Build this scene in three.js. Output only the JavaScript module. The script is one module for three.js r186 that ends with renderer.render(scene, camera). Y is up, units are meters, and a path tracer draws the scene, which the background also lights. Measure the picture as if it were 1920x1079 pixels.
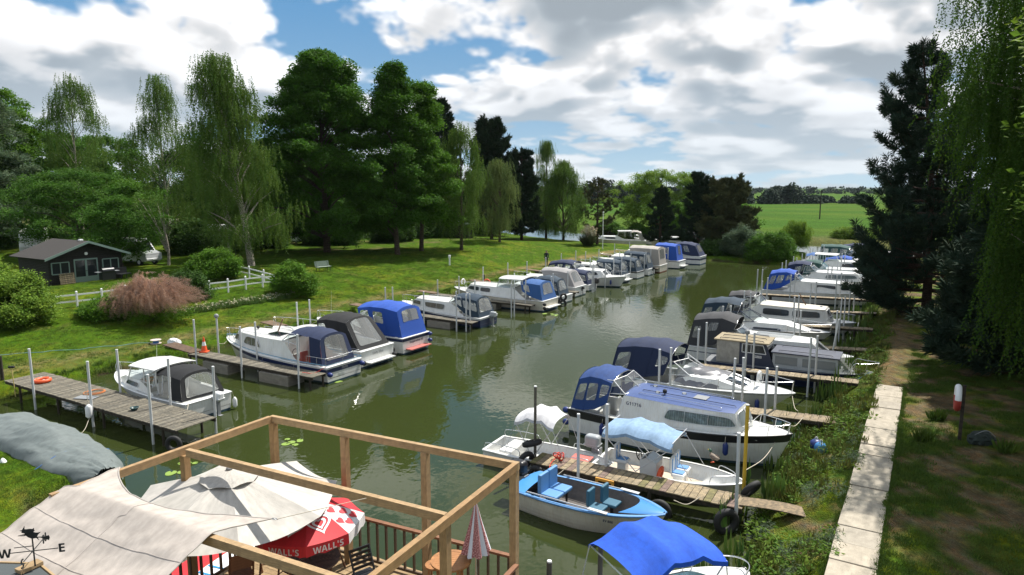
import * as THREE from 'three';
import { mergeGeometries } from 'three/addons/utils/BufferGeometryUtils.js';
import { RoundedBoxGeometry } from 'three/addons/geometries/RoundedBoxGeometry.js';
import { FontLoader } from 'three/addons/loaders/FontLoader.js';
import { TextGeometry } from 'three/addons/geometries/TextGeometry.js';
import { MarchingCubes } from 'three/addons/objects/MarchingCubes.js';
import { createNoise2D, createNoise3D } from 'simplex-noise';

// ------------------------------------------------------------------ camera, exposure, sun, sky
const scene = new THREE.Scene();
const renderer = new THREE.WebGLRenderer({ antialias: true });
renderer.toneMapping = THREE.LinearToneMapping;
renderer.toneMappingExposure = 1.5;
renderer.shadowMap.enabled = true;
const camera = new THREE.PerspectiveCamera(45.7, 1024 / 575, 0.1, 12000);
camera.position.set(0, 9.8, 0);
camera.rotation.set(-Math.atan(187.5 / 1280), 0, 0);

function mulberry(a) { return () => { a |= 0; a = (a + 0x6d2b79f5) | 0; let t = Math.imul(a ^ (a >>> 15), 1 | a); t = (t + Math.imul(t ^ (t >>> 7), 61 | t)) ^ t; return ((t ^ (t >>> 14)) >>> 0) / 4294967296; }; }
let R = mulberry(7);
const rr = (a, b) => a + (b - a) * R();
const noise = createNoise2D(mulberry(11)), noise3 = createNoise3D(mulberry(12));
const sm = (a, b, x) => { const t = Math.min(1, Math.max(0, (x - a) / (b - a))); return t * t * (3 - 2 * t); };
const lerp = (a, b, t) => a + (b - a) * t;
const clamp = (x, a, b) => Math.min(b, Math.max(a, x));
function fbm(x, y, o = 4) { let s = 0, a = 0.5, n = 0; for (let i = 0; i < o; i++) { s += a * noise(x, y); n += a; a *= 0.5; x = x * 2.03 + 17.1; y = y * 2.03 - 9.7; } return s / n; }

// the basin's own axes: s across (towards the right bank), t along it (away from the camera)
const DX = 0.52, DZ = -0.854, NX = 0.854, NZ = 0.52, ROT = -Math.atan2(NZ, NX);
const W = (s, t, y = 0) => new THREE.Vector3(s * NX + t * DX, y, s * NZ + t * DZ);

const SUN_EL = 56 * Math.PI / 180;
const SUN_AZ = Math.atan2(DX, -DZ) + 9 * Math.PI / 180;   // to the right of straight ahead
const sunDir = new THREE.Vector3(Math.sin(SUN_AZ) * Math.cos(SUN_EL), Math.sin(SUN_EL), -Math.cos(SUN_AZ) * Math.cos(SUN_EL)).normalize();
const sun = new THREE.DirectionalLight(new THREE.Color(1, 0.955, 0.88), 5.0);
sun.position.copy(sunDir).multiplyScalar(300).add(new THREE.Vector3(0, 0, -60)); sun.target.position.set(0, 0, -60);
sun.castShadow = true; sun.shadow.mapSize.set(4096, 4096);
Object.assign(sun.shadow.camera, { left: -140, right: 140, top: 140, bottom: -140, near: 1, far: 700 });
scene.add(sun, sun.target);

{ // broken cumulus over a pale blue sky: soft large masses with rounded billows
  const SKY = 0.54, w = 4096, h = 2048, data = new Float32Array(w * h * 4);
  const hash = (i, j, k) => { let q = Math.imul(i, 374761393) ^ Math.imul(j, 668265263) ^ Math.imul(k, 2147483647 - 1442695041); q = Math.imul(q ^ (q >>> 13), 1274126177); return (q ^ (q >>> 16)) >>> 0; };
  const billow = (x, y, z) => { // 1 at the middle of a puff, 0 between puffs
    const ix = Math.floor(x), iy = Math.floor(y), iz = Math.floor(z); let m = 9;
    for (let a = -1; a <= 1; a++) for (let b = -1; b <= 1; b++) for (let c = -1; c <= 1; c++) { const q = hash(ix + a, iy + b, iz + c), dx = ix + a + (q & 1023) / 1023 - x, dy = iy + b + ((q >>> 10) & 1023) / 1023 - y, dz = iz + c + ((q >>> 20) & 1023) / 1023 - z, d = dx * dx + dy * dy + dz * dz; if (d < m) m = d; }
    return Math.max(0, 1 - Math.sqrt(m));
  };
  const dens = (x, y, z, o) => {
    const sc = 1 + 1.3 * Math.exp(-y / 0.07), X = x * sc + 3.35, Y = y * 1.5 * sc + 0.4, Z = z * sc - 1.2;
    let v = 0.62 * noise3(X * 2.3, Y * 2.6, Z * 2.3) + 0.34 * noise3(X * 5.1 + 7, Y * 5.5, Z * 5.1);
    const wx = 0.05 * noise3(X * 9, Y * 9, Z * 9), f = 7.5; v += 0.62 * (billow((X + wx) * f, (Y + wx) * f * 1.15, (Z - wx) * f) - 0.42);
    if (o > 1) v += 0.30 * (billow(X * f * 2.3 + 5, Y * f * 2.5, Z * f * 2.3) - 0.42);
    if (o > 2) v += 0.15 * (billow(X * f * 5 + 3, Y * f * 5.4, Z * f * 5) - 0.42) + 0.05 * noise3(X * 60, Y * 60, Z * 60);
    return v;
  };
  const colour = (x, y, z, o, out) => {
    const g = Math.pow(1 - y, 6), b = [lerp(0.07, 0.66, g), lerp(0.34, 0.90, g), lerp(0.74, 1.04, g)], d = dens(x, y, z, o), a = sm(-0.30, -0.02, d);
    if (a > 0) {
      const e = 0.035, d2 = dens(x + sunDir.x * e, y + sunDir.y * e, z + sunDir.z * e, Math.min(2, o)), thick = sm(-0.10, 0.62, d2), puff = sm(-0.10, 0.32, d - d2), hz = sm(0.02, 0.20, y);
      let l = lerp(1.28, 0.68, thick) + puff * 0.34 - 0.12 * (1 - puff); l = lerp(0.98, l, 0.45 + 0.55 * hz);
      const w0 = sm(0.55, 1.1, l), cl = [l * lerp(0.84, 1, w0), l * lerp(0.95, 1, w0), l * lerp(1.05, 1.01, w0)];
      for (let q = 0; q < 3; q++) b[q] = lerp(b[q], cl[q], a * lerp(0.70, 0.97, hz));
    }
    out[0] = b[0] * SKY; out[1] = b[1] * SKY; out[2] = b[2] * SKY;
  };
  const c3 = [0, 0, 0];
  for (let r = 0; r < h; r++) {
    const el = ((r + 0.5) / h - 0.5) * Math.PI, y = Math.sin(el), c = Math.cos(el), coarse = el > 0.42, st = coarse ? 6 : 1;
    for (let k = 0; k < w; k++) {
      const i = (r * w + k) * 4; data[i + 3] = 1;
      if (y <= 0) { data[i] = 0.20; data[i + 1] = 0.23; data[i + 2] = 0.20; continue; }
      if (coarse && (r % 6 || k % 6)) { const j = r % 6 ? i - w * 4 * (r % 6) : (r * w + k - k % 6) * 4; if (((j / 4 / w) | 0) / h - 0.5 > 0.42 / Math.PI) { data[i] = data[j]; data[i + 1] = data[j + 1]; data[i + 2] = data[j + 2]; continue; } }
      const az = ((k + 0.5) / w - 0.5) * 2 * Math.PI; colour(Math.cos(az) * c, y, Math.sin(az) * c, coarse ? 2 : 3, c3); data[i] = c3[0]; data[i + 1] = c3[1]; data[i + 2] = c3[2];
    }
  }
  const t = new THREE.DataTexture(data, w, h, THREE.RGBAFormat, THREE.FloatType);
  t.mapping = THREE.EquirectangularReflectionMapping; t.magFilter = THREE.LinearFilter; t.needsUpdate = true;
  scene.background = t; scene.environment = t;
}
scene.fog = new THREE.FogExp2(0xd5e2ee, 0.00004);

// ------------------------------------------------------------------ helpers
const names = new Map();
function numbered(n) { const k = names.get(n) ?? 0; names.set(n, k + 1); return k ? n + '_' + String(k).padStart(3, '0') : n; }
function shade(o) { o.traverse((c) => { if (c.isMesh) { c.castShadow = true; c.receiveShadow = true; } }); return o; }
function thing(name, label, category, pos, turn = 0, group) {
  const o = new THREE.Group(); o.name = numbered(name); o.position.copy(pos); o.rotation.y = turn;
  o.userData = { label, category }; if (group) o.userData.group = group; scene.add(o); return o;
}
function tidy(g) {
  g = g.index ? g.toNonIndexed() : g;
  for (const k of Object.keys(g.attributes)) if (!['position', 'normal', 'uv'].includes(k)) g.deleteAttribute(k);
  if (!g.attributes.normal) g.computeVertexNormals();
  if (!g.attributes.uv) g.setAttribute('uv', new THREE.BufferAttribute(new Float32Array(g.attributes.position.count * 2), 2));
  return g;
}
const mg = (list) => list.length === 1 ? tidy(list[0]) : mergeGeometries(list.map(tidy));
function part(parent, name, geo, mat, label) {
  const m = new THREE.Mesh(Array.isArray(geo) ? mg(geo) : geo, mat); m.name = name; m.castShadow = m.receiveShadow = true;
  if (label) m.userData.label = label; parent.add(m); return m;
}
const parts = (parent, name, list, mat) => list.map((g) => part(parent, name, [g], mat));
function structure(name, geo, mat) { const m = part(scene, numbered(name), geo, mat); m.userData.kind = 'structure'; return m; }
function single(name, label, category, geo, mat, pos, turn = 0, group) {
  const m = part(scene, numbered(name), geo, mat); m.userData = { label, category }; if (group) m.userData.group = group;
  if (pos) m.position.copy(pos); m.rotation.y = turn; return m;
}
const V = (x, y, z) => new THREE.Vector3(x, y, z);
// box with uv in metres, grain (u) along its longest side
function box(w, h, d, x = 0, y = 0, z = 0, rx = 0, ry = 0, rz = 0) {
  const g = new THREE.BoxGeometry(w, h, d), u = g.attributes.uv, L = Math.max(w, h, d);
  [[d, h], [d, h], [w, d], [w, d], [w, h], [w, h]].forEach(([a, b], f) => {
    for (let i = f * 4; i < f * 4 + 4; i++) { const p = u.getX(i) * a, q = u.getY(i) * b; if (b === L && a !== L) u.setXY(i, q, p); else u.setXY(i, p, q); }
  });
  if (rx || ry || rz) g.applyMatrix4(new THREE.Matrix4().makeRotationFromEuler(new THREE.Euler(rx, ry, rz)));
  return g.translate(x, y, z);
}
function rbox(w, h, d, r, x = 0, y = 0, z = 0, seg = 2) { return new RoundedBoxGeometry(w, h, d, seg, Math.min(r, w / 2.01, h / 2.01, d / 2.01)).translate(x, y, z); }
function cyl(r0, r1, h, x = 0, y = 0, z = 0, n = 10) { return new THREE.CylinderGeometry(r1, r0, h, n).translate(x, y + h / 2, z); }
// bar between two points, round (n sides) or square
function bar(a, b, r, n = 6, r2 = r) {
  const d = new THREE.Vector3().subVectors(b, a), g = new THREE.CylinderGeometry(r2, r, d.length(), n);
  g.translate(0, d.length() / 2, 0).applyQuaternion(new THREE.Quaternion().setFromUnitVectors(V(0, 1, 0), d.normalize()));
  return g.translate(a.x, a.y, a.z);
}
function tube(pts, r, seg, n = 6, closed = false) { return new THREE.TubeGeometry(new THREE.CatmullRomCurve3(pts, closed, 'catmullrom', 0.5), seg ?? pts.length * 4, r, n, closed); }
function poly(pts, r, n = 6) { const o = []; for (let i = 0; i + 1 < pts.length; i++) o.push(bar(pts[i], pts[i + 1], r, n)); return mg(o); }
function taper(pts, r0, r1, n = 7, seg = 8) {
  const c = new THREE.CatmullRomCurve3(pts), g = new THREE.TubeGeometry(c, seg, 1, n), p = g.attributes.position, uv = g.attributes.uv, q = new THREE.Vector3(), L = c.getLength();
  for (let i = 0; i <= seg; i++) {
    c.getPointAt(i / seg, q); const r = lerp(r0, r1, Math.pow(i / seg, 0.8));
    for (let k = 0; k <= n; k++) { const j = i * (n + 1) + k; p.setXYZ(j, q.x + (p.getX(j) - q.x) * r, q.y + (p.getY(j) - q.y) * r, q.z + (p.getZ(j) - q.z) * r); uv.setXY(j, i / seg * L, k / n * r0 * 6.3); }
  }
  g.computeVertexNormals(); return g;
}
// rows[i][j] -> surface; smooth normals
function surf(rows, uvScale = 1) {
  const m = rows.length, n = rows[0].length, p = [], uv = [], ix = [];
  for (let i = 0; i < m; i++) for (let j = 0; j < n; j++) { const q = rows[i][j]; p.push(q.x, q.y, q.z); uv.push(q.u ?? i / (m - 1) * uvScale, q.v ?? j / (n - 1) * uvScale); }
  for (let i = 0; i + 1 < m; i++) for (let j = 0; j + 1 < n; j++) { const a = i * n + j, b = a + 1, c = a + n, d = c + 1; ix.push(a, c, b, b, c, d); }
  const g = new THREE.BufferGeometry(); g.setAttribute('position', new THREE.Float32BufferAttribute(p, 3)); g.setAttribute('uv', new THREE.Float32BufferAttribute(uv, 2)); g.setIndex(ix); g.computeVertexNormals(); return g;
}
// flat polygon (list of Vector3), fan from centre, with thickness along nrm
function plate(pts, th = 0.02) {
  const c = pts.reduce((a, b) => a.clone().add(b), V(0, 0, 0)).multiplyScalar(1 / pts.length);
  const nrm = V(0, 0, 0); for (let i = 0; i < pts.length; i++) nrm.add(new THREE.Vector3().crossVectors(pts[i].clone().sub(c), pts[(i + 1) % pts.length].clone().sub(c))); nrm.normalize().multiplyScalar(th / 2);
  const p = [], tri = (a, b, d) => p.push(a.x, a.y, a.z, b.x, b.y, b.z, d.x, d.y, d.z);
  const up = pts.map((q) => q.clone().add(nrm)), dn = pts.map((q) => q.clone().sub(nrm)), cu = c.clone().add(nrm), cd = c.clone().sub(nrm);
  for (let i = 0; i < pts.length; i++) { const j = (i + 1) % pts.length; tri(cu, up[i], up[j]); tri(cd, dn[j], dn[i]); tri(up[i], dn[i], up[j]); tri(up[j], dn[i], dn[j]); }
  const g = new THREE.BufferGeometry(); g.setAttribute('position', new THREE.Float32BufferAttribute(p, 3)); g.computeVertexNormals(); return tidy(g);
}

// ------------------------------------------------------------------ textures
function tex(n, f, rep = 1, srgb = true) { // f(u,v) -> [r,g,b] 0..1 ; wraps by blending
  const d = new Uint8Array(n * n * 4);
  for (let y = 0; y < n; y++) for (let x = 0; x < n; x++) { const c = f(x / n, y / n), i = (y * n + x) * 4; d[i] = clamp(c[0], 0, 1) * 255; d[i + 1] = clamp(c[1], 0, 1) * 255; d[i + 2] = clamp(c[2], 0, 1) * 255; d[i + 3] = 255; }
  const t = new THREE.DataTexture(d, n, n); t.wrapS = t.wrapT = THREE.RepeatWrapping; t.magFilter = THREE.LinearFilter; t.minFilter = THREE.LinearMipmapLinearFilter; t.generateMipmaps = true;
  if (srgb) t.colorSpace = THREE.SRGBColorSpace; t.repeat.set(rep, rep); t.needsUpdate = true; return t;
}
// tileable noise on a torus
const TT = (u, v, k, seed = 0) => { const a = u * 2 * Math.PI, b = v * 2 * Math.PI, r = k / (2 * Math.PI); return 0.5 * (noise3(Math.cos(a) * r + seed, Math.sin(a) * r, Math.cos(b) * r + seed * 1.7) + noise3(Math.sin(b) * r + 31 + seed, Math.cos(a) * r + 7, Math.sin(a) * r - seed)); };
const tfbm = (u, v, k, o, seed = 0) => { let s = 0, a = 0.5, n = 0; for (let i = 0; i < o; i++) { s += a * TT(u, v, k, seed + i * 3.3); n += a; a *= 0.55; k *= 2; } return s / n; };
const mono = (x) => [x, x, x];
const grassTex = tex(1024, (u, v) => { const a = tfbm(u, v, 12, 3, 1), f = TT(u, v, 200, 5) * 0.5 + TT(u, v, 420, 9) * 0.5, k = 0.80 + a * 0.26 + f * 0.42, y = tfbm(u, v, 22, 2, 21); return [k * (1 + y * 0.16), k, k * (0.92 - y * 0.12)]; }, 1 / 6);
const grassBump = tex(1024, (u, v) => mono(0.5 + 0.35 * TT(u, v, 200, 5) + 0.3 * TT(u, v, 90, 15)), 1 / 6, false);
const woodTex = tex(512, (u, v) => { const g = noise(v * 60 + 1.5 * TT(u, v, 3, 2), u * 1.2) * 0.5 + noise(v * 170, u * 3) * 0.3, kx = (u * 2 % 1) - 0.5, k = Math.max(0, 1 - Math.hypot(kx * 6, (v - 0.37) * 16)); const c = 0.86 + g * 0.17 + TT(u, v, 6, 4) * 0.10 - k * 0.35; return [c, c * (0.99 - k * 0.1), c * (0.97 - k * 0.1)]; }, 1 / 0.8);
const oldWoodTex = tex(512, (u, v) => { const g = noise(v * 75, u * 2) * 0.5 + noise(v * 190, u * 6) * 0.5, s = tfbm(u, v, 5, 3, 8); const c = 0.76 + g * 0.20 + s * 0.28; return [c * (1 + 0.03 * s), c, c * (0.97 - 0.04 * s)]; }, 1 / 0.9);
const woodBump = tex(512, (u, v) => mono(0.5 + 0.5 * noise(v * 90, u * 2.5)), 1 / 0.9, false);
const concTex = tex(512, (u, v) => { const c = 0.86 + 0.16 * tfbm(u, v, 8, 4, 3) + 0.08 * TT(u, v, 160, 6); return [c, c * 0.985, c * 0.96]; }, 1 / 2.2);
const barkTex = tex(256, (u, v) => { const c = 0.72 + 0.35 * noise(v * 14 + 2 * noise(u * 4, v * 4), u * 5) + 0.2 * TT(u, v, 40, 3); return [c, c * 0.97, c * 0.93]; }, 1);
const birchTex = tex(256, (u, v) => { const b = sm(0.25, 0.6, noise(v * 6, u * 26)) * 0.75 + sm(0.35, 0.6, noise(u * 7, v * 5)) * 0.5; const c = clamp(0.95 - b, 0.12, 1); return [c, c * 0.98, c * 0.94]; }, 1);
const clothBump = tex(512, (u, v) => mono(0.5 + 0.28 * tfbm(u, v, 4, 3, 12) + 0.1 * Math.sin(u * 800) * Math.sin(v * 800)), 1, false);
const clothTex = tex(512, (u, v) => { const c = 0.90 + 0.14 * tfbm(u, v, 5, 4, 14); return [c, c, c]; }, 1);
const gelTex = tex(512, (u, v) => { const a = tfbm(u, v, 5, 4, 18), st = sm(0.25, 0.6, noise(u * 40, v * 4 + 2)); const c = 0.95 + 0.06 * a - 0.025 * st; return [c, c * (1 - 0.012 * st), c * (1 - 0.03 * st)]; }, 1 / 2.5);
const waveBump = tex(1024, (u, v) => mono(0.5 + 0.26 * TT(u, v, 26, 2) + 0.20 * TT(u, v * 1, 60, 7) + 0.10 * TT(u, v, 130, 9)), 1 / 22, false);

const pleatTex = tex(256, (u, v) => { const c = 0.82 + 0.12 * Math.sin(u * 6.283 * 12 + 1.5 * noise(u * 9, v * 2)) + 0.1 * TT(u, v, 6, 3); return [c, c, c]; });
// ------------------------------------------------------------------ materials
const col = (c) => Array.isArray(c) ? new THREE.Color().setRGB(...c) : new THREE.Color(c);
const mat = (c, roughness = 0.7, o = {}) => new THREE.MeshStandardMaterial({ color: col(c), roughness, side: THREE.DoubleSide, ...o });
const phys = (c, roughness, o = {}) => new THREE.MeshPhysicalMaterial({ color: col(c), roughness, side: THREE.DoubleSide, ...o });
const M = {
  gel: phys([0.76, 0.77, 0.75], 0.28, { map: gelTex, clearcoat: 0.3, clearcoatRoughness: 0.15 }),
  gelCream: phys([0.66, 0.62, 0.52], 0.32, { map: gelTex }),
  gelGrey: phys([0.42, 0.45, 0.47], 0.35, { map: gelTex }),
  gelBlue: phys([0.22, 0.42, 0.62], 0.35, { map: gelTex }),
  paleBlue: phys([0.33, 0.58, 0.70], 0.4, { map: gelTex }),
  navy: phys([0.014, 0.024, 0.075], 0.3, { clearcoat: 0.3 }),
  black: phys([0.014, 0.014, 0.017], 0.35),
  roofBlue: phys([0.055, 0.10, 0.27], 0.32, { map: gelTex }),
  tealPaint: phys([0.12, 0.36, 0.40], 0.4), 
  antifoul: mat([0.03, 0.085, 0.13], 0.8, { map: concTex }), antifoulRed: mat([0.22, 0.05, 0.04], 0.8, { map: concTex }), antifoulBlue: mat([0.05, 0.13, 0.28], 0.7, { map: concTex }),
  glassDark: phys([0.022, 0.026, 0.028], 0.06, { specularIntensity: 1 }),
  glass: phys([0.86, 0.9, 0.9], 0.03, { transmission: 1, thickness: 0, ior: 1.5 }),
  vinyl: phys([0.80, 0.82, 0.80], 0.12, { transmission: 0.82, thickness: 0, ior: 1.5 }),
  steel: mat([0.62, 0.63, 0.64], 0.22, { metalness: 0.95 }), alu: mat([0.62, 0.63, 0.64], 0.4, { metalness: 0.8 }),
  rubber: mat([0.016, 0.016, 0.017], 0.75), white: mat([0.74, 0.75, 0.75], 0.45), pole: mat([0.60, 0.62, 0.63], 0.45, { map: gelTex }),
  greyPlastic: mat([0.22, 0.23, 0.24], 0.5), rope: mat([0.5, 0.45, 0.36], 0.9), blueRope: mat([0.05, 0.16, 0.42], 0.8), redRope: mat([0.55, 0.05, 0.03], 0.8),
  orange: mat([0.75, 0.10, 0.025], 0.5), navyFender: mat([0.012, 0.03, 0.16], 0.45), curtain: mat([0.24, 0.285, 0.285], 0.9, { map: pleatTex }), curtainCream: mat([0.26, 0.23, 0.185], 0.9, { map: pleatTex }),
  seatBlue: mat([0.10, 0.26, 0.52], 0.55), seatWhite: mat([0.72, 0.72, 0.70], 0.5), teal: mat([0.03, 0.12, 0.19], 0.6), cockpit: mat([0.42, 0.42, 0.40], 0.6, { map: concTex }),
  teak: mat([0.22, 0.11, 0.05], 0.6, { map: woodTex }), solar: phys([0.008, 0.012, 0.03], 0.15, { clearcoat: 1 }), red: mat([0.5, 0.025, 0.02], 0.5), pinkRed: mat([0.45, 0.12, 0.10], 0.7),
};
const cloths = {};
function cloth(key, c) { return cloths[key] ??= mat(c, 0.85, { map: clothTex, bumpMap: clothBump, bumpScale: 0.009 }); }
const C = {
  navy: cloth('navy', [0.011, 0.024, 0.075]), royal: cloth('royal', [0.014, 0.085, 0.44]), black: cloth('black', [0.010, 0.011, 0.013]), slate: cloth('slate', [0.020, 0.045, 0.075]),
  grey: cloth('grey', [0.05, 0.052, 0.058]), stone: cloth('stone', [0.42, 0.39, 0.35]), blue: cloth('blue', [0.035, 0.12, 0.34]), mid: cloth('mid', [0.016, 0.06, 0.22]),
  green: cloth('green', [0.025, 0.085, 0.075]), white: cloth('white', [0.68, 0.68, 0.70]), sky: cloth('sky', [0.26, 0.40, 0.58]), bright: cloth('bright', [0.012, 0.10, 0.62]), lightgrey: cloth('lightgrey', [0.36, 0.35, 0.35]),
};
const woods = [[0.47, 0.37, 0.245], [0.42, 0.33, 0.22], [0.50, 0.40, 0.275], [0.39, 0.305, 0.21]].map((c) => mat(c, 0.85, { map: oldWoodTex, bumpMap: woodBump, bumpScale: 0.004 }));
const greys = [[0.27, 0.24, 0.195], [0.23, 0.205, 0.165], [0.30, 0.27, 0.22], [0.20, 0.18, 0.15]].map((c) => mat(c, 0.9, { map: oldWoodTex, bumpMap: woodBump, bumpScale: 0.005 }));
const darkWood = mat([0.07, 0.055, 0.04], 0.9, { map: oldWoodTex });

// ------------------------------------------------------------------ terrain
function waterDist(s, t) { // below 0 inside the water
  const wob = 0.45 * noise(s * 0.15, t * 0.15) + 0.2 * noise(s * 0.6 + 9, t * 0.6);
  const rect = (a, b, c, d) => { const dx = Math.max(a - s, s - b), dy = Math.max(c - t, t - d); return dx > 0 && dy > 0 ? Math.hypot(dx, dy) : Math.max(dx, dy); };
  const lawn = Math.max(s + 22.5, 11.2 - t);            // near-left lawn corner
  const basin = Math.max(rect(-36.6, -3.4, 8.6, 92.5), -9e9), corner = rect(-80, -22.6, -20, 11.4);
  const b = Math.max(basin, -corner);
  const mouth = rect(-14.5, -3.0, 88, 118);
  const cen = 119 + (s < -40 ? 0.011 * (s + 40) ** 2 : 0) - (s > 0 ? 0.2 * s : 0), river = Math.abs(t - cen) - 11.5;
  return Math.min(b, mouth, river) + wob * 0.8;
}
function height(s, t) {
  const d = waterDist(s, t);
  if (d < 0) return Math.max(-1.3, d * 0.7);
  let h;
  if (s > -3.2 && t < 106) { h = 0.30 * sm(0, 0.5, d) + 0.95 * sm(0.2, 2.3, d); const e = Math.max(0, s + 0.2); h += Math.min(2.6, e * 0.11); }
  else if (t > 106 && waterDist(s, t) >= 0 && t > 112) h = 0.75 * sm(0, 2.5, d);
  else if (s < -22 && t < 12) h = 0.62 * sm(0, 0.6, d) + 0.3 * sm(0.5, 6, d) + 0.03 * Math.max(0, -s - 30);
  else {
    const f = lerp(1, 0.40, sm(78, 97, t)); h = 0.42 * sm(0, 0.55, d) + 0.18 * sm(0.4, 1.8, d);
    h += f * 1.85 * sm(0, 19, d) * 1.0;
    const k = sm(-38, -26, s); if (t > 86) h = lerp(h, 0.55 * sm(0, 1, d) , k);
  }
  return h + (0.07 * fbm(s * 0.12, t * 0.12, 3) + 0.03 * noise(s * 0.9, t * 0.9)) * sm(0, 3, d);
}
const groundY = (s, t) => height(s, t);
const onGround = (s, t, up = 0) => W(s, t, height(s, t) + up);
function axis(lo, hi, near0, near1, step, grow) { // fine between near0 and near1, growing outside
  const a = []; for (let x = near0; x <= near1; x += step) a.push(x);
  let d = step, x = near1; while (x < hi) { d *= grow; x += d; a.push(x); } d = step; x = near0; while (x > lo) { d *= grow; x -= d; a.unshift(x); } return a;
}
{
  const S = axis(-5200, 2600, -72, 14, 0.42, 1.09), T = axis(-25, 5200, 6, 112, 0.5, 1.075), n = T.length, p = [], c = [], uv = [], ix = [];
  const grass = [0.080, 0.160, 0.008], grassLt = [0.150, 0.200, 0.012], dirt = [0.23, 0.165, 0.105], soil = [0.085, 0.065, 0.042], crop = [0.060, 0.155, 0.010], dark = [0.042, 0.095, 0.008];
  const mix = (a, b, t) => [lerp(a[0], b[0], t), lerp(a[1], b[1], t), lerp(a[2], b[2], t)];
  for (const s of S) for (const t of T) {
    const y = height(s, t), w = W(s, t, y), d = waterDist(s, t);
    p.push(w.x, w.y, w.z); uv.push(w.x, w.z);
    let k;
    const n1 = fbm(s * 0.09, t * 0.09, 3), n2 = fbm(s * 0.45 + 40, t * 0.45, 3), n3 = noise(s * 1.4, t * 1.4);
    if (d < 0.15) k = mix(soil, [0.05, 0.05, 0.03], 0.3);
    else if (t > 128 || s > 60 || s < -150) { // crops, sown in broad strips
      k = mix(crop, [0.10, 0.175, 0.016], sm(-0.2, 0.5, fbm(s * 0.006, t * 0.02, 3))); k = mix(k, dark, 0.35 * sm(0.0, 0.6, noise(s * 0.02, t * 0.11)));
      if (t < 150) k = mix([0.15, 0.16, 0.06], k, sm(132, 146, t + 4 * n2));
    } else if (s > -3.4 && t < 106) { // trodden, patchy ground under the trees
      const patch = sm(-0.22, 0.22, n2 * 0.8 + n1 * 0.4 + n3 * 0.35 + 0.08 + (s < -1.4 ? 0.25 : 0));
      k = mix(mix([0.23, 0.165, 0.11], [0.14, 0.105, 0.068], sm(-0.4, 0.4, n3)), mix(grassLt, dark, sm(-0.3, 0.5, n3 + n1)), patch);
      if (t > 33.2) { const worn = Math.exp(-(((s + 1.0 + 1.1 * sm(40, 60, t) + 0.4 * n1) / 0.75) ** 2)); k = mix(k, dirt, 0.9 * worn * sm(-0.8, 0.3, n3 + 0.7)); }
    } else {
      k = mix(grass, grassLt, sm(-0.1, 0.6, n1 * 0.8 + n2 * 0.45)); k = mix(k, [0.21, 0.19, 0.07], 0.5 * sm(0.25, 0.75, n2 + 0.3 * n3)); k = mix(k, dark, 0.4 * sm(0.1, 0.6, -n2));
      if (s < -34 && t > 14 && t < 96) { // path trodden along the moorings
        const worn = Math.exp(-(((d - 2.3 - 0.5 * n1) / 0.85) ** 2)) * (t > 60 ? 1.15 : 0.75) * sm(-0.8, 0.15, n2 + 0.35 * n3); k = mix(k, [0.30, 0.225, 0.12], Math.min(1, 0.95 * worn));
      }
      if (s < -56 && t > 56 && t < 100) k = mix(k, [0.17, 0.14, 0.09], 0.6 * sm(0, 0.5, n1 + n2));
    }
    c.push(...k);
  }
  for (let i = 0; i + 1 < S.length; i++) for (let j = 0; j + 1 < n; j++) { const a = i * n + j, b = a + 1, e = a + n, f = e + 1; ix.push(a, e, b, b, e, f); }
  const g = new THREE.BufferGeometry(); g.setAttribute('position', new THREE.Float32BufferAttribute(p, 3)); g.setAttribute('color', new THREE.Float32BufferAttribute(c, 3)); g.setAttribute('uv', new THREE.Float32BufferAttribute(uv, 2)); g.setIndex(ix); g.computeVertexNormals();
  const nn = g.attributes.normal; if (nn.getY(5) < 0) { for (let i = 0; i < ix.length; i += 3) { const q = ix[i]; ix[i] = ix[i + 1]; ix[i + 1] = q; } g.setIndex(ix); g.computeVertexNormals(); }
  structure('ground', g, new THREE.MeshPhysicalMaterial({ vertexColors: true, roughness: 1, specularIntensity: 0.15, map: grassTex, bumpMap: grassBump, bumpScale: 0.05, side: THREE.DoubleSide }));
}
{ // water
  const p = [], ix = [], uv = [], S = [-400, -36, 0, 300], T = [6, 60, 180, 420]; for (const s of S) for (const t of T) { const w = W(s, t, 0); p.push(w.x, 0, w.z); uv.push(w.x, w.z); }
  for (let i = 0; i < 3; i++) for (let j = 0; j < 3; j++) { const a = i * 4 + j; ix.push(a, a + 1, a + 4, a + 1, a + 5, a + 4); }
  const g = new THREE.BufferGeometry(); g.setAttribute('position', new THREE.Float32BufferAttribute(p, 3)); g.setAttribute('uv', new THREE.Float32BufferAttribute(uv, 2)); g.setIndex(ix); g.computeVertexNormals(); if (g.attributes.normal.getY(0) < 0) { for (let i = 0; i < ix.length; i += 3) { const q = ix[i]; ix[i] = ix[i + 1]; ix[i + 1] = q; } g.setIndex(ix); g.computeVertexNormals(); }
  structure('water', g, phys([0.030, 0.040, 0.011], 0.03, { ior: 1.333, bumpMap: waveBump, bumpScale: 0.007 }));
}
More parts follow.
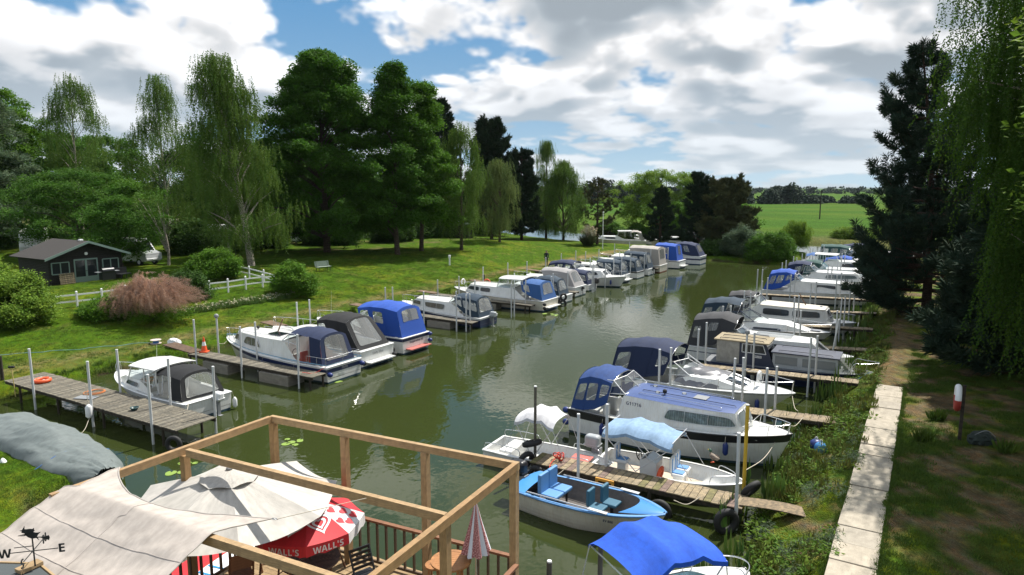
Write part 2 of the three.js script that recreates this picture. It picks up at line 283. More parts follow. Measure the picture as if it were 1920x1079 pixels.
{ // concrete slab path
  const path = new THREE.Group(); path.name = 'path'; path.userData.kind = 'structure'; scene.add(path);
  const tones = [[0.50, 0.455, 0.38], [0.47, 0.43, 0.36], [0.53, 0.48, 0.40], [0.45, 0.415, 0.355]].map((c) => mat(c, 0.9, { map: concTex, bumpMap: concTex, bumpScale: 0.006 }));
  for (let t = 2.0; t < 33.3; t += 0.93) {
    const m = part(path, 'paving_slab', rbox(1.0, 0.07, 0.912, 0.012, 0, 0, 0, 1), tones[Math.floor(R() * 4)]);
    const u = m.geometry.attributes.uv, q = m.geometry.attributes.position; for (let i = 0; i < u.count; i++) u.setXY(i, q.getX(i) + t * 1.7, q.getZ(i) + t);
    m.position.copy(W(-0.9 + rr(-0.012, 0.012), t, height(-0.9, t) + 0.028)); m.rotation.set(rr(-0.006, 0.006), ROT + rr(-0.006, 0.006), rr(-0.008, 0.008), 'YXZ');
  }
}

// ------------------------------------------------------------------ vegetation
const leafMat = (c) => phys(c, 0.75, { transmission: 0.46, thickness: 0, specularIntensity: 0.15 });
const needleMat = (c) => phys(c, 0.85, { specularIntensity: 0.2 });
const L = {
  birchNear: leafMat([0.058, 0.120, 0.014]), birch: leafMat([0.105, 0.185, 0.028]), maple: leafMat([0.068, 0.168, 0.014]), mapleLt: leafMat([0.090, 0.205, 0.015]), willow: leafMat([0.150, 0.205, 0.060]), greywillow: leafMat([0.110, 0.165, 0.085]),
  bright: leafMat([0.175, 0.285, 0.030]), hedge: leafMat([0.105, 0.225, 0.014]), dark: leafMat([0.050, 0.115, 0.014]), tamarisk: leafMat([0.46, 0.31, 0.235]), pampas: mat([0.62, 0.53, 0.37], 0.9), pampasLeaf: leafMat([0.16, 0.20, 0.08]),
  pine: needleMat([0.030, 0.052, 0.026]), pineBlue: needleMat([0.034, 0.058, 0.036]), larch: needleMat([0.085, 0.095, 0.040]), weedLt: leafMat([0.15, 0.235, 0.03]), weedDry: leafMat([0.17, 0.19, 0.05]), weed: leafMat([0.105, 0.195, 0.022]), weedGrey: leafMat([0.20, 0.26, 0.16]), reed: leafMat([0.15, 0.24, 0.06]), blade: leafMat([0.105, 0.175, 0.028]), shadeblade: leafMat([0.12, 0.19, 0.035]), far: mat([0.020, 0.040, 0.022], 1), poplar: mat([0.022, 0.042, 0.018], 0.9),
  lily: mat([0.20, 0.30, 0.05], 0.5),
};
const bark = mat([0.13, 0.10, 0.075], 0.95, { map: barkTex, bumpMap: barkTex, bumpScale: 0.03 }), birchBark = mat([0.46, 0.43, 0.38], 0.85, { map: birchTex, bumpMap: birchTex, bumpScale: 0.01 }), pineBark = mat([0.12, 0.075, 0.05], 0.95, { map: barkTex, bumpMap: barkTex, bumpScale: 0.03 });
function leafQuads(list) { // list of {p, dir, side, len, wid}
  const v = [], ix = [], q = new THREE.Vector3(), nrm = new THREE.Vector3();
  for (const { p, d, s, l, w } of list) {
    const b = v.length / 3; nrm.crossVectors(d, s).multiplyScalar(l * 0.10);
    v.push(p.x, p.y, p.z); q.copy(p).addScaledVector(d, l * 0.5).addScaledVector(s, w / 2).add(nrm); v.push(q.x, q.y, q.z); q.copy(p).addScaledVector(d, l); v.push(q.x, q.y, q.z); q.copy(p).addScaledVector(d, l * 0.5).addScaledVector(s, -w / 2).add(nrm); v.push(q.x, q.y, q.z);
    ix.push(b, b + 1, b + 2, b, b + 2, b + 3);
  }
  const g = new THREE.BufferGeometry(); g.setAttribute('position', new THREE.Float32BufferAttribute(v, 3)); g.setIndex(ix); return tidy(g);
}
const rdir = () => { const z = rr(-1, 1), a = rr(0, 6.283), r = Math.sqrt(1 - z * z); return V(r * Math.cos(a), z, r * Math.sin(a)); };
const perp = (d) => rdir().cross(d).normalize();
function clusterGeo(n, rad, len, wid, flat = 0.7) { const o = []; for (let i = 0; i < n; i++) { const p = rdir().multiplyScalar(rad * Math.cbrt(R())); p.y *= flat; const d = rdir(); d.y = d.y * 0.5 - 0.15; d.normalize(); let s = perp(d); if (R() < 0.6) { s = V(-d.z, rr(-0.3, 0.3), d.x).normalize(); } o.push({ p, d, s, l: len * rr(0.7, 1.2), w: wid * rr(0.7, 1.2) }); } return leafQuads(o); }
function strandGeo(n, h, len, wid, spread) { const o = [], bx = rr(-1, 1) * spread, bz = rr(-1, 1) * spread; for (let i = 0; i < n; i++) { const f = (i + R()) / n, p = V(bx * f * f + rr(-0.05, 0.05), -h * f, bz * f * f + rr(-0.05, 0.05)); const d = V(rr(-1, 1), rr(-1.3, -0.1), rr(-1, 1)).normalize(); o.push({ p, d, s: perp(d), l: len * rr(0.7, 1.2), w: wid * rr(0.7, 1.2) }); } return leafQuads(o); }
function tuftGeo(n, len, wid, cone = 0.9) { const o = []; for (let i = 0; i < n; i++) { const d = V(rr(-1, 1) * cone, rr(0.05, 1), rr(-1, 1) * cone).normalize(); o.push({ p: V(0, 0, 0).addScaledVector(V(0, 1, 0), rr(-0.12, 0.12)), d, s: perp(d), l: len * rr(0.7, 1.15), w: wid }); } return leafQuads(o); }
function bladeGeo(n, h, w, spread, lean) { const o = []; for (let i = 0; i < n; i++) { const a = rr(0, 6.28), d = V(Math.cos(a) * lean * R(), 1, Math.sin(a) * lean * R()).normalize(); o.push({ p: V(rr(-1, 1) * spread, -0.02, rr(-1, 1) * spread), d, s: V(-Math.sin(a), 0, Math.cos(a)), l: h * rr(0.5, 1.1), w }); } return leafQuads(o); }
const GEO = {
  cluster: [clusterGeo(16, 0.55, 0.30, 0.20), clusterGeo(16, 0.55, 0.30, 0.20), clusterGeo(16, 0.55, 0.28, 0.18)],
  small: [clusterGeo(18, 0.34, 0.17, 0.10), clusterGeo(18, 0.34, 0.17, 0.10)],
  fine: [clusterGeo(26, 0.34, 0.13, 0.075)],
  near: [clusterGeo(18, 0.42, 0.17, 0.12), clusterGeo(18, 0.42, 0.17, 0.12)],
  strand: [strandGeo(26, 1.9, 0.19, 0.10, 0.3), strandGeo(26, 2.3, 0.19, 0.10, 0.4), strandGeo(22, 1.5, 0.19, 0.10, 0.3)],
  nearStrand: [strandGeo(60, 2.2, 0.085, 0.055, 0.25), strandGeo(70, 2.8, 0.085, 0.055, 0.35), strandGeo(50, 1.6, 0.085, 0.055, 0.25)],
  tuft: [tuftGeo(20, 0.52, 0.075)], nearTuft: [tuftGeo(34, 0.30, 0.020)], midTuft: [tuftGeo(22, 0.48, 0.05)],
};
// one InstancedMesh from a list of {p, s, q|ry, c}
const mm = new THREE.Matrix4(), qq = new THREE.Quaternion(), ss = new THREE.Vector3(), UPV = V(0, 1, 0), cc = new THREE.Color();
function scatter(parent, name, geo, material, list) {
  const m = new THREE.InstancedMesh(geo, material, list.length); m.name = name;
  list.forEach((e, i) => { e.q ? qq.copy(e.q) : qq.setFromAxisAngle(UPV, e.ry ?? rr(0, 6.28)); e.v ? ss.copy(e.v) : ss.setScalar(e.s ?? 1); mm.compose(e.p, qq, ss); m.setMatrixAt(i, mm); const k = e.k ?? rr(0.75, 1.2), h = rr(-0.12, 0.12); cc.setRGB(k * (1 + h), k, k * (1 - h)); m.setColorAt(i, cc); });
  m.castShadow = m.receiveShadow = true; parent.add(m); return m;
}
function crown(parent, geos, material, list, name = 'crown') { // split among the variants, one part each
  geos.forEach((g, j) => { const l = list.filter((_, i) => i % geos.length === j); if (l.length) scatter(parent, name, g, material, l); });
}
function trunkAndLimbs(tree, pts, r0, r1, limbs, material, lr = 0.35) {
  const g = [taper(pts, r0, r1, 9, 12)], c = new THREE.CatmullRomCurve3(pts);
  for (const [f, end] of limbs) { const a = c.getPointAt(clamp(f, 0.05, 0.97)), r = lerp(r0, r1, f) * lr * 1.4, mid = a.clone().lerp(end, 0.5); mid.y += a.distanceTo(end) * 0.10; g.push(taper([a, mid, end], r, r * 0.25, 5, 6)); }
  part(tree, 'trunk', g, material);
}
const PROFILE = {
  round: (f) => Math.sqrt(Math.max(0, 1 - (2 * f - 0.9) ** 2 / 1.25)), egg: (f) => Math.pow(Math.max(0, Math.sin(Math.PI * (0.10 + 0.88 * Math.pow(f, 0.75)))), 0.8), spire: (f) => Math.pow(1 - f, 0.62) * (0.55 + 0.45 * sm(0, 0.18, f)), column: (f) => Math.pow(Math.sin(Math.PI * clamp(0.12 + 0.86 * f, 0, 1)), 0.5), droop: (f) => f < 0.5 ? 0.8 + 0.2 * Math.sin(f * 6.28) : Math.pow(Math.max(0, 1 - (f - 0.5) / 0.5), 0.6), full: (f) => Math.pow(1 - f, 0.45) * (0.75 + 0.25 * sm(0, 0.2, f)),
};
function clumpCentres(n, o) {
  const out = []; for (let i = 0; i < n; i++) { const f = Math.pow(R(), 0.9), a = rr(0, 6.283), pr = PROFILE[o.profile](f), lob = 1 + 0.34 * noise(Math.cos(a) * 1.3 + o.seed, f * 3 + Math.sin(a) * 1.3), r = pr * lob * (0.35 + 0.65 * Math.sqrt(R())) * (R() < 0.14 ? 1.2 : 1); out.push(V((o.lx ?? 0) * f + Math.cos(a) * r * o.w / 2, o.base + f * (o.h - o.base), (o.lz ?? 0) * f + Math.sin(a) * r * (o.d ?? o.w) / 2)); } return out;
}
let treeSeed = 1;
function broad(name, label, pos, o) {
  o = { profile: 'egg', base: 1.5, n: 90, per: 26, cr: 1.25, geo: GEO.cluster, mat: L.maple, bark, tr: 0.3, k: 1, ...o, seed: treeSeed++ * 3.7 };
  R = mulberry(1000 + treeSeed * 77);
  const t = thing(name, label, 'tree', pos, rr(0, 6.28), o.group), cs = clumpCentres(o.n, o), list = [];
  for (const c of cs) { const q = o.cr * rr(0.65, 1.25); for (let i = 0; i < o.per; i++) { const d = rdir(); d.multiplyScalar(q * (0.55 + 0.45 * Math.sqrt(R()))); d.y = R() < 0.72 ? Math.abs(d.y) * 0.68 : d.y * 0.5; list.push({ p: c.clone().add(d), s: rr(0.7, 1.25) * o.k }); } }
  for (let i = 0; i < (o.tips ?? 7); i++) { const a = rr(0, 6.28), q = o.w * rr(0.02, 0.2), y = o.h * rr(0.9, 1.0), up = rr(0.3, 1.0) * (i || o.profile !== 'spire' ? 1 : 2.4); for (let k = 0; k < 12; k++) list.push({ p: V((o.lx ?? 0) + Math.cos(a) * q * (1 - k / 20), y + up * k / 12, Math.sin(a) * q * (1 - k / 20)).add(rdir().multiplyScalar(0.45 * (1 - k / 14))), s: rr(0.5, 0.8) * o.k }); }
  crown(t, o.geo, o.mat, list);
  const top = V((o.lx ?? 0) * 0.9, o.h * 0.9, (o.lz ?? 0) * 0.9);
  trunkAndLimbs(t, [V(0, -0.4, 0), V(rr(-.2, .2), o.h * 0.2, rr(-.2, .2)), V(top.x * 0.4 + rr(-.3, .3), o.h * 0.5, top.z * 0.4), top], o.tr, 0.04, cs.filter((_, i) => i % 5 === 0).map((c) => [clamp((c.y - 1.5) / o.h, 0.1, 0.85), c]), o.bark);
  return t;
}
function weeping(name, label, pos, o) {
  o = { profile: 'egg', base: 2.2, n: 110, per: 16, cr: 1.0, geo: GEO.strand, mat: L.birch, bark: birchBark, tr: 0.22, len: 1, k: 1, ...o, seed: treeSeed++ * 3.7 };
  R = mulberry(2000 + treeSeed * 77);
  const t = thing(name, label, 'tree', pos, o.turn ?? rr(0, 6.28), o.group), cs = clumpCentres(o.n, o), list = [];
  for (const c of cs) { const q = o.cr * rr(0.7, 1.3); for (let i = 0; i < o.per; i++) { const d = rdir(); d.multiplyScalar(q * Math.sqrt(R())); d.y *= 0.4; const e = V(d.x, 0, d.z).multiplyScalar(0.18 / q); qq.setFromUnitVectors(UPV, V(-e.x + rr(-.12, .12), 1, -e.z + rr(-.12, .12)).normalize()); const k = o.k * rr(0.75, 1.15), y = Math.min(rr(0.6, 1.25) * o.len, Math.max(0.25, (c.y + d.y - 0.5) / 2.2)); list.push({ p: c.clone().add(d), v: V(k, y, k), q: qq.clone().multiply(new THREE.Quaternion().setFromAxisAngle(UPV, rr(0, 6.28))) }); } }
  crown(t, o.geo, o.mat, list);
  const top = V((o.lx ?? 0) * 0.95, o.h * 0.96, (o.lz ?? 0) * 0.95);
  trunkAndLimbs(t, [V(0, -0.4, 0), V(o.bx ?? rr(-.25, .25), o.h * 0.2, o.bz ?? rr(-.25, .25)), V(top.x * 0.4 + rr(-.3, .3), o.h * 0.5, top.z * 0.4), top], o.tr, 0.03, cs.filter((_, i) => i % 4 === 0).map((c) => [clamp((c.y - 2.5) / o.h, 0.12, 0.9), c]), o.bark);
  return t;
}
function conifer(name, label, pos, o) {
  o = { w: 7, h: 15, base: 1, geo: GEO.tuft, mat: L.pine, tr: 0.28, step: 0.75, whorl: 6, up: 0.22, dens: 3.2, k: 1, profile: (f) => Math.pow(1 - f, 0.7), ...o }; treeSeed++;
  R = mulberry(3000 + treeSeed * 77);
  const t = thing(name, label, 'tree', pos, 0, o.group), list = [], limbs = [], lean = (f) => V((o.lx ?? 0) * f * f, 0, (o.lz ?? 0) * f * f);
  for (let y = o.base; y < o.h - 0.3; y += o.step * rr(0.7, 1.3)) {
    const f = (y - o.base) / (o.h - o.base), len = o.w / 2 * o.profile(f);
    for (let b = 0; b < o.whorl; b++) {
      const a = rr(0, 6.283), l = len * rr(0.55, 1.12) + 0.25, st = lean(y / o.h).add(V(0, y, 0)), up = o.up * rr(0.2, 1.6) + f * 0.35;
      const at = (u, off = 0) => V(st.x + Math.cos(a + off / Math.max(0.6, l * u)) * l * u, st.y + l * up * u * u * 1.1 - l * 0.10 * Math.sin(u * 3.1), st.z + Math.sin(a + off / Math.max(0.6, l * u)) * l * u);
      limbs.push(taper([st, at(0.5), at(0.95)], 0.05 + l * 0.012, 0.015, 4, 4));
      const nT = Math.ceil(l * o.dens * o.whorl / 6 * 2.0);
      for (let i = 0; i < nT; i++) { const u = lerp(o.inner ?? 0.22, 1, Math.sqrt(R())), off = rr(-1, 1) * (0.15 + 0.30 * l * (1 - 0.55 * u)), p = at(u, off); p.y += rr(-0.12, 0.22); const q = new THREE.Quaternion().setFromUnitVectors(UPV, V(Math.cos(a) * 0.7 + rr(-.5, .5), 0.75, Math.sin(a) * 0.7 + rr(-.5, .5)).normalize()); list.push({ p, s: rr(0.7, 1.25) * o.k, q }); }
    }
  }
  for (let i = 0; i < 10; i++) list.push({ p: lean(1).add(V(rr(-.15, .15), o.h - i * 0.12, rr(-.15, .15))), s: o.k * 0.8 });
  crown(t, o.geo, o.mat, list);
  const pts = [0, 0.3, 0.6, 1].map((f) => lean(f).add(V(0, f * o.h - (f ? 0 : 0.4), 0)));
  part(t, 'trunk', [taper(pts, o.tr, 0.04, 9, 12), ...limbs], pineBark);
  return t;
}
function bush(name, label, pos, o) {
  o = { w: 3, d: 3, h: 2, n: 40, per: 26, cr: 0.5, geo: GEO.small, mat: L.hedge, k: 1, cat: 'bush', ...o }; treeSeed++; R = mulberry(4000 + treeSeed * 77);
  const t = thing(name, label, o.cat, pos, rr(0, 6.28), o.group), list = [], stems = [];
  for (let i = 0; i < o.n; i++) { const d = rdir(); d.y = Math.abs(d.y); const r = 0.55 + 0.45 * Math.sqrt(R()), c = V(d.x * o.w / 2 * r, (0.12 + 0.88 * d.y * r) * o.h * rr(0.85, 1.02) * 0.9, d.z * o.d / 2 * r); for (let j = 0; j < o.per; j++) { const e = rdir().multiplyScalar(o.cr * Math.cbrt(R())); const p = c.clone().add(e); p.y = Math.max(0.08, p.y); list.push({ p, s: rr(0.7, 1.2) * o.k }); } if (i % 5 === 0) stems.push(taper([V(0, -0.2, 0), V(c.x * 0.4, c.y * 0.55, c.z * 0.4), c], 0.06, 0.015, 5, 5)); }
  crown(t, o.geo, o.mat, list, 'foliage'); part(t, 'stems', stems, bark); return t;
}

// left bank
weeping('birch_tree', 'tallest weeping silver birch behind the white fence on the left bank', onGround(-54.9, 42.4), { h: 19.8, base: 3.2, w: 9.2, lx: -2.6, lz: -0.5, turn: 0, bx: -0.5, n: 185, per: 17, tr: 0.36, profile: 'full' });
broad('maple_tree', 'largest dark green broadleaf tree, between the tall birch and the lone bench', onGround(-58.7, 55.6), { h: 21.4, base: 1.6, w: 16.5, n: 300, per: 40, cr: 1.35, tr: 0.45, profile: 'full' });
broad('maple_tree', 'tall broadleaf tree with a thin spire top in the middle of the tree row', onGround(-51.6, 59.6), { h: 20.6, base: 3, w: 9.0, n: 125, per: 36, tr: 0.34, profile: 'spire', cr: 1.2 });
broad('maple_tree', 'broadleaf tree with bright green lower leaves beside the spire topped tree', onGround(-51.8, 64.1), { h: 18.8, base: 2.6, w: 8.6, n: 115, per: 36, tr: 0.3, profile: 'full', mat: L.mapleLt, cr: 1.2 });
weeping('birch_tree', 'weeping birch with two dark trunks at the end of the broadleaf row', onGround(-49.8, 69.6), { h: 15.6, base: 3.2, w: 6.4, n: 85, per: 17, tr: 0.24, bark });
weeping('birch_tree', 'yellow green weeping tree with a flat top in front of the dark pines', onGround(-52, 82), { h: 11.8, base: 2.4, w: 6.4, n: 70, per: 17, tr: 0.2, mat: L.willow, bark });
weeping('birch_tree', 'tall narrow weeping birch near the river at the far end of the lawn', onGround(-58.8, 108.4), { h: 17.6, base: 2.4, w: 6.6, n: 110, per: 18, tr: 0.26, bark });
weeping('birch_tree', 'wide low weeping birch near the river with bright lower leaves', onGround(-54.6, 107), { h: 13.8, base: 2.2, w: 9, n: 130, per: 18, tr: 0.26, bark });
conifer('pine_tree', 'broad black pine with a rounded top behind the weeping trees', onGround(-60.5, 93), { h: 18.8, w: 9.5, base: 2, whorl: 8, k: 1.35, dens: 3, profile: (f) => Math.pow(1 - f, 0.42) });
conifer('pine_tree', 'dark pine rising just behind the bright broadleaf tree', onGround(-67, 88), { h: 21.2, w: 8, base: 4, whorl: 7, k: 1.35, profile: (f) => Math.pow(1 - f, 0.5) });
conifer('pine_tree', 'lower dark pine beside the black pine towards the river birches', onGround(-57.5, 97.5), { h: 14.8, w: 7, base: 1.5, whorl: 7, k: 1.3, profile: (f) => Math.pow(1 - f, 0.5) });
weeping('birch_tree', 'slender birch with a nodding top behind the log cabin', onGround(-92, 46), { h: 21.5, base: 4, w: 8.4, n: 95, per: 17, len: 1.1 });
weeping('birch_tree', 'pair topped birch between the nodding birch and the tallest birch', onGround(-76.5, 47.5), { h: 20, base: 3, w: 8.0, n: 105, per: 17, len: 1.1 });
weeping('birch_tree', 'birch close against the left flank of the tallest birch', onGround(-66, 48), { h: 16.5, base: 3, w: 7, n: 90, per: 16 });
broad('willow_tree', 'grey green willow at the left edge above the white caravan', onGround(-91, 33.5), { h: 18.5, base: 2, w: 12, n: 120, per: 26, mat: L.greywillow, profile: 'round', geo: GEO.small, k: 1.5, cr: 1.3 });
broad('ash_tree', 'lime green rounded tree behind the grey green willow', onGround(-106, 44), { h: 20, base: 3, w: 10, n: 100, per: 26, mat: L.hedge, profile: 'round' });
broad('cherry_tree', 'low spreading dark leaved tree overhanging the log cabin roof', onGround(-76, 37.5), { h: 8.6, base: 1.6, w: 12.5, n: 95, per: 26, mat: L.maple, profile: 'round', geo: GEO.small, k: 1.3 });
broad('cherry_tree', 'bushy sapling overhanging the roof of the silver van', onGround(-64.3, 35.2), { h: 6.0, base: 0.8, w: 5.4, n: 50, per: 26, mat: L.maple, profile: 'round', geo: GEO.small, k: 1.2, tips: 0 });
broad('cherry_tree', 'small bushy tree between the log cabin and the silver van', onGround(-72.5, 41), { h: 7.6, base: 1.0, w: 6.2, n: 60, per: 26, mat: L.mapleLt, profile: 'round', geo: GEO.small, k: 1.3 });
{ // half bare young tree
  R = mulberry(55); const p = onGround(-61.6, 38.2), t = thing('young_tree', 'thin half bare young tree beside the silver van', 'tree', p, 0), limb = [];
  const tips = []; for (let i = 0; i < 9; i++) { const a = rr(0, 6.28), e = V(Math.cos(a) * rr(.8, 2.2) - 0.6, rr(4.2, 6.6), Math.sin(a) * rr(.5, 1.5)); tips.push(e); limb.push(taper([V(-0.05, rr(1.2, 3), 0), V(e.x * 0.4, 3.2 + R(), e.z * 0.4), e], 0.06, 0.015, 5, 5)); }
  part(t, 'trunk', [taper([V(0, -0.3, 0), V(0.1, 1.5, 0), V(-0.1, 3.2, 0)], 0.16, 0.08, 7, 6), ...limb], birchBark);
  const l = []; for (const e of tips) for (let i = 0; i < 7; i++) l.push({ p: e.clone().add(rdir().multiplyScalar(0.7)), s: rr(.7, 1.1) }); crown(t, GEO.small, L.birch, l);
}
// darker trees filling the camp site behind, from the left edge to the river
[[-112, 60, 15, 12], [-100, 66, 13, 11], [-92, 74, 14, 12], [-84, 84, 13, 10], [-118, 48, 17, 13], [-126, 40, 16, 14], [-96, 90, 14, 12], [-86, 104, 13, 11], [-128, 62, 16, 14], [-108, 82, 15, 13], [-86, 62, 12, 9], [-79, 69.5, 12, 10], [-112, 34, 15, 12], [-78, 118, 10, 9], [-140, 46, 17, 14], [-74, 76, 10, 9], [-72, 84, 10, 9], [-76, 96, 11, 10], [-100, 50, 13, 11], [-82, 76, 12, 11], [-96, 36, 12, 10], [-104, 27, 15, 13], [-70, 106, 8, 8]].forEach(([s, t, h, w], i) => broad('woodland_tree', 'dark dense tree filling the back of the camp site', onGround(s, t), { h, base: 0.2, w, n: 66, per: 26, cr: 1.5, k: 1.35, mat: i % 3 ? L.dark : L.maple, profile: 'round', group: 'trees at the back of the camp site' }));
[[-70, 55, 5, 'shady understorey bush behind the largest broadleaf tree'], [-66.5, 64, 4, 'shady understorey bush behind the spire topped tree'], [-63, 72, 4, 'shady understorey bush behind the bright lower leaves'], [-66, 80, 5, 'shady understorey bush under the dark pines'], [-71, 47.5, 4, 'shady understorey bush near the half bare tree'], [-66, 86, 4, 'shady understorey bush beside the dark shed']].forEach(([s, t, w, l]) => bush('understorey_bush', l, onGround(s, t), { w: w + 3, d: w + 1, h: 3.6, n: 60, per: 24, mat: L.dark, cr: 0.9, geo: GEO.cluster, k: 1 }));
bush('clipped_bush', 'round clipped green bush at the end of the white fence', onGround(-43.6, 37.6), { w: 3.3, d: 3.1, h: 2.9, n: 64, per: 26 });
bush('clipped_bush', 'round green bush inside the corner of the white fence', onGround(-51.5, 35.9), { w: 4.2, d: 3.4, h: 2.5, n: 64, per: 26 });
bush('clipped_bush', 'small dark shrub between the tamarisk and the white fence', onGround(-47.0, 30.6), { w: 3.2, d: 2.6, h: 1.8, n: 40, per: 24, mat: L.dark });
bush('clipped_bush', 'low spreading shrub left of the tamarisk', onGround(-45.6, 23.6), { w: 3.0, d: 2.2, h: 1.2, n: 36, per: 22, mat: L.hedge });
bush('laurel_bush', 'big yellow green shrub at the left edge of the lawn', onGround(-47.5, 18.9), { w: 5.2, d: 4.6, h: 3.3, n: 90, per: 28, mat: L.bright, geo: GEO.near, k: 0.9 });
bush('laurel_bush', 'small rounded shrub beside the log cabin wall at the picture edge', onGround(-57, 21.5), { w: 3, d: 3, h: 3.1, n: 50, per: 24, mat: L.bright });
{ // tamarisk: feathery pink brown plumes
  R = mulberry(61); const t = thing('tamarisk_shrub', 'feathery pinkish brown tamarisk shrub on the lawn', 'shrub', onGround(-43.2, 25.6), 0), st = [], l = [];
  for (let i = 0; i < 95; i++) { const a = rr(0, 6.28), r = 3.0 * Math.sqrt(rr(0.02, 1)), e = V(Math.cos(a) * r, 3.0 - r * r * 0.16 + rr(-.35, .25), Math.sin(a) * r * 0.85); st.push(taper([V(rr(-.2, .2), 0, rr(-.2, .2)), V(e.x * 0.5, e.y * 0.8, e.z * 0.5), e], 0.03, 0.008, 4, 5)); for (let j = 0; j < 30; j++) { const u = rr(0.45, 1.05), q = V(e.x * u, e.y * (0.35 + 0.65 * Math.sqrt(u)), e.z * u).add(rdir().multiplyScalar(0.3)); qq.setFromUnitVectors(UPV, V(-Math.cos(a) * 0.8 + rr(-.6, .6), 0.8, -Math.sin(a) * 0.8 + rr(-.6, .6)).normalize()); l.push({ p: q, v: V(1, rr(0.25, 0.5), 1), q: qq.clone() }); } }
  crown(t, [strandGeo(40, 1.6, 0.085, 0.035, 0.4), strandGeo(40, 1.6, 0.085, 0.035, 0.4)], L.tamarisk, l, 'foliage'); part(t, 'stems', st, bark);
  scatter(t, 'lower_leaves', GEO.fine[0], L.hedge, Array.from({ length: 240 }, () => { const a = rr(0, 6.28), r = rr(0, 2.4); return { p: V(Math.cos(a) * r, rr(0.1, 0.8), Math.sin(a) * r * 0.8), s: rr(.7, 1.2) }; }));
}
{ // pampas grass by the river
  R = mulberry(63); const t = thing('pampas_grass', 'pampas grass clump with tan plumes at the end of the lawn', 'grass', onGround(-44.5, 95.5), 0), g = bladeGeo(1, 1, 0.05, 0, 0), l = [], pl = [];
  for (let i = 0; i < 420; i++) { const a = rr(0, 6.28), q = new THREE.Quaternion().setFromUnitVectors(UPV, V(Math.cos(a) * rr(0, 1.0), 1, Math.sin(a) * rr(0, 1.0)).normalize()); l.push({ p: V(Math.cos(a) * rr(0, .7), 0, Math.sin(a) * rr(0, .7)), v: V(1.2, rr(1.2, 2.4), 1.2), q }); }
  for (let i = 0; i < 34; i++) { const a = rr(0, 6.28), r = rr(.2, 1.5); pl.push({ p: V(Math.cos(a) * r, rr(2.1, 3.3), Math.sin(a) * r), v: V(1.6, rr(.5, .9), 1.6) }); l.push({ p: V(Math.cos(a) * r * 0.4, 0, Math.sin(a) * r * 0.4), v: V(1, 3, 1), q: new THREE.Quaternion().setFromUnitVectors(UPV, V(Math.cos(a) * r * 0.2, 1, Math.sin(a) * r * 0.2).normalize()) }); }
  scatter(t, 'blades', g, L.pampasLeaf, l); scatter(t, 'plumes', strandGeo(40, 1.1, 0.16, 0.06, 0.2), L.pampas, pl);
}
// spit and river bank
conifer('larch_tree', 'thin brown larch by the white pole at the end of the lawn', onGround(-45, 100), { h: 10.4, w: 7, base: 1.5, mat: L.larch, whorl: 5, dens: 1.5, k: 0.95, inner: 0.4, profile: (f) => Math.pow(1 - f, 0.5) * (0.4 + 0.6 * sm(0, .3, f)) });
conifer('pine_tree', 'small dark pine on the spit in front of the yellow willow', onGround(-36, 104), { h: 9.2, w: 4.6, base: 1, whorl: 6, k: 1.15 });
broad('willow_tree', 'bright yellow green willow between the dark pines on the spit', onGround(-46, 135.5), { h: 12, base: 0.5, w: 21, d: 9, n: 130, per: 26, cr: 1.4, mat: L.bright, profile: 'round', geo: GEO.cluster });
conifer('pine_tree', 'tall dark pine in the middle of the spit', onGround(-30, 104), { h: 11.3, w: 6, base: 1, whorl: 7, k: 1.25, profile: (f) => Math.pow(1 - f, 0.55) });
conifer('larch_tree', 'brownish broad conifer leaning at the tip of the spit', onGround(-25.0, 101.5), { h: 10.2, w: 8.8, base: 2.2, mat: L.larch, whorl: 8, dens: 3.4, k: 1.3, tr: 0.4, profile: (f) => Math.pow(1 - f, 0.45) });
bush('willow_bush', 'grey green willow bush on the water edge of the spit', onGround(-21.2, 95.6), { w: 6.0, d: 4.5, h: 4.6, n: 70, per: 28, mat: L.greywillow, cr: 0.7, k: 1.3 });
bush('willow_bush', 'dense dark bush hanging over the water at the spit tip', onGround(-17.6, 94.6), { w: 6.4, d: 4.5, h: 3.9, n: 80, per: 28, mat: L.mapleLt, cr: 0.7, k: 1.3 });
bush('willow_bush', 'low bush under the brown conifer by the last navy boat', onGround(-25.5, 95.5), { w: 5, d: 3.5, h: 2.0, n: 50, per: 24, mat: L.dark, cr: 0.6, k: 1.3 });
weeping('willow_sapling', 'small round weeping willow alone by the river mouth', onGround(-16.4, 106.2), { h: 4.6, base: 1.6, w: 4.6, n: 90, per: 18, cr: 0.5, mat: L.bright, geo: GEO.strand, len: 0.55, k: 1.0, bark, tr: 0.12, profile: 'round' });
[[-12, 137, 5, 'low bright bush on the far river bank right of the willow sapling'], [-6, 137, 4, 'smaller bright bush on the far river bank next to the pine branches'], [-50, 132, 5, 'rough bush on the far bank behind the moored cream cruiser'], [-58, 135, 6, 'rough bush on the far bank left of the cream cruiser']].forEach(([s, t, w, label], i) => bush('river_bush', label, onGround(s, t), { w: w + 2, d: w, h: 2.4, n: 46, per: 24, mat: i < 2 ? L.bright : L.mapleLt, cr: 0.7, k: 1.4 }));
[[-42, 131.5, 'dark thicket tree behind the river boats, left of centre'], [-33, 132, 'dark thicket tree behind the river boats, middle one']].forEach(([s, t, label]) => broad('thicket_tree', label, onGround(s, t), { h: 6.2, base: 0.2, w: 10, n: 60, per: 24, cr: 1.2, mat: L.mapleLt, profile: 'round', k: 1.2 }));
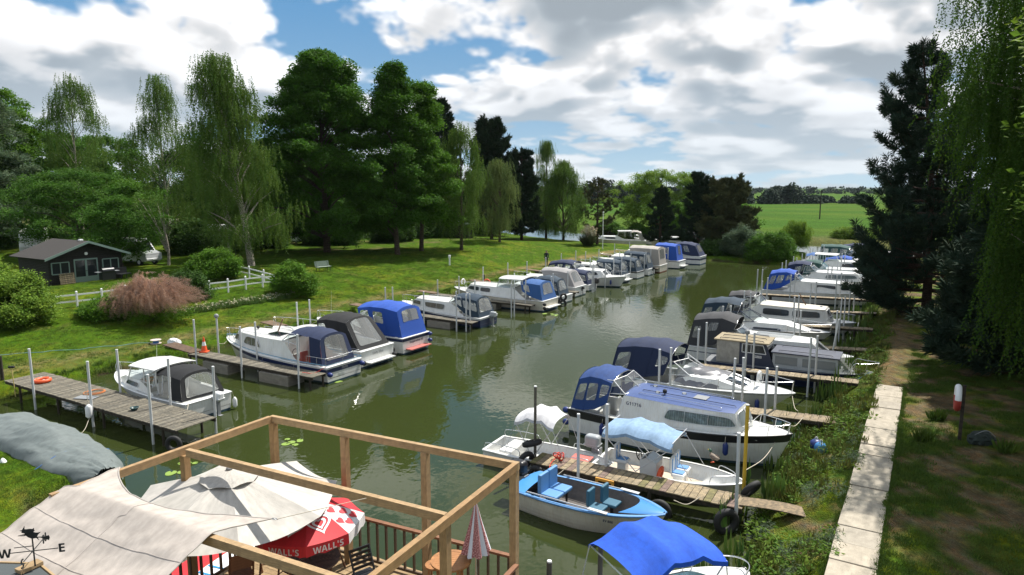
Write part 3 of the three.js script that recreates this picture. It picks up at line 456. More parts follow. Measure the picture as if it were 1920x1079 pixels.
// right bank
conifer('pine_tree', 'big dark pine leaning over the footpath on the right bank', onGround(0.3, 53.5), { h: 17.8, w: 9.8, base: 0.4, whorl: 7, lx: -1.5, lz: -0.5, geo: GEO.midTuft, mat: L.pineBlue, dens: 3.6, k: 0.95, tr: 0.34, step: 0.72, inner: 0.3, up: 0.3, profile: (f) => Math.pow(Math.min(1, (1 - f) * 1.55), 0.9) });
conifer('pine_tree', 'second dark pine up the slope behind the weeping birch', onGround(6.8, 45), { h: 15.0, w: 11, base: 0.5, whorl: 8, geo: GEO.midTuft, mat: L.pineBlue, dens: 4.2, tr: 0.34, step: 0.7, inner: 0.12, profile: (f) => Math.pow(1 - f, 0.5) });
conifer('pine_tree', 'low dark pine at the right edge below the birch strands', onGround(4.8, 37.5), { h: 12.0, w: 10.4, base: 0.5, whorl: 8, geo: GEO.midTuft, mat: L.pineBlue, dens: 4.2, tr: 0.3, step: 0.6, inner: 0.12, profile: (f) => Math.pow(1 - f, 0.5) });
weeping('weeping_birch', 'large weeping birch with hanging leaf curtains over the right bank', onGround(6.4, 31), { h: 20, base: 9.4, w: 12.8, n: 190, per: 30, cr: 0.95, geo: GEO.nearStrand, mat: L.birchNear, len: 1.25, tr: 0.34, profile: 'droop', k: 1.2 });
weeping('weeping_birch', 'narrow weeping birch trailing to the ground at the right edge', onGround(4.9, 27), { h: 12.5, base: 4.4, w: 5.4, n: 70, per: 30, cr: 0.8, geo: GEO.nearStrand, mat: L.birchNear, len: 1.2, tr: 0.2, profile: 'droop', k: 1.2 });
broad('lime_tree', 'bright leaved lime tree reaching in at the right edge', onGround(6.6, 19.5), { h: 17, base: 6.2, w: 9.8, n: 105, per: 24, cr: 0.85, geo: GEO.near, mat: L.bright, profile: 'round', tr: 0.28, tips: 0 });

{ // weeds, reeds and grass along the banks
  R = mulberry(71);
  const weed = [clusterGeo(12, 0.20, 0.13, 0.07, 0.6), clusterGeo(12, 0.22, 0.16, 0.05, 0.7)], lw = [[], [], []], rd = [], gr = [], lg = [], gw = [];
  for (let i = 0; i < 10500; i++) { const t = rr(12, 90), s = rr(-4.3, -1.3); const d = waterDist(s, t); if (d < -0.1 || d > 2.2) continue; const k = fbm(s * 0.5, t * 0.5, 2); if (k < -0.02 && d > 0.35 + 0.6 * R()) continue; if (t > 45 && R() < 0.5) continue; const y = height(s, t); if (k > 0.42 && t < 30) { gw.push({ p: W(s, t, y + rr(0, 0.3)), s: rr(.7, 1.1) }); continue; } if (t > 18.3 && t < 20.6 && s > -3.2) continue; lw[i % 3].push({ p: W(s, t, y + rr(0.02, 0.35 * (1.2 - d * 0.4))), s: rr(0.7, 1.5) }); }
  for (let i = 0; i < 900; i++) { const t = rr(12, 70), s = rr(-4.9, -2.7), d = waterDist(s, t); if (d < -1.1 || d > 0.6) continue; if (noise(s * 0.6, t * 0.5) < 0.25) continue; rd.push({ p: W(s, t, Math.max(-0.3, height(s, t))), v: V(1, rr(0.5, 1.25), 1) }); }
  for (let i = 0; i < 52000; i++) { const t = Math.sqrt(rr(11 * 11, 46 * 46)), s = rr(-1.9, 9); if (s > -1.42 && s < -0.38 && t < 33.4) continue; const n1 = fbm(s * 0.09, t * 0.09, 3), n2 = fbm(s * 0.45 + 40, t * 0.45, 3); if (n2 * 0.7 + n1 * 0.6 < rr(-0.15, 0.25)) continue; if (t > 33 && s < -0.2) continue; gr.push({ p: W(s, t, height(s, t)), s: rr(0.5, 1.2) }); }
  for (let i = 0; i < 12000; i++) { const t = rr(11, 92), s = rr(-40, -35.4), d = waterDist(s, t); if (d < -0.05 || d > 1.0) continue; if (noise(s * 0.5, t * 0.4) < -0.1) continue; lg.push({ p: W(s, t, height(s, t)), s: rr(0.35, 1.05) * (1.1 - 0.5 * d) }); }
  for (let i = 0; i < 1800; i++) { const s = rr(-30, -21.5), t = rr(9, 12), d = waterDist(s, t); if (d < 0 || d > 0.5) continue; lg.push({ p: W(s, t, height(s, t)), s: rr(0.25, 0.6) }); }
  const put = (n, g, m, l) => { const o = scatter(scene, numbered(n), g, m, l); o.userData.kind = 'stuff'; o.userData.label = { bank_weeds: 'leafy green weeds on the bank below the footpath', silver_weeds: 'silvery grey weeds on the bank below the footpath', reeds: 'thin green reeds standing at the water edge', grass: 'patchy grass tufts under the trees of the right bank', bank_grass: 'long grass along the edge of the mooring lawn' }[n]; o.userData.category = 'plants'; };
  put('bank_weeds', weed[0], L.weed, lw[0]); put('bank_weeds', weed[1], L.weedLt, lw[1]); put('bank_weeds', bladeGeo(14, 0.30, 0.02, 0.12, 0.9), L.weedDry, lw[2]); if (gw.length) put('silver_weeds', clusterGeo(22, 0.22, 0.12, 0.018, 0.9), L.weedGrey, gw); put('reeds', bladeGeo(7, 1.1, 0.02, 0.10, 0.35), L.reed, rd);
  put('grass', bladeGeo(12, 0.13, 0.014, 0.13, 0.9), L.shadeblade, gr); put('bank_grass', bladeGeo(9, 0.34, 0.03, 0.16, 0.7), L.blade, lg);
  // lawn growing through: short tufts near the camera on the left
  const sh = []; for (let i = 0; i < 9000; i++) { const s = rr(-31, -22), t = rr(5.5, 11), d = waterDist(s, t); if (d < 0.2) continue; sh.push({ p: W(s, t, height(s, t)), s: rr(0.4, 0.8) }); } const o = scatter(scene, 'lawn_grass', bladeGeo(12, 0.09, 0.012, 0.12, 0.9), L.blade, sh); o.userData = { kind: 'stuff', label: 'short mown grass of the near lawn', category: 'plants' };
  const lt = []; for (let i = 0; i < 46000; i++) { const t = rr(12, 64), s = rr(-56, -37.4); if (noise(s * 0.35, t * 0.35) + 0.6 * noise(s * 1.1, t * 1.1) < rr(-0.6, 0.5)) continue; lt.push({ p: W(s, t, height(s, t) - 0.01), s: rr(0.5, 1.25), k: rr(0.7, 1.35) }); } { const o = scatter(scene, numbered('lawn_grass'), bladeGeo(10, 0.10, 0.022, 0.17, 1.1), L.blade, lt); o.userData = { kind: 'stuff', label: 'uneven grass tufts of the mooring lawn', category: 'plants' }; }
  const ed = []; for (let i = 0; i < 2600; i++) { const t = rr(10, 33.4), sd = R() < 0.5 ? -1 : 1, s = -0.9 + sd * (0.5 + Math.abs(rr(-0.1, 0.12)) * (noise(t * 0.9, sd) > -0.2 ? 1 : 0.2) - 0.05 * Math.max(0, noise(t * 2.2, sd * 3))); ed.push({ p: W(s, t, height(s, t) + 0.02), s: rr(0.5, 1.3) }); } { const o = scatter(scene, 'path_edge_grass', bladeGeo(9, 0.11, 0.014, 0.08, 1.2), L.shadeblade, ed); o.userData = { kind: 'stuff', label: 'grass creeping over the edges of the slab path', category: 'plants' }; }
  // iris clumps and a white flowering strip
  [[0.35, 26.0], [0.75, 28.7], [2.6, 25.6], [4.6, 26.4], [3.5, 17.2]].forEach(([s, t], i) => { const m = thing('sedge_tuft', ['dark grass tuft beside the path corner', 'brighter grass tuft just past the end of the slabs', 'grass tuft behind the lifebuoy post', 'grass tuft near the right edge under the birch', 'long bladed tuft on the bare ground right of the path'][i], 'plant', onGround(s, t), 0, 'grass tufts on the right bank'); scatter(m, 'blades', bladeGeo(60, 0.5, 0.02, 0.14, 0.8), L.blade, [{ p: V(0, 0, 0), s: 1 }, { p: V(0.1, 0, 0.08), s: 0.9 }, { p: V(-0.1, 0, 0.05), s: 0.8 }]); });
  const fl = [], fw = []; for (let i = 0; i < 700; i++) { const t = rr(27, 37.5), s = -44.2 + 0.02 * t + rr(-0.45, 0.45); fl.push({ p: W(s, t, height(s, t)), s: rr(0.7, 1.2) }); if (R() < 0.35) fw.push({ p: W(s, t, height(s, t) + rr(.25, .4)), s: rr(.5, 1) }); }
  const bed = thing('daffodil_strip', 'strip of fading pale flowers below the white fence', 'plants', V(0, 0, 0)); scatter(bed, 'leaves', bladeGeo(12, 0.42, 0.03, 0.14, 0.9), L.reed, fl); scatter(bed, 'flowers', clusterGeo(5, 0.1, 0.1, 0.08), mat([0.55, 0.52, 0.35], 0.8), fw);
}
{ // hedgerow trees on the far edge of the field
  R = mulberry(81); const l = [], g = clusterGeo(40, 2.2, 2.0, 1.4, 0.8);
  for (let x = -640; x < 330; x += rr(5, 9)) { const z = -372 - 30 * noise(x * 0.01, 3) - rr(0, 30), h = (10.5 + 3.5 * noise(x * 0.02, 9) + rr(-1, 1.5)) * (x > 168 && x < 215 ? 0.45 : 1) * (x < 60 ? 1.35 : 1); for (let i = 0; i < 44; i++) { const d = rdir(); l.push({ p: V(x + d.x * 5.5, 0.6 + Math.abs(d.y) * h * 0.85 * (0.6 + 0.4 * R()), z + d.z * 4), s: rr(0.6, 1.0) }); } }
  for (let x = -900; x < 900; x += rr(12, 22)) { const z = -900 - rr(0, 260); for (let i = 0; i < 8; i++) { const d = rdir(); l.push({ p: V(x + d.x * 12, 1 + Math.abs(d.y) * 8, z + d.z * 8), s: rr(1.4, 2.1) }); } }
  const o = scatter(scene, 'woodland', g, L.far, l); o.userData = { kind: 'stuff', label: 'dark line of hedgerow trees across the far side of the field', category: 'trees' };
  [[1216, 0], [1226, 1], [1231, 2]].forEach(([px], i) => { const z = -430, x = (px - 960) / 1280 * 436, t = thing('poplar_tree', ['tallest far poplar on the skyline', 'middle far poplar on the skyline', 'shortest far poplar on the skyline'][i], 'tree', V(x, 0.8, z)), h = [16, 14, 12][i], q = []; for (let k = 0; k < 70; k++) { const f = R(), a = rr(0, 6.28), r = 1.1 * Math.sin(Math.PI * (0.1 + 0.86 * f)); q.push({ p: V(Math.cos(a) * r, 1 + f * h, Math.sin(a) * r), s: 0.45 }); } scatter(t, 'crown', g, L.poplar, q); part(t, 'trunk', taper([V(0, -.3, 0), V(0, h * .5, 0), V(0, h, 0)], 0.25, 0.05), bark); });
}

// ------------------------------------------------------------------ boats
// local axes of a boat: x from the stern (0) to the bow (L), y up from the water line, z across
const font = await new FontLoader().loadAsync('fonts/droid/droid_sans_bold.typeface.json');
const serif = await new FontLoader().loadAsync('fonts/droid/droid_serif_bold.typeface.json');
function letters(txt, size, f = font) { const g = new TextGeometry(txt, { font: f, size, depth: 0.006, curveSegments: 3 }); g.computeBoundingBox(); g.translate(-(g.boundingBox.max.x + g.boundingBox.min.x) / 2, 0, 0); return g; }
function hullForm(o) {
  const { L, B } = o, fb = o.fb ?? 0.75, rise = o.rise ?? 0.45, full = o.full ?? 2.4;
  const half = (x) => { const u = clamp(x / L, 0, 1); return B / 2 * (0.90 + 0.10 * sm(0, 0.3, u)) * Math.pow(Math.max(0, 1 - Math.pow(Math.max(0, (u - 0.42) / 0.58), full)), 0.85); };
  const sheer = (x) => { const u = clamp(x / L, 0, 1); return fb + rise * u * u; };
  const wl = (x) => { const u = clamp(x / L, 0, 1); return half(x) * lerp(0.93, 0.42, sm(0.45, 1, u)); };
  const stem = (y) => L - 0.02 - (1 - clamp(y / (fb + rise), -0.3, 1)) * (o.rake ?? 0.75);
  return { half, sheer, wl, stem, fb };
}
function hullStrip(o, F, f0, f1, off = 0, n = 26, rows = 3) { // strip of the topsides between heights f0..f1 (functions of x, in metres), both sides and the transom
  const side = (sg) => { const r = []; for (let i = 0; i <= n; i++) { const u = 1 - Math.pow(1 - i / n, 1.6), row = []; for (let j = 0; j <= rows; j++) { const x0 = u * o.L, y = lerp(f0(x0), f1(x0), j / rows), x = u * F.stem(y), k = clamp(y / F.sheer(x0), -0.6, 1), w = k >= 0 ? lerp(F.wl(x0), F.half(x0), Math.pow(k, 0.75)) : F.wl(x0) * (1 + k * 0.75); row.push({ x, y, z: sg * (w + off * (i < n ? 1 : 0)), u: x, v: y }); } r.push(row); } return r; };
  const a = side(1), b = side(-1), tr = []; for (let j = 0; j <= rows; j++) tr.push([{ ...a[0][j], x: -off, u: a[0][j].z }, { x: -off, y: a[0][j].y, z: 0, u: 0, v: a[0][j].y }, { ...b[0][j], x: -off, u: b[0][j].z }]);
  return mg([surf(a), surf(b), surf(tr)]);
}
const ring = (pts, r, n = 5) => { const o = []; for (let i = 0; i < pts.length; i++) o.push(bar(pts[i], pts[(i + 1) % pts.length], r, n)); return mg(o); };
function rounded(a, k = 0.25, m = 3) { // round the corners of a polygon [x,v]
  const o = [], n = a.length; for (let i = 0; i < n; i++) { const p = a[(i + n - 1) % n], c = a[i], q = a[(i + 1) % n]; for (let j = 0; j <= m; j++) { const t = j / m, s = [lerp(c[0], p[0], k), lerp(c[1], p[1], k)], e = [lerp(c[0], q[0], k), lerp(c[1], q[1], k)]; o.push([(1 - t) ** 2 * s[0] + 2 * t * (1 - t) * c[0] + t * t * e[0], (1 - t) ** 2 * s[1] + 2 * t * (1 - t) * c[1] + t * t * e[1]]); } } return o;
}
function split(g) { // each triangle into four, so that panels follow curved sides
  const p = g.attributes.position, o = [], v = (i) => [p.getX(i), p.getY(i), p.getZ(i)], m = (a, b) => [(a[0] + b[0]) / 2, (a[1] + b[1]) / 2, (a[2] + b[2]) / 2];
  for (let i = 0; i < p.count; i += 3) { const a = v(i), b = v(i + 1), c = v(i + 2), ab = m(a, b), bc = m(b, c), ca = m(c, a); for (const t of [[a, ab, ca], [ab, b, bc], [ca, bc, c], [ab, bc, ca]]) for (const q of t) o.push(...q); }
  const r = new THREE.BufferGeometry(); r.setAttribute('position', new THREE.Float32BufferAttribute(o, 3)); return tidy(r);
}
function mapped(outline, holes, f) { // flat outline with holes, carried onto a surface f(x, v)
  const s = new THREE.Shape(outline.map((p) => new THREE.Vector2(...p))); for (const h of holes) s.holes.push(new THREE.Path(h.map((p) => new THREE.Vector2(...p))));
  const g = split(split(tidy(new THREE.ShapeGeometry(s)))), p = g.attributes.position; for (let i = 0; i < p.count; i++) { const q = f(p.getX(i), p.getY(i)); p.setXYZ(i, q.x, q.y, q.z); } g.computeVertexNormals(); return tidy(g);
}
const quad = (a, b, c, d) => surf([[a, b], [d, c]]);
function fenderGeo(len = 0.5, r = 0.1) { return new THREE.LatheGeometry([[0, 0], [r * 0.5, 0.02], [r, 0.1], [r, len - 0.12], [r * 0.6, len - 0.04], [r * 0.25, len], [0, len]].map((p) => new THREE.Vector2(...p)), 8); }
const ballGeo = () => new THREE.SphereGeometry(0.16, 10, 8);
function outboard(parent, x, y, z, cowlMat, k = 1) {
  const m = part(parent, 'outboard_motor', [box(0.10 * k, 0.9 * k, 0.16 * k, x - 0.22 * k, y - 0.35 * k, z), box(0.34 * k, 0.04, 0.2 * k, x - 0.26 * k, y - 0.62 * k, z), box(0.2 * k, 0.34 * k, 0.22 * k, x - 0.06 * k, y - 0.02 * k, z)], M.greyPlastic);
  part(m, 'cowl', [rbox(0.52 * k, 0.44 * k, 0.36 * k, 0.12 * k, x - 0.26 * k, y + 0.34 * k, z, 3), box(0.54 * k, 0.03, 0.37 * k, x - 0.26 * k, y + 0.24 * k, z)], cowlMat); return m;
}
function rail(parent, F, o, x0, x1, h, name = 'bow_rail', both = true) {
  const g = [], top = []; const n = 5;
  for (const sg of [1, -1]) { const pts = []; for (let i = 0; i <= n; i++) { const x = lerp(x0, x1, i / n), b = F.half(x) * 0.93 - 0.03; pts.push(V(Math.min(x, o.L - 0.12), F.sheer(x) + h * (i === 0 ? 0.15 : 1), sg * Math.max(0.08, b))); } for (let i = 1; i <= n; i += 2) g.push(bar(V(pts[i].x - 0.05, F.sheer(pts[i].x), pts[i].z), pts[i], 0.013, 5)); g.push(tube(pts, 0.015, 14, 5)); top.push(pts[n]); }
  g.push(bar(top[0], top[1], 0.015, 5)); part(parent, name, g, M.steel);
}
// canopy: sections [{x, w, yb, ys, yr, wt}] from the front to the back; panels between posts may hold windows
function canopy(parent, o) {
  const S = o.sections, N = 9, rows = [];
  for (let i = 0; i < S.length; i++) { const c = S[i], r = []; for (let j = 0; j < N; j++) { const a = j / (N - 1) * 2 - 1; r.push({ x: c.x + (c.bend ?? 0) * (1 - a * a), y: c.ys + (c.yr - c.ys) * (1 - Math.pow(Math.abs(a), 2.6)) - 0.012 * (i % 2) * (1 - a * a), z: a * c.wt, u: c.x, v: a * c.wt }); } rows.push(r); }
  // sagging cloth between the hoops
  const fine = []; for (let i = 0; i + 1 < rows.length; i++) for (let k = 0; k < 4; k++) { const f = k / 4, sag = 0.035 * Math.sin(Math.PI * f); fine.push(rows[i].map((p, j) => { const q = rows[i + 1][j]; return { x: lerp(p.x, q.x, f), y: lerp(p.y, q.y, f) - sag + 0.006 * Math.sin(j * 3 + i * 5 + k * 2), z: lerp(p.z, q.z, f), u: lerp(p.u, q.u, f), v: p.v }; })); } fine.push(rows[rows.length - 1]);
  const hood = part(parent, 'canopy', [surf(fine)], o.mat);
  const g = [], panes = [], seams = [], trims = [];
  for (const sg of [1, -1]) for (let i = 0; i + 1 < S.length; i++) {
    const a = S[i], b = S[i + 1]; if (o.openSides?.includes(i)) continue;
    const f = (u, v) => { const x0 = lerp(a.x, b.x, u), bot = V(lerp(a.xb ?? a.x, b.xb ?? b.x, u), lerp(a.yb, b.yb, u), sg * lerp(a.w, b.w, u)), top = V(x0, lerp(a.ys, b.ys, u), sg * lerp(a.wt, b.wt, u)), m = bot.lerp(top, v); m.z += sg * 0.02 * Math.sin(Math.PI * v); return m; };
    const holes = []; const win = o.windows?.[i]; if (win) for (const w of win) { const h = rounded(w, 0.16, 2); holes.push(h); panes.push(mapped(h, [], (u, v) => { const p = f(u, v); p.z += sg * 0.012 + 0.01 * Math.sin(u * 9) * sg; return p; })); trims.push(ring(h.map(([u, v]) => { const p = f(u, v); p.z += sg * 0.004; return p; }), 0.008, 4)); }
    g.push(mapped([[0, 0], [0.33, 0], [0.66, 0], [1, 0], [1, 0.33], [1, 0.66], [1, 1], [0.66, 1], [0.33, 1], [0, 1], [0, 0.5]], holes, f));
    seams.push(tube([0, 0.33, 0.66, 1].map((v) => f(1, v)), 0.012, 6, 4));
  }
  const e = S[S.length - 1]; // back panel
  if (o.back !== false) {
    const f = (u, v) => V(lerp(e.xb ?? e.x, e.x, v) - 0.015, lerp(e.yb, e.ys + (e.yr - e.ys) * (1 - Math.pow(Math.abs(2 * u - 1), 2.6)), v), lerp(-e.w, e.w, u) * lerp(1, e.wt / e.w, v));
    const h = (o.rear ?? [[[0.16, 0.34], [0.84, 0.34], [0.82, 0.88], [0.18, 0.88]]]).map((w) => rounded(w, 0.1, 2));
    g.push(mapped([[0, 0], [0.25, 0], [0.5, 0], [0.75, 0], [1, 0], [1, 0.5], [1, 1], [0.75, 1], [0.5, 1], [0.25, 1], [0, 1], [0, 0.5]], h, f)); for (const q of h) { panes.push(mapped(q, [], (u, v) => { const p = f(u, v); p.x -= 0.012 + 0.012 * Math.sin(u * 14); return p; })); trims.push(ring(q.map(([u, v]) => { const p = f(u, v); p.x -= 0.004; return p; }), 0.008, 4)); }
  }
  if (g.length) part(hood, 'side_curtain', [...g, ...seams], o.mat);
  panes.forEach((p) => part(hood, 'window', p, M.vinyl));
  if (trims.length) part(hood, 'window_trim', trims, o.mat);
  // hoops
  parts(hood, 'hoop', S.map((c, i) => tube(rows[i].map((p, j) => V(p.x, p.y - 0.03, p.z * 0.985)), 0.013, 14, 5)).concat(S.flatMap((c, i) => [1, -1].map((sg) => bar(V(c.xb ?? c.x, c.yb, sg * c.w * 0.97), V(c.x, c.ys - 0.02, sg * c.wt * 0.97), 0.013, 5)))), M.steel);
  return hood;
}
function cruiser(id, label, s, t, o) {
  // s, t: the stern's middle; dir +1 bow to the right bank, -1 bow to the left bank
  o = { L: 8, B: 2.7, dir: 1, yaw: 0, hull: M.gel, band: M.navy, bandTop: 0.02, bandH: 0.2, bottom: M.antifoul, deck: M.gel, cabinMat: M.gel, roof: null, cab: [0.38, 0.82], ch: 0.72, cin: 0.3, slope: 0.75, cockFloor: 0.28, ...o };
  R = mulberry(9000 + id * 31);
  const b = thing(o.name ?? 'cabin_cruiser', label, 'boat', W(s, t, 0), ROT + (o.dir < 0 ? Math.PI : 0) + o.yaw, o.group), F = hullForm(o), { half, sheer } = F, Lh = o.L;
  const bt = (x) => sheer(x) - o.bandTop, bb = (x) => sheer(x) - o.bandTop - o.bandH, boot = () => 0.10;
  const hull = part(b, 'hull', [hullStrip(o, F, boot, (x) => sheer(x))], o.hull);
  part(hull, 'bottom_paint', [hullStrip(o, F, () => -0.45, () => 0.10)], o.bottom);
  if (o.band) part(hull, 'hull_band', [hullStrip(o, F, bb, bt, 0.012, 26, 1)], o.band);
  if (o.line) part(hull, 'pinstripe', [hullStrip(o, F, (x) => sheer(x) + o.line[1], (x) => sheer(x) + o.line[1] + o.line[2], 0.010, 26, 1)], o.line[0]);
  { const g = []; for (const sg of [1, -1]) g.push(tube(Array.from({ length: 15 }, (_, i) => { const x = Lh * (1 - Math.pow(1 - i / 14, 1.5)); return V(Math.min(x, Lh - 0.03), sheer(x), sg * (half(x) + 0.01)); }), 0.028, 26, 5)); g.push(bar(V(-0.01, sheer(0), half(0)), V(-0.01, sheer(0), -half(0)), 0.028, 5)); part(hull, 'rubbing_strake', g, o.strake ?? (o.band === M.black ? M.black : M.white)); }
  const cx0 = o.cab[0] * Lh, cx1 = o.cab[1] * Lh, ck0 = 0.25, sideW = 0.2;
  // deck, with the cockpit left open
  const dk = [], n = 18;
  { const r = []; for (let i = 0; i <= n; i++) { const x = lerp(cx0 - 0.05, Lh - 0.06, i / n), h = half(x) * 0.995, row = []; for (let j = 0; j <= 6; j++) { const a = j / 6 * 2 - 1; row.push({ x, y: sheer(x) + 0.05 * (1 - a * a) * Math.min(1, h), z: a * h, u: x, v: a * h }); } r.push(row); } dk.push(surf(r)); }
  for (const sg of [1, -1]) { const r = []; for (let i = 0; i <= 6; i++) { const x = lerp(0, cx0, i / 6), h = half(x); r.push([{ x, y: sheer(x), z: sg * h, u: x, v: h }, { x, y: sheer(x) + 0.02, z: sg * (h - sideW), u: x, v: h - sideW }, { x, y: o.cockFloor, z: sg * (h - sideW), u: x, v: h - 0.8 }]); } dk.push(surf(r)); }
  dk.push(box(ck0, 0.03, half(0) * 2 - 0.02, ck0 / 2, sheer(0) + 0.008, 0), box(0.02, sheer(0) - o.cockFloor, half(0) * 2 - 2 * sideW, ck0, (sheer(0) + o.cockFloor) / 2, 0));
  part(b, 'deck', dk, o.deck);
  part(b, 'cockpit_floor', [box(cx0, 0.03, half(1) * 2 - 0.3, cx0 / 2, o.cockFloor - 0.02, 0)], o.sole ?? M.cockpit);
  part(b, 'seat', [rbox(0.5, 0.42, half(0) * 2 - 0.6, 0.06, ck0 + 0.3, o.cockFloor + 0.2, 0), rbox(0.5, 0.5, 0.5, 0.06, cx0 - 0.7, o.cockFloor + 0.25, 0.5), rbox(0.12, 0.55, 0.48, 0.05, cx0 - 0.98, o.cockFloor + 0.72, 0.5), rbox(0.5, 0.5, 0.5, 0.06, cx0 - 0.7, o.cockFloor + 0.25, -0.5), rbox(0.12, 0.55, 0.48, 0.05, cx0 - 0.98, o.cockFloor + 0.72, -0.5)], o.seats ?? M.seatWhite);
  // cabin
  const cw = (x) => Math.max(0.12, half(x) - o.cin), top = (x) => { const u = (x - cx0) / (cx1 - cx0); return o.ch * (o.step && u < o.step[0] ? o.step[1] : 1) - (o.fall ?? 0.10) * Math.max(0, u) * o.ch; };
  const cf = (sg) => (x, v) => { const w = cw(x), y0 = sheer(x) + 0.02; return V(x, lerp(y0, sheer(lerp(cx0, x, 0.5)) + top(x), v), sg * lerp(w, w * 0.90 - 0.03, v)); };
  const xe = cx1 - o.slope, cabin = [], NS = 12;
  const roofRows = []; for (let i = 0; i <= NS; i++) { const x = lerp(cx0 - (o.brow ?? 0.0), xe, i / NS), p = cf(1)(x, 1), row = []; for (let j = 0; j <= 8; j++) { const a = j / 8 * 2 - 1; row.push({ x: x + (i === NS ? 0.06 * (1 - a * a) : 0), y: p.y + (o.camber ?? 0.10) * (1 - Math.pow(Math.abs(a), 2.2)), z: a * (p.z + (o.eave ?? 0)), u: x, v: a * p.z }); } roofRows.push(row); }
  for (const sg of [1, -1]) { const r = []; for (let i = 0; i <= NS; i++) { const x = lerp(cx0, xe, i / NS), f = cf(sg); r.push([0, 0.5, 1].map((v) => { const p = f(x, v); return { x: p.x, y: p.y, z: p.z, u: x, v: p.y }; })); } cabin.push(surf(r)); }
  { // sloping front, three facets
    const wT = cf(1)(xe, 1), wB = cw(cx1), yB = sheer(cx1) + 0.04, fr = []; for (let j = 0; j <= 8; j++) { const a = j / 8 * 2 - 1; fr.push([{ x: xe + 0.06 * (1 - a * a), y: wT.y + (o.camber ?? 0.10) * (1 - Math.pow(Math.abs(a), 2.2)), z: a * wT.z }, { x: cx1 - 0.22 * a * a, y: yB, z: a * Math.min(wB + 0.1, cw(cx1 - 0.22)) }]); } cabin.push(surf(fr));
    for (const sg of [1, -1]) { const f = cf(sg), p0 = f(xe, 0), p1 = f(xe, 1), q = V(cx1 - 0.22, yB, sg * Math.min(wB + 0.1, cw(cx1 - 0.22))); cabin.push(tidy(mapped([[0, 0], [1, 0], [0, 1]], [], (u, v) => p0.clone().multiplyScalar(1 - u - v).addScaledVector(q, u).addScaledVector(p1, v)))); }
    // front windows
    if (o.front !== 0) for (const sg of [1, -1]) { const A = (u, v) => { const a = sg * lerp(0.12, 0.84, u), i = V(xe + 0.06 * (1 - a * a), wT.y + (o.camber ?? 0.10) * (1 - Math.pow(Math.abs(a), 2.2)), a * wT.z), e = V(cx1 - 0.22 * a * a, yB, a * Math.min(wB + 0.1, cw(cx1 - 0.22))); const p = e.lerp(i, v); p.x += 0.014; p.y += 0.014; return p; }; const w = rounded([[0, 0.22], [1, 0.22], [1, 0.86], [0, 0.86]], 0.18, 2); cabin.pane ??= []; cabin.pane.push([mapped(w, [], A), ring(w.map(([u, v]) => A(u, v)), 0.016, 4)]); }
  }
  cabin.push(quad(...[[1, 0], [1, 1], [-1, 1], [-1, 0]].map(([sg, v]) => { const p = cf(sg)(cx0, v); p.x -= 0.0; if (v === 0) p.y = o.cockFloor; return p; })));
  const cb = part(b, 'cabin', cabin, o.cabinMat);
  const rf = part(cb, 'roof', [surf(roofRows)], o.roof ?? o.cabinMat); rf.position.y = 0.004;
  (cabin.pane ?? []).forEach(([p, r]) => { const w = part(cb, 'window', p, o.curtains ? M.curtain : M.glassDark); part(cb, 'window_frame', r, o.frame ?? M.alu); });
  for (const w of o.wins ?? []) for (const sg of [1, -1]) { const h = rounded(w.map(([u, v]) => [lerp(cx0, cx1, u), v]), 0.22, 3), f = cf(sg), off = (d) => (x, v) => { const p = f(x, v); p.z += sg * d; return p; };
    if (o.curtains) { const x0 = Math.min(...h.map((p) => p[0])), x1 = Math.max(...h.map((p) => p[0])); { const cg = mapped(h, [], off(0.018)), cu = cg.attributes.uv, cp = cg.attributes.position; for (let q = 0; q < cu.count; q++) cu.setXY(q, cp.getX(q), cp.getY(q)); part(cb, 'curtain', [cg], o.curtains === true ? M.curtain : o.curtains); for (let x = x0 + 0.75; x < x1 - 0.4; x += 0.85) part(cb, 'glazing_bar', [bar(off(0.034)(x, Math.min(...h.map((p) => p[1])) + 0.01), off(0.034)(x, Math.max(...h.map((p) => p[1])) - 0.01), 0.012, 4)], o.frame ?? M.alu); } part(cb, 'window', [mapped(h, [], off(0.040))], M.glass); part(cb, 'window_frame', [ring(h.map(([x, v]) => off(0.034)(x, v)), 0.017, 5)], o.frame ?? M.alu); }
    else { part(cb, 'window', [mapped(h, [], off(0.018))], M.glassDark); part(cb, 'window_frame', [ring(h.map(([x, v]) => off(0.018)(x, v)), 0.015, 4)], o.frame ?? M.alu); } }
  // side mouldings that sweep down from the cabin to the cockpit coaming
  if (o.sweep !== 0) for (const sg of [1, -1]) { const r = [], len = o.sweep ?? 1.3; for (let i = 0; i <= 8; i++) { const u = i / 8, x = cx0 - len * (1 - u), a = cf(sg)(cx0, 1), y0 = sheer(x) + 0.01, y1 = lerp(y0 + 0.10, a.y, u * u * (3 - 2 * u) * 0.97); r.push([{ x, y: y0, z: sg * (half(x) - o.cin * lerp(0.6, 1, u)), u: x, v: y0 }, { x, y: y1, z: sg * (half(x) - o.cin * lerp(0.6, 1, u)) - sg * 0.03 * u - sg * (cw(cx0) * 0.10) * u, u: x, v: y1 }]); } part(cb, 'coaming', [surf(r)], o.cabinMat); }
  const ry = cf(1)(cx0, 1).y, rw = cf(1)(cx0, 1).z;
  // wind screen
  let sx = cx0, sy = ry + 0.05, sTop = null;
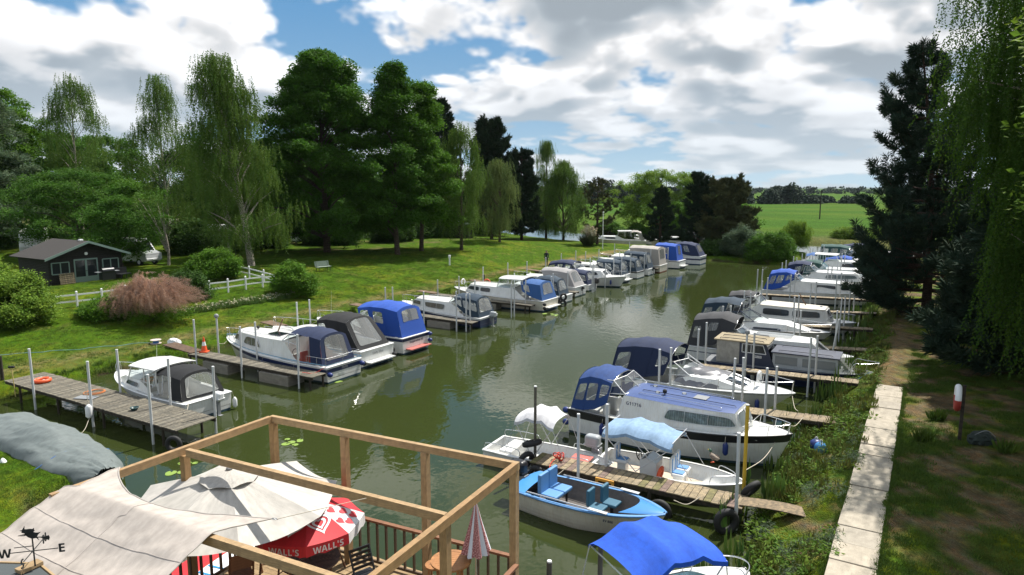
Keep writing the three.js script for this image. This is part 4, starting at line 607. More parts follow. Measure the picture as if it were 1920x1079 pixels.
  if (o.screen) { const [h, back, lenF] = o.screen, wB = rw * 1.0, wT = rw * 0.9, x1 = cx0 - back, P = [V(cx0 + lenF, ry + 0.07, 0), V(cx0 + 0.05, ry + 0.03, wB), V(x1 + lenF * 0.6, ry + h, 0), V(x1, ry + h * 0.96, wT), V(x1 - 0.55, ry + h * 0.90, wT), V(cx0 - 1.1, ry - 0.10, wB)];
    const m = (p) => V(p.x, p.y, -p.z), fr = [], ws = part(b, 'windscreen_frame', [...[1, -1].flatMap((sg) => { const q = sg > 0 ? P : P.map(m); return [bar(q[0], q[1], 0.022), bar(q[2], q[3], 0.022), bar(q[0], q[2], 0.018), bar(q[1], q[3], 0.022), bar(q[3], q[4], 0.02), bar(q[4], q[5], 0.02), bar(q[5], q[1], 0.02)]; })], o.frame ?? M.alu);
    for (const sg of [1, -1]) { const q = sg > 0 ? P : P.map(m); part(ws, 'pane', [quad(q[0], q[1], q[3], q[2])], M.glass); part(ws, 'pane', [quad(q[1], q[5], q[4], q[3])], M.glass); }
    sTop = [x1, ry + h, wT]; }
  if (o.wheel) { part(b, 'steering_wheel', [new THREE.TorusGeometry(0.17, 0.018, 5, 14).rotateY(Math.PI / 2).translate(cx0 - 0.25, o.cockFloor + 0.85, -0.45)], M.rubber); }
  if (o.canopy) {
    const k = o.canopy, x0 = (k.x0 ?? (sTop ? sTop[0] : cx0 - 0.1)), xe2 = k.x1 ?? 0.1, n = k.hoops ?? 4, S = [];
    for (let i = 0; i < n; i++) { const u = i / (n - 1), xt = lerp(x0, xe2 + (k.tip ?? 0.35), u), hump = k.hump ?? [0, 0.12, 0.08, -0.12], yr = (k.h ?? ry + 0.62) + hump[Math.min(hump.length - 1, Math.round(u * (hump.length - 1)))], xb = lerp(Math.min(x0, cx0 - 0.05) - (k.lead ?? 0.35), xe2, u), w = half(xb) - (k.inset ?? 0.12); S.push({ x: xt, xb: Math.max(0.03, xb), w, wt: w * (k.narrow ?? 0.80), yb: (i === 0 ? lerp(sheer(xb), ry, k.frontUp ?? 0.8) : i === 1 ? lerp(sheer(xb), ry, (k.frontUp ?? 0.8) * 0.35) : sheer(xb) + 0.03), ys: yr - (k.drop ?? 0.24), yr }); }
    canopy(b, { sections: S, mat: k.mat, windows: k.windows ?? Array.from({ length: n - 1 }, () => [[[0.12, 0.38], [0.88, 0.34], [0.88, 0.86], [0.12, 0.86]]]), rear: k.rear, back: k.back, openSides: k.open });
  }
  if (o.hardtop) { const [x0, x1, h] = o.hardtop, rows = []; for (let i = 0; i <= 6; i++) { const x = lerp(x0, x1, i / 6), row = []; for (let j = 0; j <= 8; j++) { const a = j / 8 * 2 - 1; row.push({ x: x + (i === 6 ? 0.15 : 0) * (1 - a * a), y: h + 0.10 * (1 - a * a) - 0.04 * (i / 6), z: a * (rw + 0.06) }); } rows.push(row); } const ht = part(b, 'hard_top', [surf(rows), surf(rows.map((r) => r.map((p) => ({ ...p, y: p.y - 0.05 })))), ...[1, -1].map((sg) => tube(rows.map((r) => V(r[0].x, r[0].y - 0.025, sg * r[0].z)), 0.035, 10, 5))], M.gel); const st = []; for (const sg of [1, -1]) for (const f of [0.04, 0.5, 0.96]) { const x = lerp(x0, x1, f); st.push(bar(V(x - (f > 0.9 ? -0.35 : 0), ry - 0.1, sg * rw), V(x, h - 0.02, sg * (rw - 0.02)), 0.03, 5)); } st.forEach((g) => part(ht, 'pillar', [g], M.gel)); for (const sg of [1, -1]) part(ht, 'pane', [quad(V(x0, ry, sg * rw * 0.99), V(x1 + 0.3, ry, sg * rw * 0.99), V(x1, h - 0.04, sg * (rw - 0.02)), V(x0, h - 0.04, sg * (rw - 0.02)))], M.glass); part(ht, 'pane', [quad(V(x1 + 0.35, ry + 0.02, rw * 0.97), V(x1 + 0.35, ry + 0.02, -rw * 0.97), V(x1 + 0.06, h - 0.03, -rw * 0.95), V(x1 + 0.06, h - 0.03, rw * 0.95))], M.glass); }
  if (o.rail !== 0) rail(b, F, o, o.railX ?? lerp(cx1, Lh, 0.1) - 0.8, Lh - 0.1, o.railH ?? 0.5);
  if (o.stern) part(b, 'stern_rail', [poly([V(1.4, sheer(0) + 0.45, half(1) - 0.06), V(0.08, sheer(0) + 0.45, half(0) - 0.06), V(0.08, sheer(0) + 0.45, -half(0) + 0.06), V(1.4, sheer(0) + 0.45, -half(1) + 0.06)], 0.014, 5), ...[[1.4, 1], [0.08, 1], [0.08, -1], [1.4, -1], [0.7, 1], [0.7, -1]].map(([x, sg]) => bar(V(x, sheer(x), sg * (half(x) - 0.06)), V(x, sheer(x) + 0.45, sg * (half(x) - 0.06)), 0.012, 5)), bar(V(0.08, sheer(0), 0), V(0.08, sheer(0) + 0.45, 0), 0.012, 5)], M.steel);
  for (const [x, sg, m, kind] of o.fenders ?? []) { const f = part(b, 'fender', kind === 'ball' ? ballGeo().translate(x, sheer(x) - 0.35, sg * (half(x) + 0.14)) : kind === 'stern' ? ballGeo().scale(1, 0.8, 0.8).translate(-0.15, x, sg * (half(0) - 0.1)) : fenderGeo().translate(x, Math.max(0.05, sheer(x) - 0.75), sg * (lerp(half(x), F.wl(x), 0.35) + 0.11)), m || M.navyFender); if (!kind) part(f, 'cord', [bar(V(x, sheer(x) - 0.3, sg * (half(x) + 0.05)), V(x, sheer(x) + 0.05, sg * half(x) * 0.98), 0.008, 4)], M.rope); }
  if (o.motor) outboard(b, -0.02, 0.55, o.motor[1] ?? 0, o.motor[0], o.motor[2] ?? 1);
  if (o.platform) { part(b, 'swim_platform', [box(0.45, 0.05, half(0) * 1.5, -0.22, 0.32, 0), box(0.3, 0.05, 0.05, -0.15, 0.24, 0.5), box(0.3, 0.05, 0.05, -0.15, 0.24, -0.5)], o.platform); }
  for (const [kind, x, z, a, q] of o.kit ?? []) { const y = x > cx0 && x < xe ? cf(1)(x, 1).y + (o.camber ?? 0.1) * (1 - Math.pow(Math.abs(z / cw(x)), 2.2)) : sheer(x) + 0.04;
    if (kind === 'solar') part(b, 'solar_panel', [box(a ?? 0.7, 0.03, q ?? 0.55, x, y + 0.03, z)], M.solar);
    if (kind === 'hatch') part(b, 'hatch', [rbox(0.5, 0.05, 0.5, 0.03, x, y + 0.01, z)], M.greyPlastic);
    if (kind === 'vent') part(b, 'roof_vent', [cyl(0.10, 0.08, 0.07, x, y - 0.02, z, 10)], M.steel);
    if (kind === 'aerial') part(b, 'aerial', [bar(V(x, y, z), V(x - 0.15, y + (a ?? 1.2), z), 0.010, 4, 0.004)], M.white);
    if (kind === 'light') part(b, 'search_lamp', [new THREE.SphereGeometry(0.09, 8, 6).translate(x, y + 0.12, z), cyl(0.02, 0.02, 0.1, x, y, z, 6)], M.rubber);
    if (kind === 'mast') part(b, 'mast', [bar(V(x, y, z), V(x - 0.45, y + 0.75, z), 0.035, 6)], M.teak);
    if (kind === 'horseshoe') { part(b, 'horseshoe_buoy', [tube(Array.from({ length: 9 }, (_, i) => { const an = lerp(-0.8, 3.94, i / 8); return V(x, y + 0.42 + 0.24 * Math.sin(an), z + 0.24 * Math.cos(an)); }), 0.065, 20, 7)], M.white); }
    if (kind === 'boards') for (let i = 0; i < 6; i++) part(b, 'roof_slat', [box(1.9, 0.025, 0.06, x, y + 0.05 - Math.abs(i - 2.5) * 0.012, z + (i - 2.5) * 0.2)], M.gelGrey);
    if (kind === 'handrail') for (const sg of [1, -1]) part(b, 'roof_handrail', [tube([V(x - (a ?? 1), y, sg * z), V(x - (a ?? 1) + 0.08, y + 0.05, sg * z), V(x + (a ?? 1) - 0.08, y + 0.05, sg * z), V(x + (a ?? 1), y, sg * z)], 0.012, 10, 5)], q ?? M.steel);
    if (kind === 'name') { for (const sg of a ?? [1, -1]) part(b, 'lettering', letters(q, 0.13).applyMatrix4(new THREE.Matrix4().makeRotationY(sg > 0 ? 0 : Math.PI)).translate(x, sheer(x) + z, sg * (lerp(F.wl(x), half(x), 0.8) + 0.02)), M.navy); } }
  if (o.sternName) { const ln = letters(o.sternName[0], o.sternName[1], serif).applyMatrix4(new THREE.Matrix4().makeRotationY(-Math.PI / 2)).translate(-0.035, o.sternName[2], 0); part(b, 'stern_lettering', ln, o.sternName[3] ?? M.navy); }
  return { b, F, cf, cx0, cx1, ry, rw, o };
}
const oneWin = [[0.08, 0.30], [0.60, 0.26], [0.66, 0.78], [0.14, 0.82]];
const twoWin = [[[0.04, 0.32], [0.34, 0.30], [0.36, 0.82], [0.07, 0.84]], [[0.42, 0.30], [0.62, 0.30], [0.68, 0.76], [0.44, 0.80]]];
const dark = { wins: [oneWin] };

// left row, bows to the lawn; stern at s of about -26
cruiser(1, 'small white cuddy boat with a black bimini beside the wide grey jetty', -26.0, 17.5, { L: 7.0, B: 2.5, dir: -1, fb: 0.8, rise: 0.25, band: null, rake: 1.0, cab: [0.50, 0.86], ch: 0.42, slope: 1.1, front: 0, cin: 0.18, wins: [[[0.02, 0.25], [0.50, 0.20], [0.40, 0.75], [0.02, 0.75]]], bottom: M.antifoul, screen: [0.35, 0.5, 0.35], wheel: 1, fenders: [[0.3, -1, M.white], [-0.1, 1, M.white]], motor: [M.white, 0.3, 0.9], railH: 0.42, railX: 5.0,
  hardtop: [2.2, 4.2, 1.95], canopy: { x0: 2.4, x1: 0.35, h: 1.98, mat: C.black, windows: [[], [], []], open: [0, 1], hump: [0, 0.05, 0.02, -0.05], lead: 0.1, rear: [[[0.1, 0.1], [0.9, 0.1], [0.88, 0.9], [0.12, 0.9]]] }, kit: [['handrail', 4.8, 0.5, 0.6], ['aerial', 4.4, 0.4]] });
cruiser(2, 'white cruiser with pale blue stripe, curtained windows and open navy canopy', -25.2, 24.75, { L: 9.4, B: 2.75, dir: -1, fb: 0.85, rise: 0.35, line: [M.gelBlue, 0.10, 0.05], bandTop: 0.10, bandH: 0.20, deck: M.gel, cab: [0.36, 0.86], ch: 0.92, cin: 0.22, slope: 0.55, wins: [[[0.36, 0.32], [0.72, 0.30], [0.66, 0.86], [0.44, 0.86]], [[0.80, 0.34], [0.97, 0.34], [0.90, 0.84], [0.80, 0.84]]], curtains: M.curtainCream, screen: [0.45, 0.45, 0.15], stern: 1, fenders: [[0.5, -1, 0, 'stern'], [0.62, 1, 0, 'stern'], [2.2, -1, M.navyFender], [4.6, -1], [0.5, 1, M.white]], wheel: 1, sole: M.teak, seats: M.pinkRed,
  canopy: { mat: C.navy, h: 2.42, x1: 0.4, windows: [[], [], []], open: [0, 1], hump: [0, 0.10, 0.06, -0.04], rear: [[[0.14, 0.12], [0.86, 0.12], [0.86, 0.92], [0.14, 0.92]]], lead: 0.2 }, kit: [['solar', 4.6, -0.25, 1.0, 0.6], ['mast', 5.2, 0.2], ['light', 6.6, 0], ['handrail', 5.4, 0.75, 1.6]], sternName: ['Dolly', 0.12, 0.62, M.greyPlastic] });
cruiser(3, 'white sports cruiser with a black canopy and big clear stern window', -25.8, 27.9, { L: 8.6, B: 3.0, dir: -1, fb: 0.95, rise: 0.3, band: null, cab: [0.46, 0.84], ch: 0.45, slope: 1.2, front: 0, cin: 0.2, screen: [0.6, 0.5, 0.5], platform: M.gel, sternName: ['Lady Elsa', 0.13, 0.66, M.greyPlastic], fenders: [[0.35, 1, M.rubber, 'stern'], [0.35, -1, M.rubber, 'stern'], [0.2, -1, M.rubber], [0.1, 1, M.rubber]], railX: 4.6, railH: 0.6,
  canopy: { mat: C.black, h: 2.62, x1: 0.25, tip: 1.1, narrow: 0.84, hump: [-0.05, 0.08, 0.06, -0.02], windows: [[[[0.05, 0.42], [0.9, 0.30], [0.8, 0.86], [0.15, 0.86]]], [], []], rear: [[[0.10, 0.12], [0.86, 0.12], [0.80, 0.94], [0.12, 0.94]]] }, kit: [['aerial', 4.2, 0.6, 2.2], ['light', 4.0, 0.8]] });
cruiser(4, 'white cruiser under a bright royal blue canopy with a red swim step', -25.9, 31.4, { L: 8.4, B: 2.8, dir: -1, fb: 1.0, rise: 0.25, bandTop: 0.05, bandH: 0.16, cab: [0.5, 0.84], ch: 0.5, slope: 1.0, cin: 0.2, ...dark, screen: [0.6, 0.6, 0.4], sternName: ['Inspiration III', 0.13, 0.62], fenders: [[0.5, 1, 0, 'stern'], [0.9, 1, 0, 'stern'], [1.0, -1, M.rubber]], platform: M.pinkRed,
  canopy: { mat: C.royal, h: 2.85, x1: 0.12, tip: 0.45, narrow: 0.9, hump: [-0.10, 0.06, 0.05, -0.10], windows: [[[[0.1, 0.55], [0.85, 0.40], [0.8, 0.88], [0.2, 0.88]]], [[[0.15, 0.42], [0.85, 0.42], [0.85, 0.85], [0.15, 0.85]]], []], rear: [[[0.16, 0.50], [0.84, 0.50], [0.84, 0.90], [0.16, 0.90]]] } });
cruiser(5, 'white cruiser with navy hull and slate canopy behind the low plank jetty', -26.3, 40.0, { L: 8.0, B: 2.5, dir: -1, hull: M.navy, band: M.gel, bandTop: 0.0, bandH: 0.12, fb: 0.72, cab: [0.34, 0.84], ch: 0.85, cin: 0.16, wins: [[[0.12, 0.30], [0.55, 0.30], [0.58, 0.80], [0.10, 0.80]], [[0.68, 0.34], [0.92, 0.34], [0.88, 0.78], [0.68, 0.78]]], curtains: M.curtainCream, screen: [0.5, 0.35, 0.2], motor: [M.gelGrey, 0.2, 0.9], canopy: { mat: C.slate, h: 2.2, x1: 0.15, hump: [0, 0.06, 0.03, -0.08], rear: [[[0.08, 0.25], [0.92, 0.25], [0.9, 0.92], [0.1, 0.92]]] }, kit: [['handrail', 5.0, 0.7, 1.2]] });
cruiser(6, 'long cream white cruiser with a hard top and blue stern canopy', -25.7, 48.2, { L: 9.6, B: 3.0, dir: -1, hull: M.gelCream, band: null, fb: 0.85, rise: 0.3, cab: [0.30, 0.84], ch: 0.78, cin: 0.22, wins: [[[0.42, 0.3], [0.62, 0.3], [0.62, 0.8], [0.42, 0.8]], [[0.65, 0.3], [0.92, 0.3], [0.86, 0.8], [0.65, 0.8]]], hardtop: [1.9, 4.2, 2.45], bottom: M.antifoulBlue, platform: M.gel, fenders: [[0.6, -1, M.rubber, 'stern'], [0.3, -1, M.rubber, 'stern'], [2.5, -1, M.white]], canopy: { mat: C.blue, x0: 2.2, h: 2.42, x1: 0.1, hump: [0, 0, -0.03, -0.10], hoops: 3, windows: [[[[0.2, 0.3], [0.85, 0.3], [0.8, 0.85], [0.25, 0.85]]], []], rear: [[[0.15, 0.3], [0.85, 0.3], [0.82, 0.9], [0.18, 0.9]]] }, kit: [['horseshoe', 9.0, 0.5], ['handrail', 6.2, 0.7, 1]] });
cruiser(7, 'small boat with a slate blue canopy and tyres beside the hard top cruiser', -26.1, 52.0, { L: 6.6, B: 2.3, dir: -1, band: null, fb: 0.65, cab: [0.46, 0.84], ch: 0.6, cin: 0.16, ...dark, screen: [0.5, 0.4, 0.2], canopy: { mat: C.slate, h: 2.15, x1: 0.3, rear: [[[0.1, 0.3], [0.9, 0.3], [0.85, 0.9], [0.15, 0.9]]] }, fenders: [[0.2, -1, M.rubber]] });
cruiser(8, 'white boat under a full stone coloured cover with a red pennant', -26.7, 55.9, { L: 7.2, B: 2.6, dir: -1, band: null, fb: 0.9, cab: [0.48, 0.84], ch: 0.6, cin: 0.18, ...dark, canopy: { mat: C.lightgrey, x0: 3.6, h: 2.45, x1: 0.1, tip: 0.7, narrow: 0.82, hump: [0, 0.08, 0.02, -0.10], windows: [[], [], []], rear: [[[0.12, 0.28], [0.88, 0.28], [0.85, 0.9], [0.15, 0.9]]] }, motor: [M.black, 0.2, 0.5] });
cruiser(9, 'small dark canopied boat with a black outboard behind the stone cover', -27.2, 59.6, { L: 6.0, B: 2.2, dir: -1, band: null, fb: 0.6, cab: [0.48, 0.84], ch: 0.55, cin: 0.16, ...dark, screen: [0.4, 0.4, 0.2], canopy: { mat: C.navy, h: 1.95, x1: 0.1, hump: [0, 0.06, 0, -0.1] }, motor: [M.black, 0, 1.2] });
cruiser(10, 'white cruiser moored the other way round with its bow to the channel', -33.8, 62.9, { L: 8.8, B: 2.8, dir: 1, fb: 0.8, rise: 0.35, band: null, hull: M.gel, cab: [0.42, 0.80], ch: 0.75, cin: 0.24, wins: [[[0.1, 0.3], [0.72, 0.3], [0.66, 0.82], [0.1, 0.82]]], screen: [0.4, 0.35, 0.2], canopy: { mat: C.navy, h: 2.35, x1: 0.2 }, fenders: [[7.4, 1]] });
cruiser(12, 'white hard roofed boat with a dark grey canopy and paired white poles', -26.6, 66.6, { L: 7.4, B: 2.5, dir: -1, fb: 0.8, band: null, cab: [0.42, 0.84], ch: 0.85, cin: 0.18, ...dark, canopy: { mat: C.slate, h: 2.35, x1: 0.1, hump: [0, 0, 0, -0.06] }, platform: M.gel });
cruiser(13, 'white boat with black band under a grey topped canopy', -26.5, 70.6, { L: 7.4, B: 2.5, dir: -1, fb: 0.75, bandTop: 0.03, bandH: 0.08, band: M.black, cab: [0.44, 0.84], ch: 0.6, cin: 0.18, ...dark, screen: [0.45, 0.4, 0.2], canopy: { mat: C.slate, h: 2.2, x1: 0.1, hump: [0, 0.10, 0.04, -0.1] } });
cruiser(14, 'white boat with a square petrol blue canopy and a tall stern window', -26.4, 73.7, { L: 7.4, B: 2.4, dir: -1, fb: 0.75, band: null, cab: [0.42, 0.84], ch: 0.7, cin: 0.18, ...dark, canopy: { mat: C.slate, h: 2.6, x1: 0.1, tip: 0.4, hump: [0, 0.03, 0, -0.06] }, motor: [M.black, 0.3, 0.6] });
cruiser(15, 'cruiser under a boxy cream coloured cover with a red water line', -26.2, 77.2, { L: 8.2, B: 3.0, dir: -1, fb: 0.85, band: null, hull: M.gelCream, bottom: M.antifoulRed, cab: [0.46, 0.84], ch: 0.7, cin: 0.2, ...dark, canopy: { mat: C.stone, x0: 3.8, h: 3.0, x1: 0.08, tip: 0.25, narrow: 0.93, hump: [0, 0.03, 0, -0.06], windows: [[], [], []] } });
cruiser(16, 'white cruiser with a compact bright blue canopy and a wide stern step', -25.5, 82.2, { L: 9.0, B: 2.9, dir: -1, fb: 0.95, bandTop: 0.06, bandH: 0.07, cab: [0.38, 0.84], ch: 0.95, cin: 0.2, ...dark, screen: [0.3, 0.3, 0.2], platform: M.gel, canopy: { mat: C.royal, h: 3.0, x1: 0.3, tip: 0.3, narrow: 0.9, hump: [0, 0.06, 0, -0.08], windows: [[], [[[0.2, 0.4], [0.8, 0.4], [0.8, 0.85], [0.2, 0.85]]], []], rear: [[[0.3, 0.35], [0.7, 0.35], [0.7, 0.9], [0.3, 0.9]]] } });
cruiser(17, 'white sports cruiser with navy canopy and navy side flash, last in the row', -24.6, 88.0, { L: 9.2, B: 3.1, dir: -1, fb: 1.05, rise: 0.35, bandTop: 0.28, bandH: 0.2, cab: [0.44, 0.84], ch: 0.6, cin: 0.2, slope: 1.4, front: 0, ...dark, screen: [0.5, 0.6, 0.5], bottom: M.antifoulBlue, fenders: [[2.0, -1]], canopy: { mat: C.navy, h: 2.75, x1: 0.1, tip: 0.7, hump: [-0.05, 0.10, 0.05, -0.15], windows: [[], [[[0.1, 0.3], [0.9, 0.3], [0.8, 0.85], [0.2, 0.85]]], []] } });
// boats on the river behind the spit
cruiser(18, 'cream cruiser with an open white top moored on the river behind the lawn', -40.6, 110.0, { L: 9.5, B: 3, dir: -1, yaw: 0.45, hull: M.gelCream, band: null, fb: 0.95, cab: [0.5, 0.84], ch: 0.6, cin: 0.2, ...dark, hardtop: [2.4, 4.6, 2.6], canopy: { mat: C.stone, x0: 2.6, h: 2.6, x1: 0.2, open: [0, 1], windows: [[], [], []], back: false, tip: 0.6 } });
cruiser(19, 'low grey white cruiser with a dark cockpit cover on the river', -30.5, 112.3, { L: 9.8, B: 3, dir: -1, yaw: 0.25, hull: M.gelCream, band: null, fb: 0.8, cab: [0.42, 0.86], ch: 0.8, cin: 0.2, ...dark, screen: [0.5, 0.4, 0.2], canopy: { mat: C.grey, h: 2.6, x1: 0.1, tip: 0.3 } });
cruiser(20, 'small white dayboat between the two river cruisers', -38.5, 114.2, { L: 5.5, B: 2.2, dir: -1, yaw: 0.2, band: null, fb: 0.7, cab: [0.5, 0.84], ch: 0.45, cin: 0.18, ...dark, screen: [0.5, 0.4, 0.3] });

// right row, bows to the footpath; sterns at s of about -12
cruiser(21, 'large white cruiser with blue roof, navy canopy and black hull band', -11.75, 25.0, { L: 8.3, B: 2.75, yaw: -0.06, fb: 1.0, rise: 0.32, full: 2.9, band: M.black, bandTop: 0.03, bandH: 0.27, rake: 0.55, cab: [0.28, 0.83], ch: 0.90, cin: 0.22, slope: 0.42, fall: 0.10, camber: 0.12, eave: 0.02, roof: M.roofBlue, curtains: true, wins: [[[0.36, 0.28], [0.94, 0.30], [0.88, 0.80], [0.40, 0.80]]], screen: [0.48, 0.5, 0.22], sweep: 0.2, strake: M.black, bottom: M.antifoul, wheel: 1, fenders: [[1.6, -1], [1.6, 1], [6.3, 1], [6.3, -1], [0.9, 1, 0, 'stern'], [0.4, 1, 0, 'stern']], railX: 6.7, railH: 0.34,
  canopy: { mat: C.mid, h: 2.55, x1: 0.06, tip: 0.28, narrow: 0.86, lead: 0.12, frontUp: 0.55, hump: [0.0, 0.10, 0.10, -0.08], windows: [[[[0.16, 0.46], [0.82, 0.34], [0.82, 0.84], [0.10, 0.86]]], [[[0.08, 0.30], [0.92, 0.30], [0.94, 0.82], [0.08, 0.84]]], [[[0.10, 0.30], [0.88, 0.30], [0.80, 0.82], [0.10, 0.82]]]] },
  kit: [['vent', 3.4, 0.3], ['vent', 4.3, -0.1], ['hatch', 5.0, 0.0], ['light', 3.7, 0.35], ['handrail', 4.4, 0.72, 1.6], ['handrail', 4.6, 0.36, 1.8, M.black], ['name', 2.9, 0.66, [1], 'G11716'], ['vent', 3.0, -0.4]] });
{ const r = scene.children[scene.children.length - 1]; part(r, 'bow_lettering', letters('ASSAGAI', 0.10).applyMatrix4(new THREE.Matrix4().makeRotationY(0.42)).translate(7.0, 1.07, 0.80), M.gel); }
cruiser(22, 'white sports cruiser with navy canopy and silver sheet over its screen', -12.6, 30.9, { L: 8.3, B: 2.8, yaw: -0.05, fb: 0.95, rise: 0.12, full: 2.1, band: M.gelGrey, bandTop: 0.06, bandH: 0.05, rake: 1.3, cab: [0.47, 0.80], ch: 0.40, cin: 0.24, slope: 1.4, sweep: 0.8, screen: [0.55, 0.75, 0.6], railX: 4.6, railH: 0.5, kit: [['horseshoe', 6.7, -0.2], ['hatch', 6.1, 0]], fenders: [[6.9, 1]],
  canopy: { mat: C.navy, h: 2.55, x1: 0.1, tip: 0.25, narrow: 0.85, hump: [0.0, 0.16, 0.10, -0.08], windows: [[[[0.10, 0.52], [0.62, 0.36], [0.62, 0.84], [0.10, 0.80]]], [], [[[0.10, 0.24], [0.86, 0.24], [0.80, 0.80], [0.10, 0.82]]]] } });
{ const r = scene.children[scene.children.length - 1], rows = []; R = mulberry(5); for (let i = 0; i <= 12; i++) { const row = []; for (let j = 0; j <= 14; j++) { const a = j / 14 * 2 - 1, x = 3.55 + i / 12 * 1.9; row.push({ x: x - 0.25 * a * a, y: 1.72 - 0.018 * i - 0.62 * Math.pow(Math.abs(a), 2.2) + 0.06 * noise(i * 0.7, j * 0.7) + 0.03 * noise(i * 1.7, j * 1.9), z: a * 1.25 }); } rows.push(row); } part(r, 'silver_sheet', [surf(rows)], mat([0.16, 0.16, 0.17], 0.28, { metalness: 0.35 })); }
cruiser(24, 'white narrow beam cruiser with slatted roof and black canopy', -11.4, 39.0, { L: 8.6, B: 2.6, yaw: 0.02, fb: 0.85, rise: 0.15, hull: M.gel, band: M.navy, bandTop: 0.25, bandH: 0.05, cab: [0.36, 0.88], ch: 0.80, cin: 0.16, slope: 1.0, wins: [[[0.10, 0.30], [0.78, 0.30], [0.76, 0.72], [0.10, 0.72]]], screen: [0.35, 0.35, 0.15], rail: 0, canopy: { mat: C.grey, h: 2.6, x1: 0.05, tip: 0.3, narrow: 0.88, hump: [0, 0.22, 0.12, -0.04], windows: [[], [[[0.15, 0.55], [0.8, 0.55], [0.8, 0.85], [0.15, 0.85]]], [[[0.3, 0.3], [0.8, 0.3], [0.8, 0.75], [0.3, 0.75]]]] }, kit: [['boards', 4.6, 0], ['light', 6.9, 0.3], ['light', 6.6, -0.3]] });
cruiser(25, 'white sports cruiser with black hull and petrol blue canopy', -12.4, 44.6, { L: 8.0, B: 2.6, yaw: -0.02, fb: 1.05, rise: 0.1, full: 2.1, band: M.black, bandTop: 0.45, bandH: 0.42, rake: 1.2, cab: [0.44, 0.86], ch: 0.42, cin: 0.22, slope: 1.5, front: 0, cabinMat: M.gel, wins: [[[0.0, 0.05], [0.5, 0.05], [0.45, 0.3], [0.02, 0.3]]], screen: [0.6, 0.8, 0.8], frame: M.navy, kit: [['solar', 7.0, 0, 0.6, 0.5]], railX: 5.0, canopy: { mat: C.slate, h: 2.7, x1: 0.05, tip: 0.35, narrow: 0.86, hump: [0, 0.12, 0.06, -0.1], open: [0], windows: [[], [[[0.2, 0.4], [0.9, 0.5], [0.6, 0.85], [0.2, 0.85]]], [[[0.15, 0.25], [0.8, 0.25], [0.8, 0.8], [0.15, 0.8]]]] } });
cruiser(26, 'white river cruiser with a flat cream roof and grey canopy', -12.2, 50.0, { L: 8.6, B: 2.7, fb: 0.75, rise: 0.15, band: null, cab: [0.30, 0.84], ch: 1.0, cin: 0.14, slope: 0.5, wins: [[[0.05, 0.32], [0.42, 0.32], [0.42, 0.80], [0.05, 0.80]], [[0.46, 0.32], [0.84, 0.32], [0.82, 0.80], [0.46, 0.80]]], eave: 0.08, roof: M.gelCream, screen: [0.5, 0.4, 0.25], kit: [['mast', 5.4, 0], ['vent', 6.4, 0.2]], canopy: { mat: C.grey, h: 2.45, x1: 0.05, hump: [0, 0.1, 0.05, -0.05] }, railX: 6.8 });
cruiser(27, 'tall white cruiser with a vivid royal blue canopy behind the long jetty', -12.0, 63.2, { L: 8.8, B: 2.8, fb: 0.95, rise: 0.25, band: null, cab: [0.34, 0.84], ch: 0.9, cin: 0.2, slope: 0.6, wins: [[[0.28, 0.34], [0.34, 0.60], [0.66, 0.34], [0.62, 0.78], [0.28, 0.78]], [[0.72, 0.30], [0.92, 0.30], [0.86, 0.78], [0.72, 0.78]]], screen: [0.5, 0.45, 0.25], fenders: [[7.6, 1, M.navyFender]], canopy: { mat: C.royal, h: 2.65, x1: 0.02, tip: 0.5, hump: [0, 0.16, 0.10, -0.08], windows: [[[[0.2, 0.5], [0.8, 0.4], [0.8, 0.84], [0.2, 0.84]]], [[[0.1, 0.35], [0.9, 0.35], [0.9, 0.84], [0.1, 0.84]]], [[[0.1, 0.35], [0.8, 0.35], [0.7, 0.84], [0.1, 0.84]]]] } });
cruiser(28, 'white cruiser with navy canopy open at the sides and curtained windows', -11.8, 71.4, { L: 8.6, B: 2.8, fb: 0.9, band: null, cab: [0.34, 0.84], ch: 0.85, cin: 0.2, curtains: true, wins: [[[0.2, 0.3], [0.85, 0.3], [0.78, 0.8], [0.22, 0.8]]], screen: [0.5, 0.45, 0.25], canopy: { mat: C.navy, h: 2.65, x1: 0.05, open: [0], windows: [[], [[[0.1, 0.3], [0.9, 0.3], [0.9, 0.84], [0.1, 0.84]]], []] } });
cruiser(29, 'white cruiser with turquoise trim and dark green folded cover', -11.6, 76.6, { L: 8.2, B: 2.6, fb: 0.8, band: M.tealPaint, bandTop: 0.0, bandH: 0.08, frame: M.tealPaint, cab: [0.36, 0.84], ch: 0.75, cin: 0.2, ...dark, screen: [0.45, 0.4, 0.2], canopy: { mat: C.green, h: 2.3, x1: 0.1, windows: [[], [], []] } });
cruiser(30, 'cream cruiser with a hard top and blue rolled cover at its stern', -11.8, 82.0, { L: 9.0, B: 2.9, fb: 0.95, band: null, hull: M.gel, cab: [0.3, 0.84], ch: 0.9, cin: 0.2, wins: [[[0.3, 0.3], [0.85, 0.3], [0.8, 0.8], [0.3, 0.8]]], hardtop: [1.4, 3.6, 2.6], canopy: { mat: C.blue, x0: 1.6, h: 2.62, x1: 0.1, hoops: 3, windows: [[], []], open: [0, 1], back: false } });
cruiser(31, 'white boat with a low blue sheet tied over its cockpit', -10.4, 87.0, { L: 8.2, B: 2.7, fb: 0.85, band: null, cab: [0.42, 0.84], ch: 0.75, cin: 0.2, ...dark, canopy: { mat: C.royal, h: 1.9, x1: 0.1, windows: [[], [], []], hump: [0, 0.2, 0, -0.2] } });
cruiser(32, 'white cruiser with a dark green canopy at the far end of the right row', -11.4, 93.0, { L: 9.4, B: 2.9, fb: 0.95, band: null, cab: [0.42, 0.84], ch: 0.7, cin: 0.2, ...dark, screen: [0.5, 0.5, 0.4], canopy: { mat: C.green, h: 2.75, x1: 0.05, tip: 0.15, hump: [-0.1, 0.12, 0.1, 0.06] } });
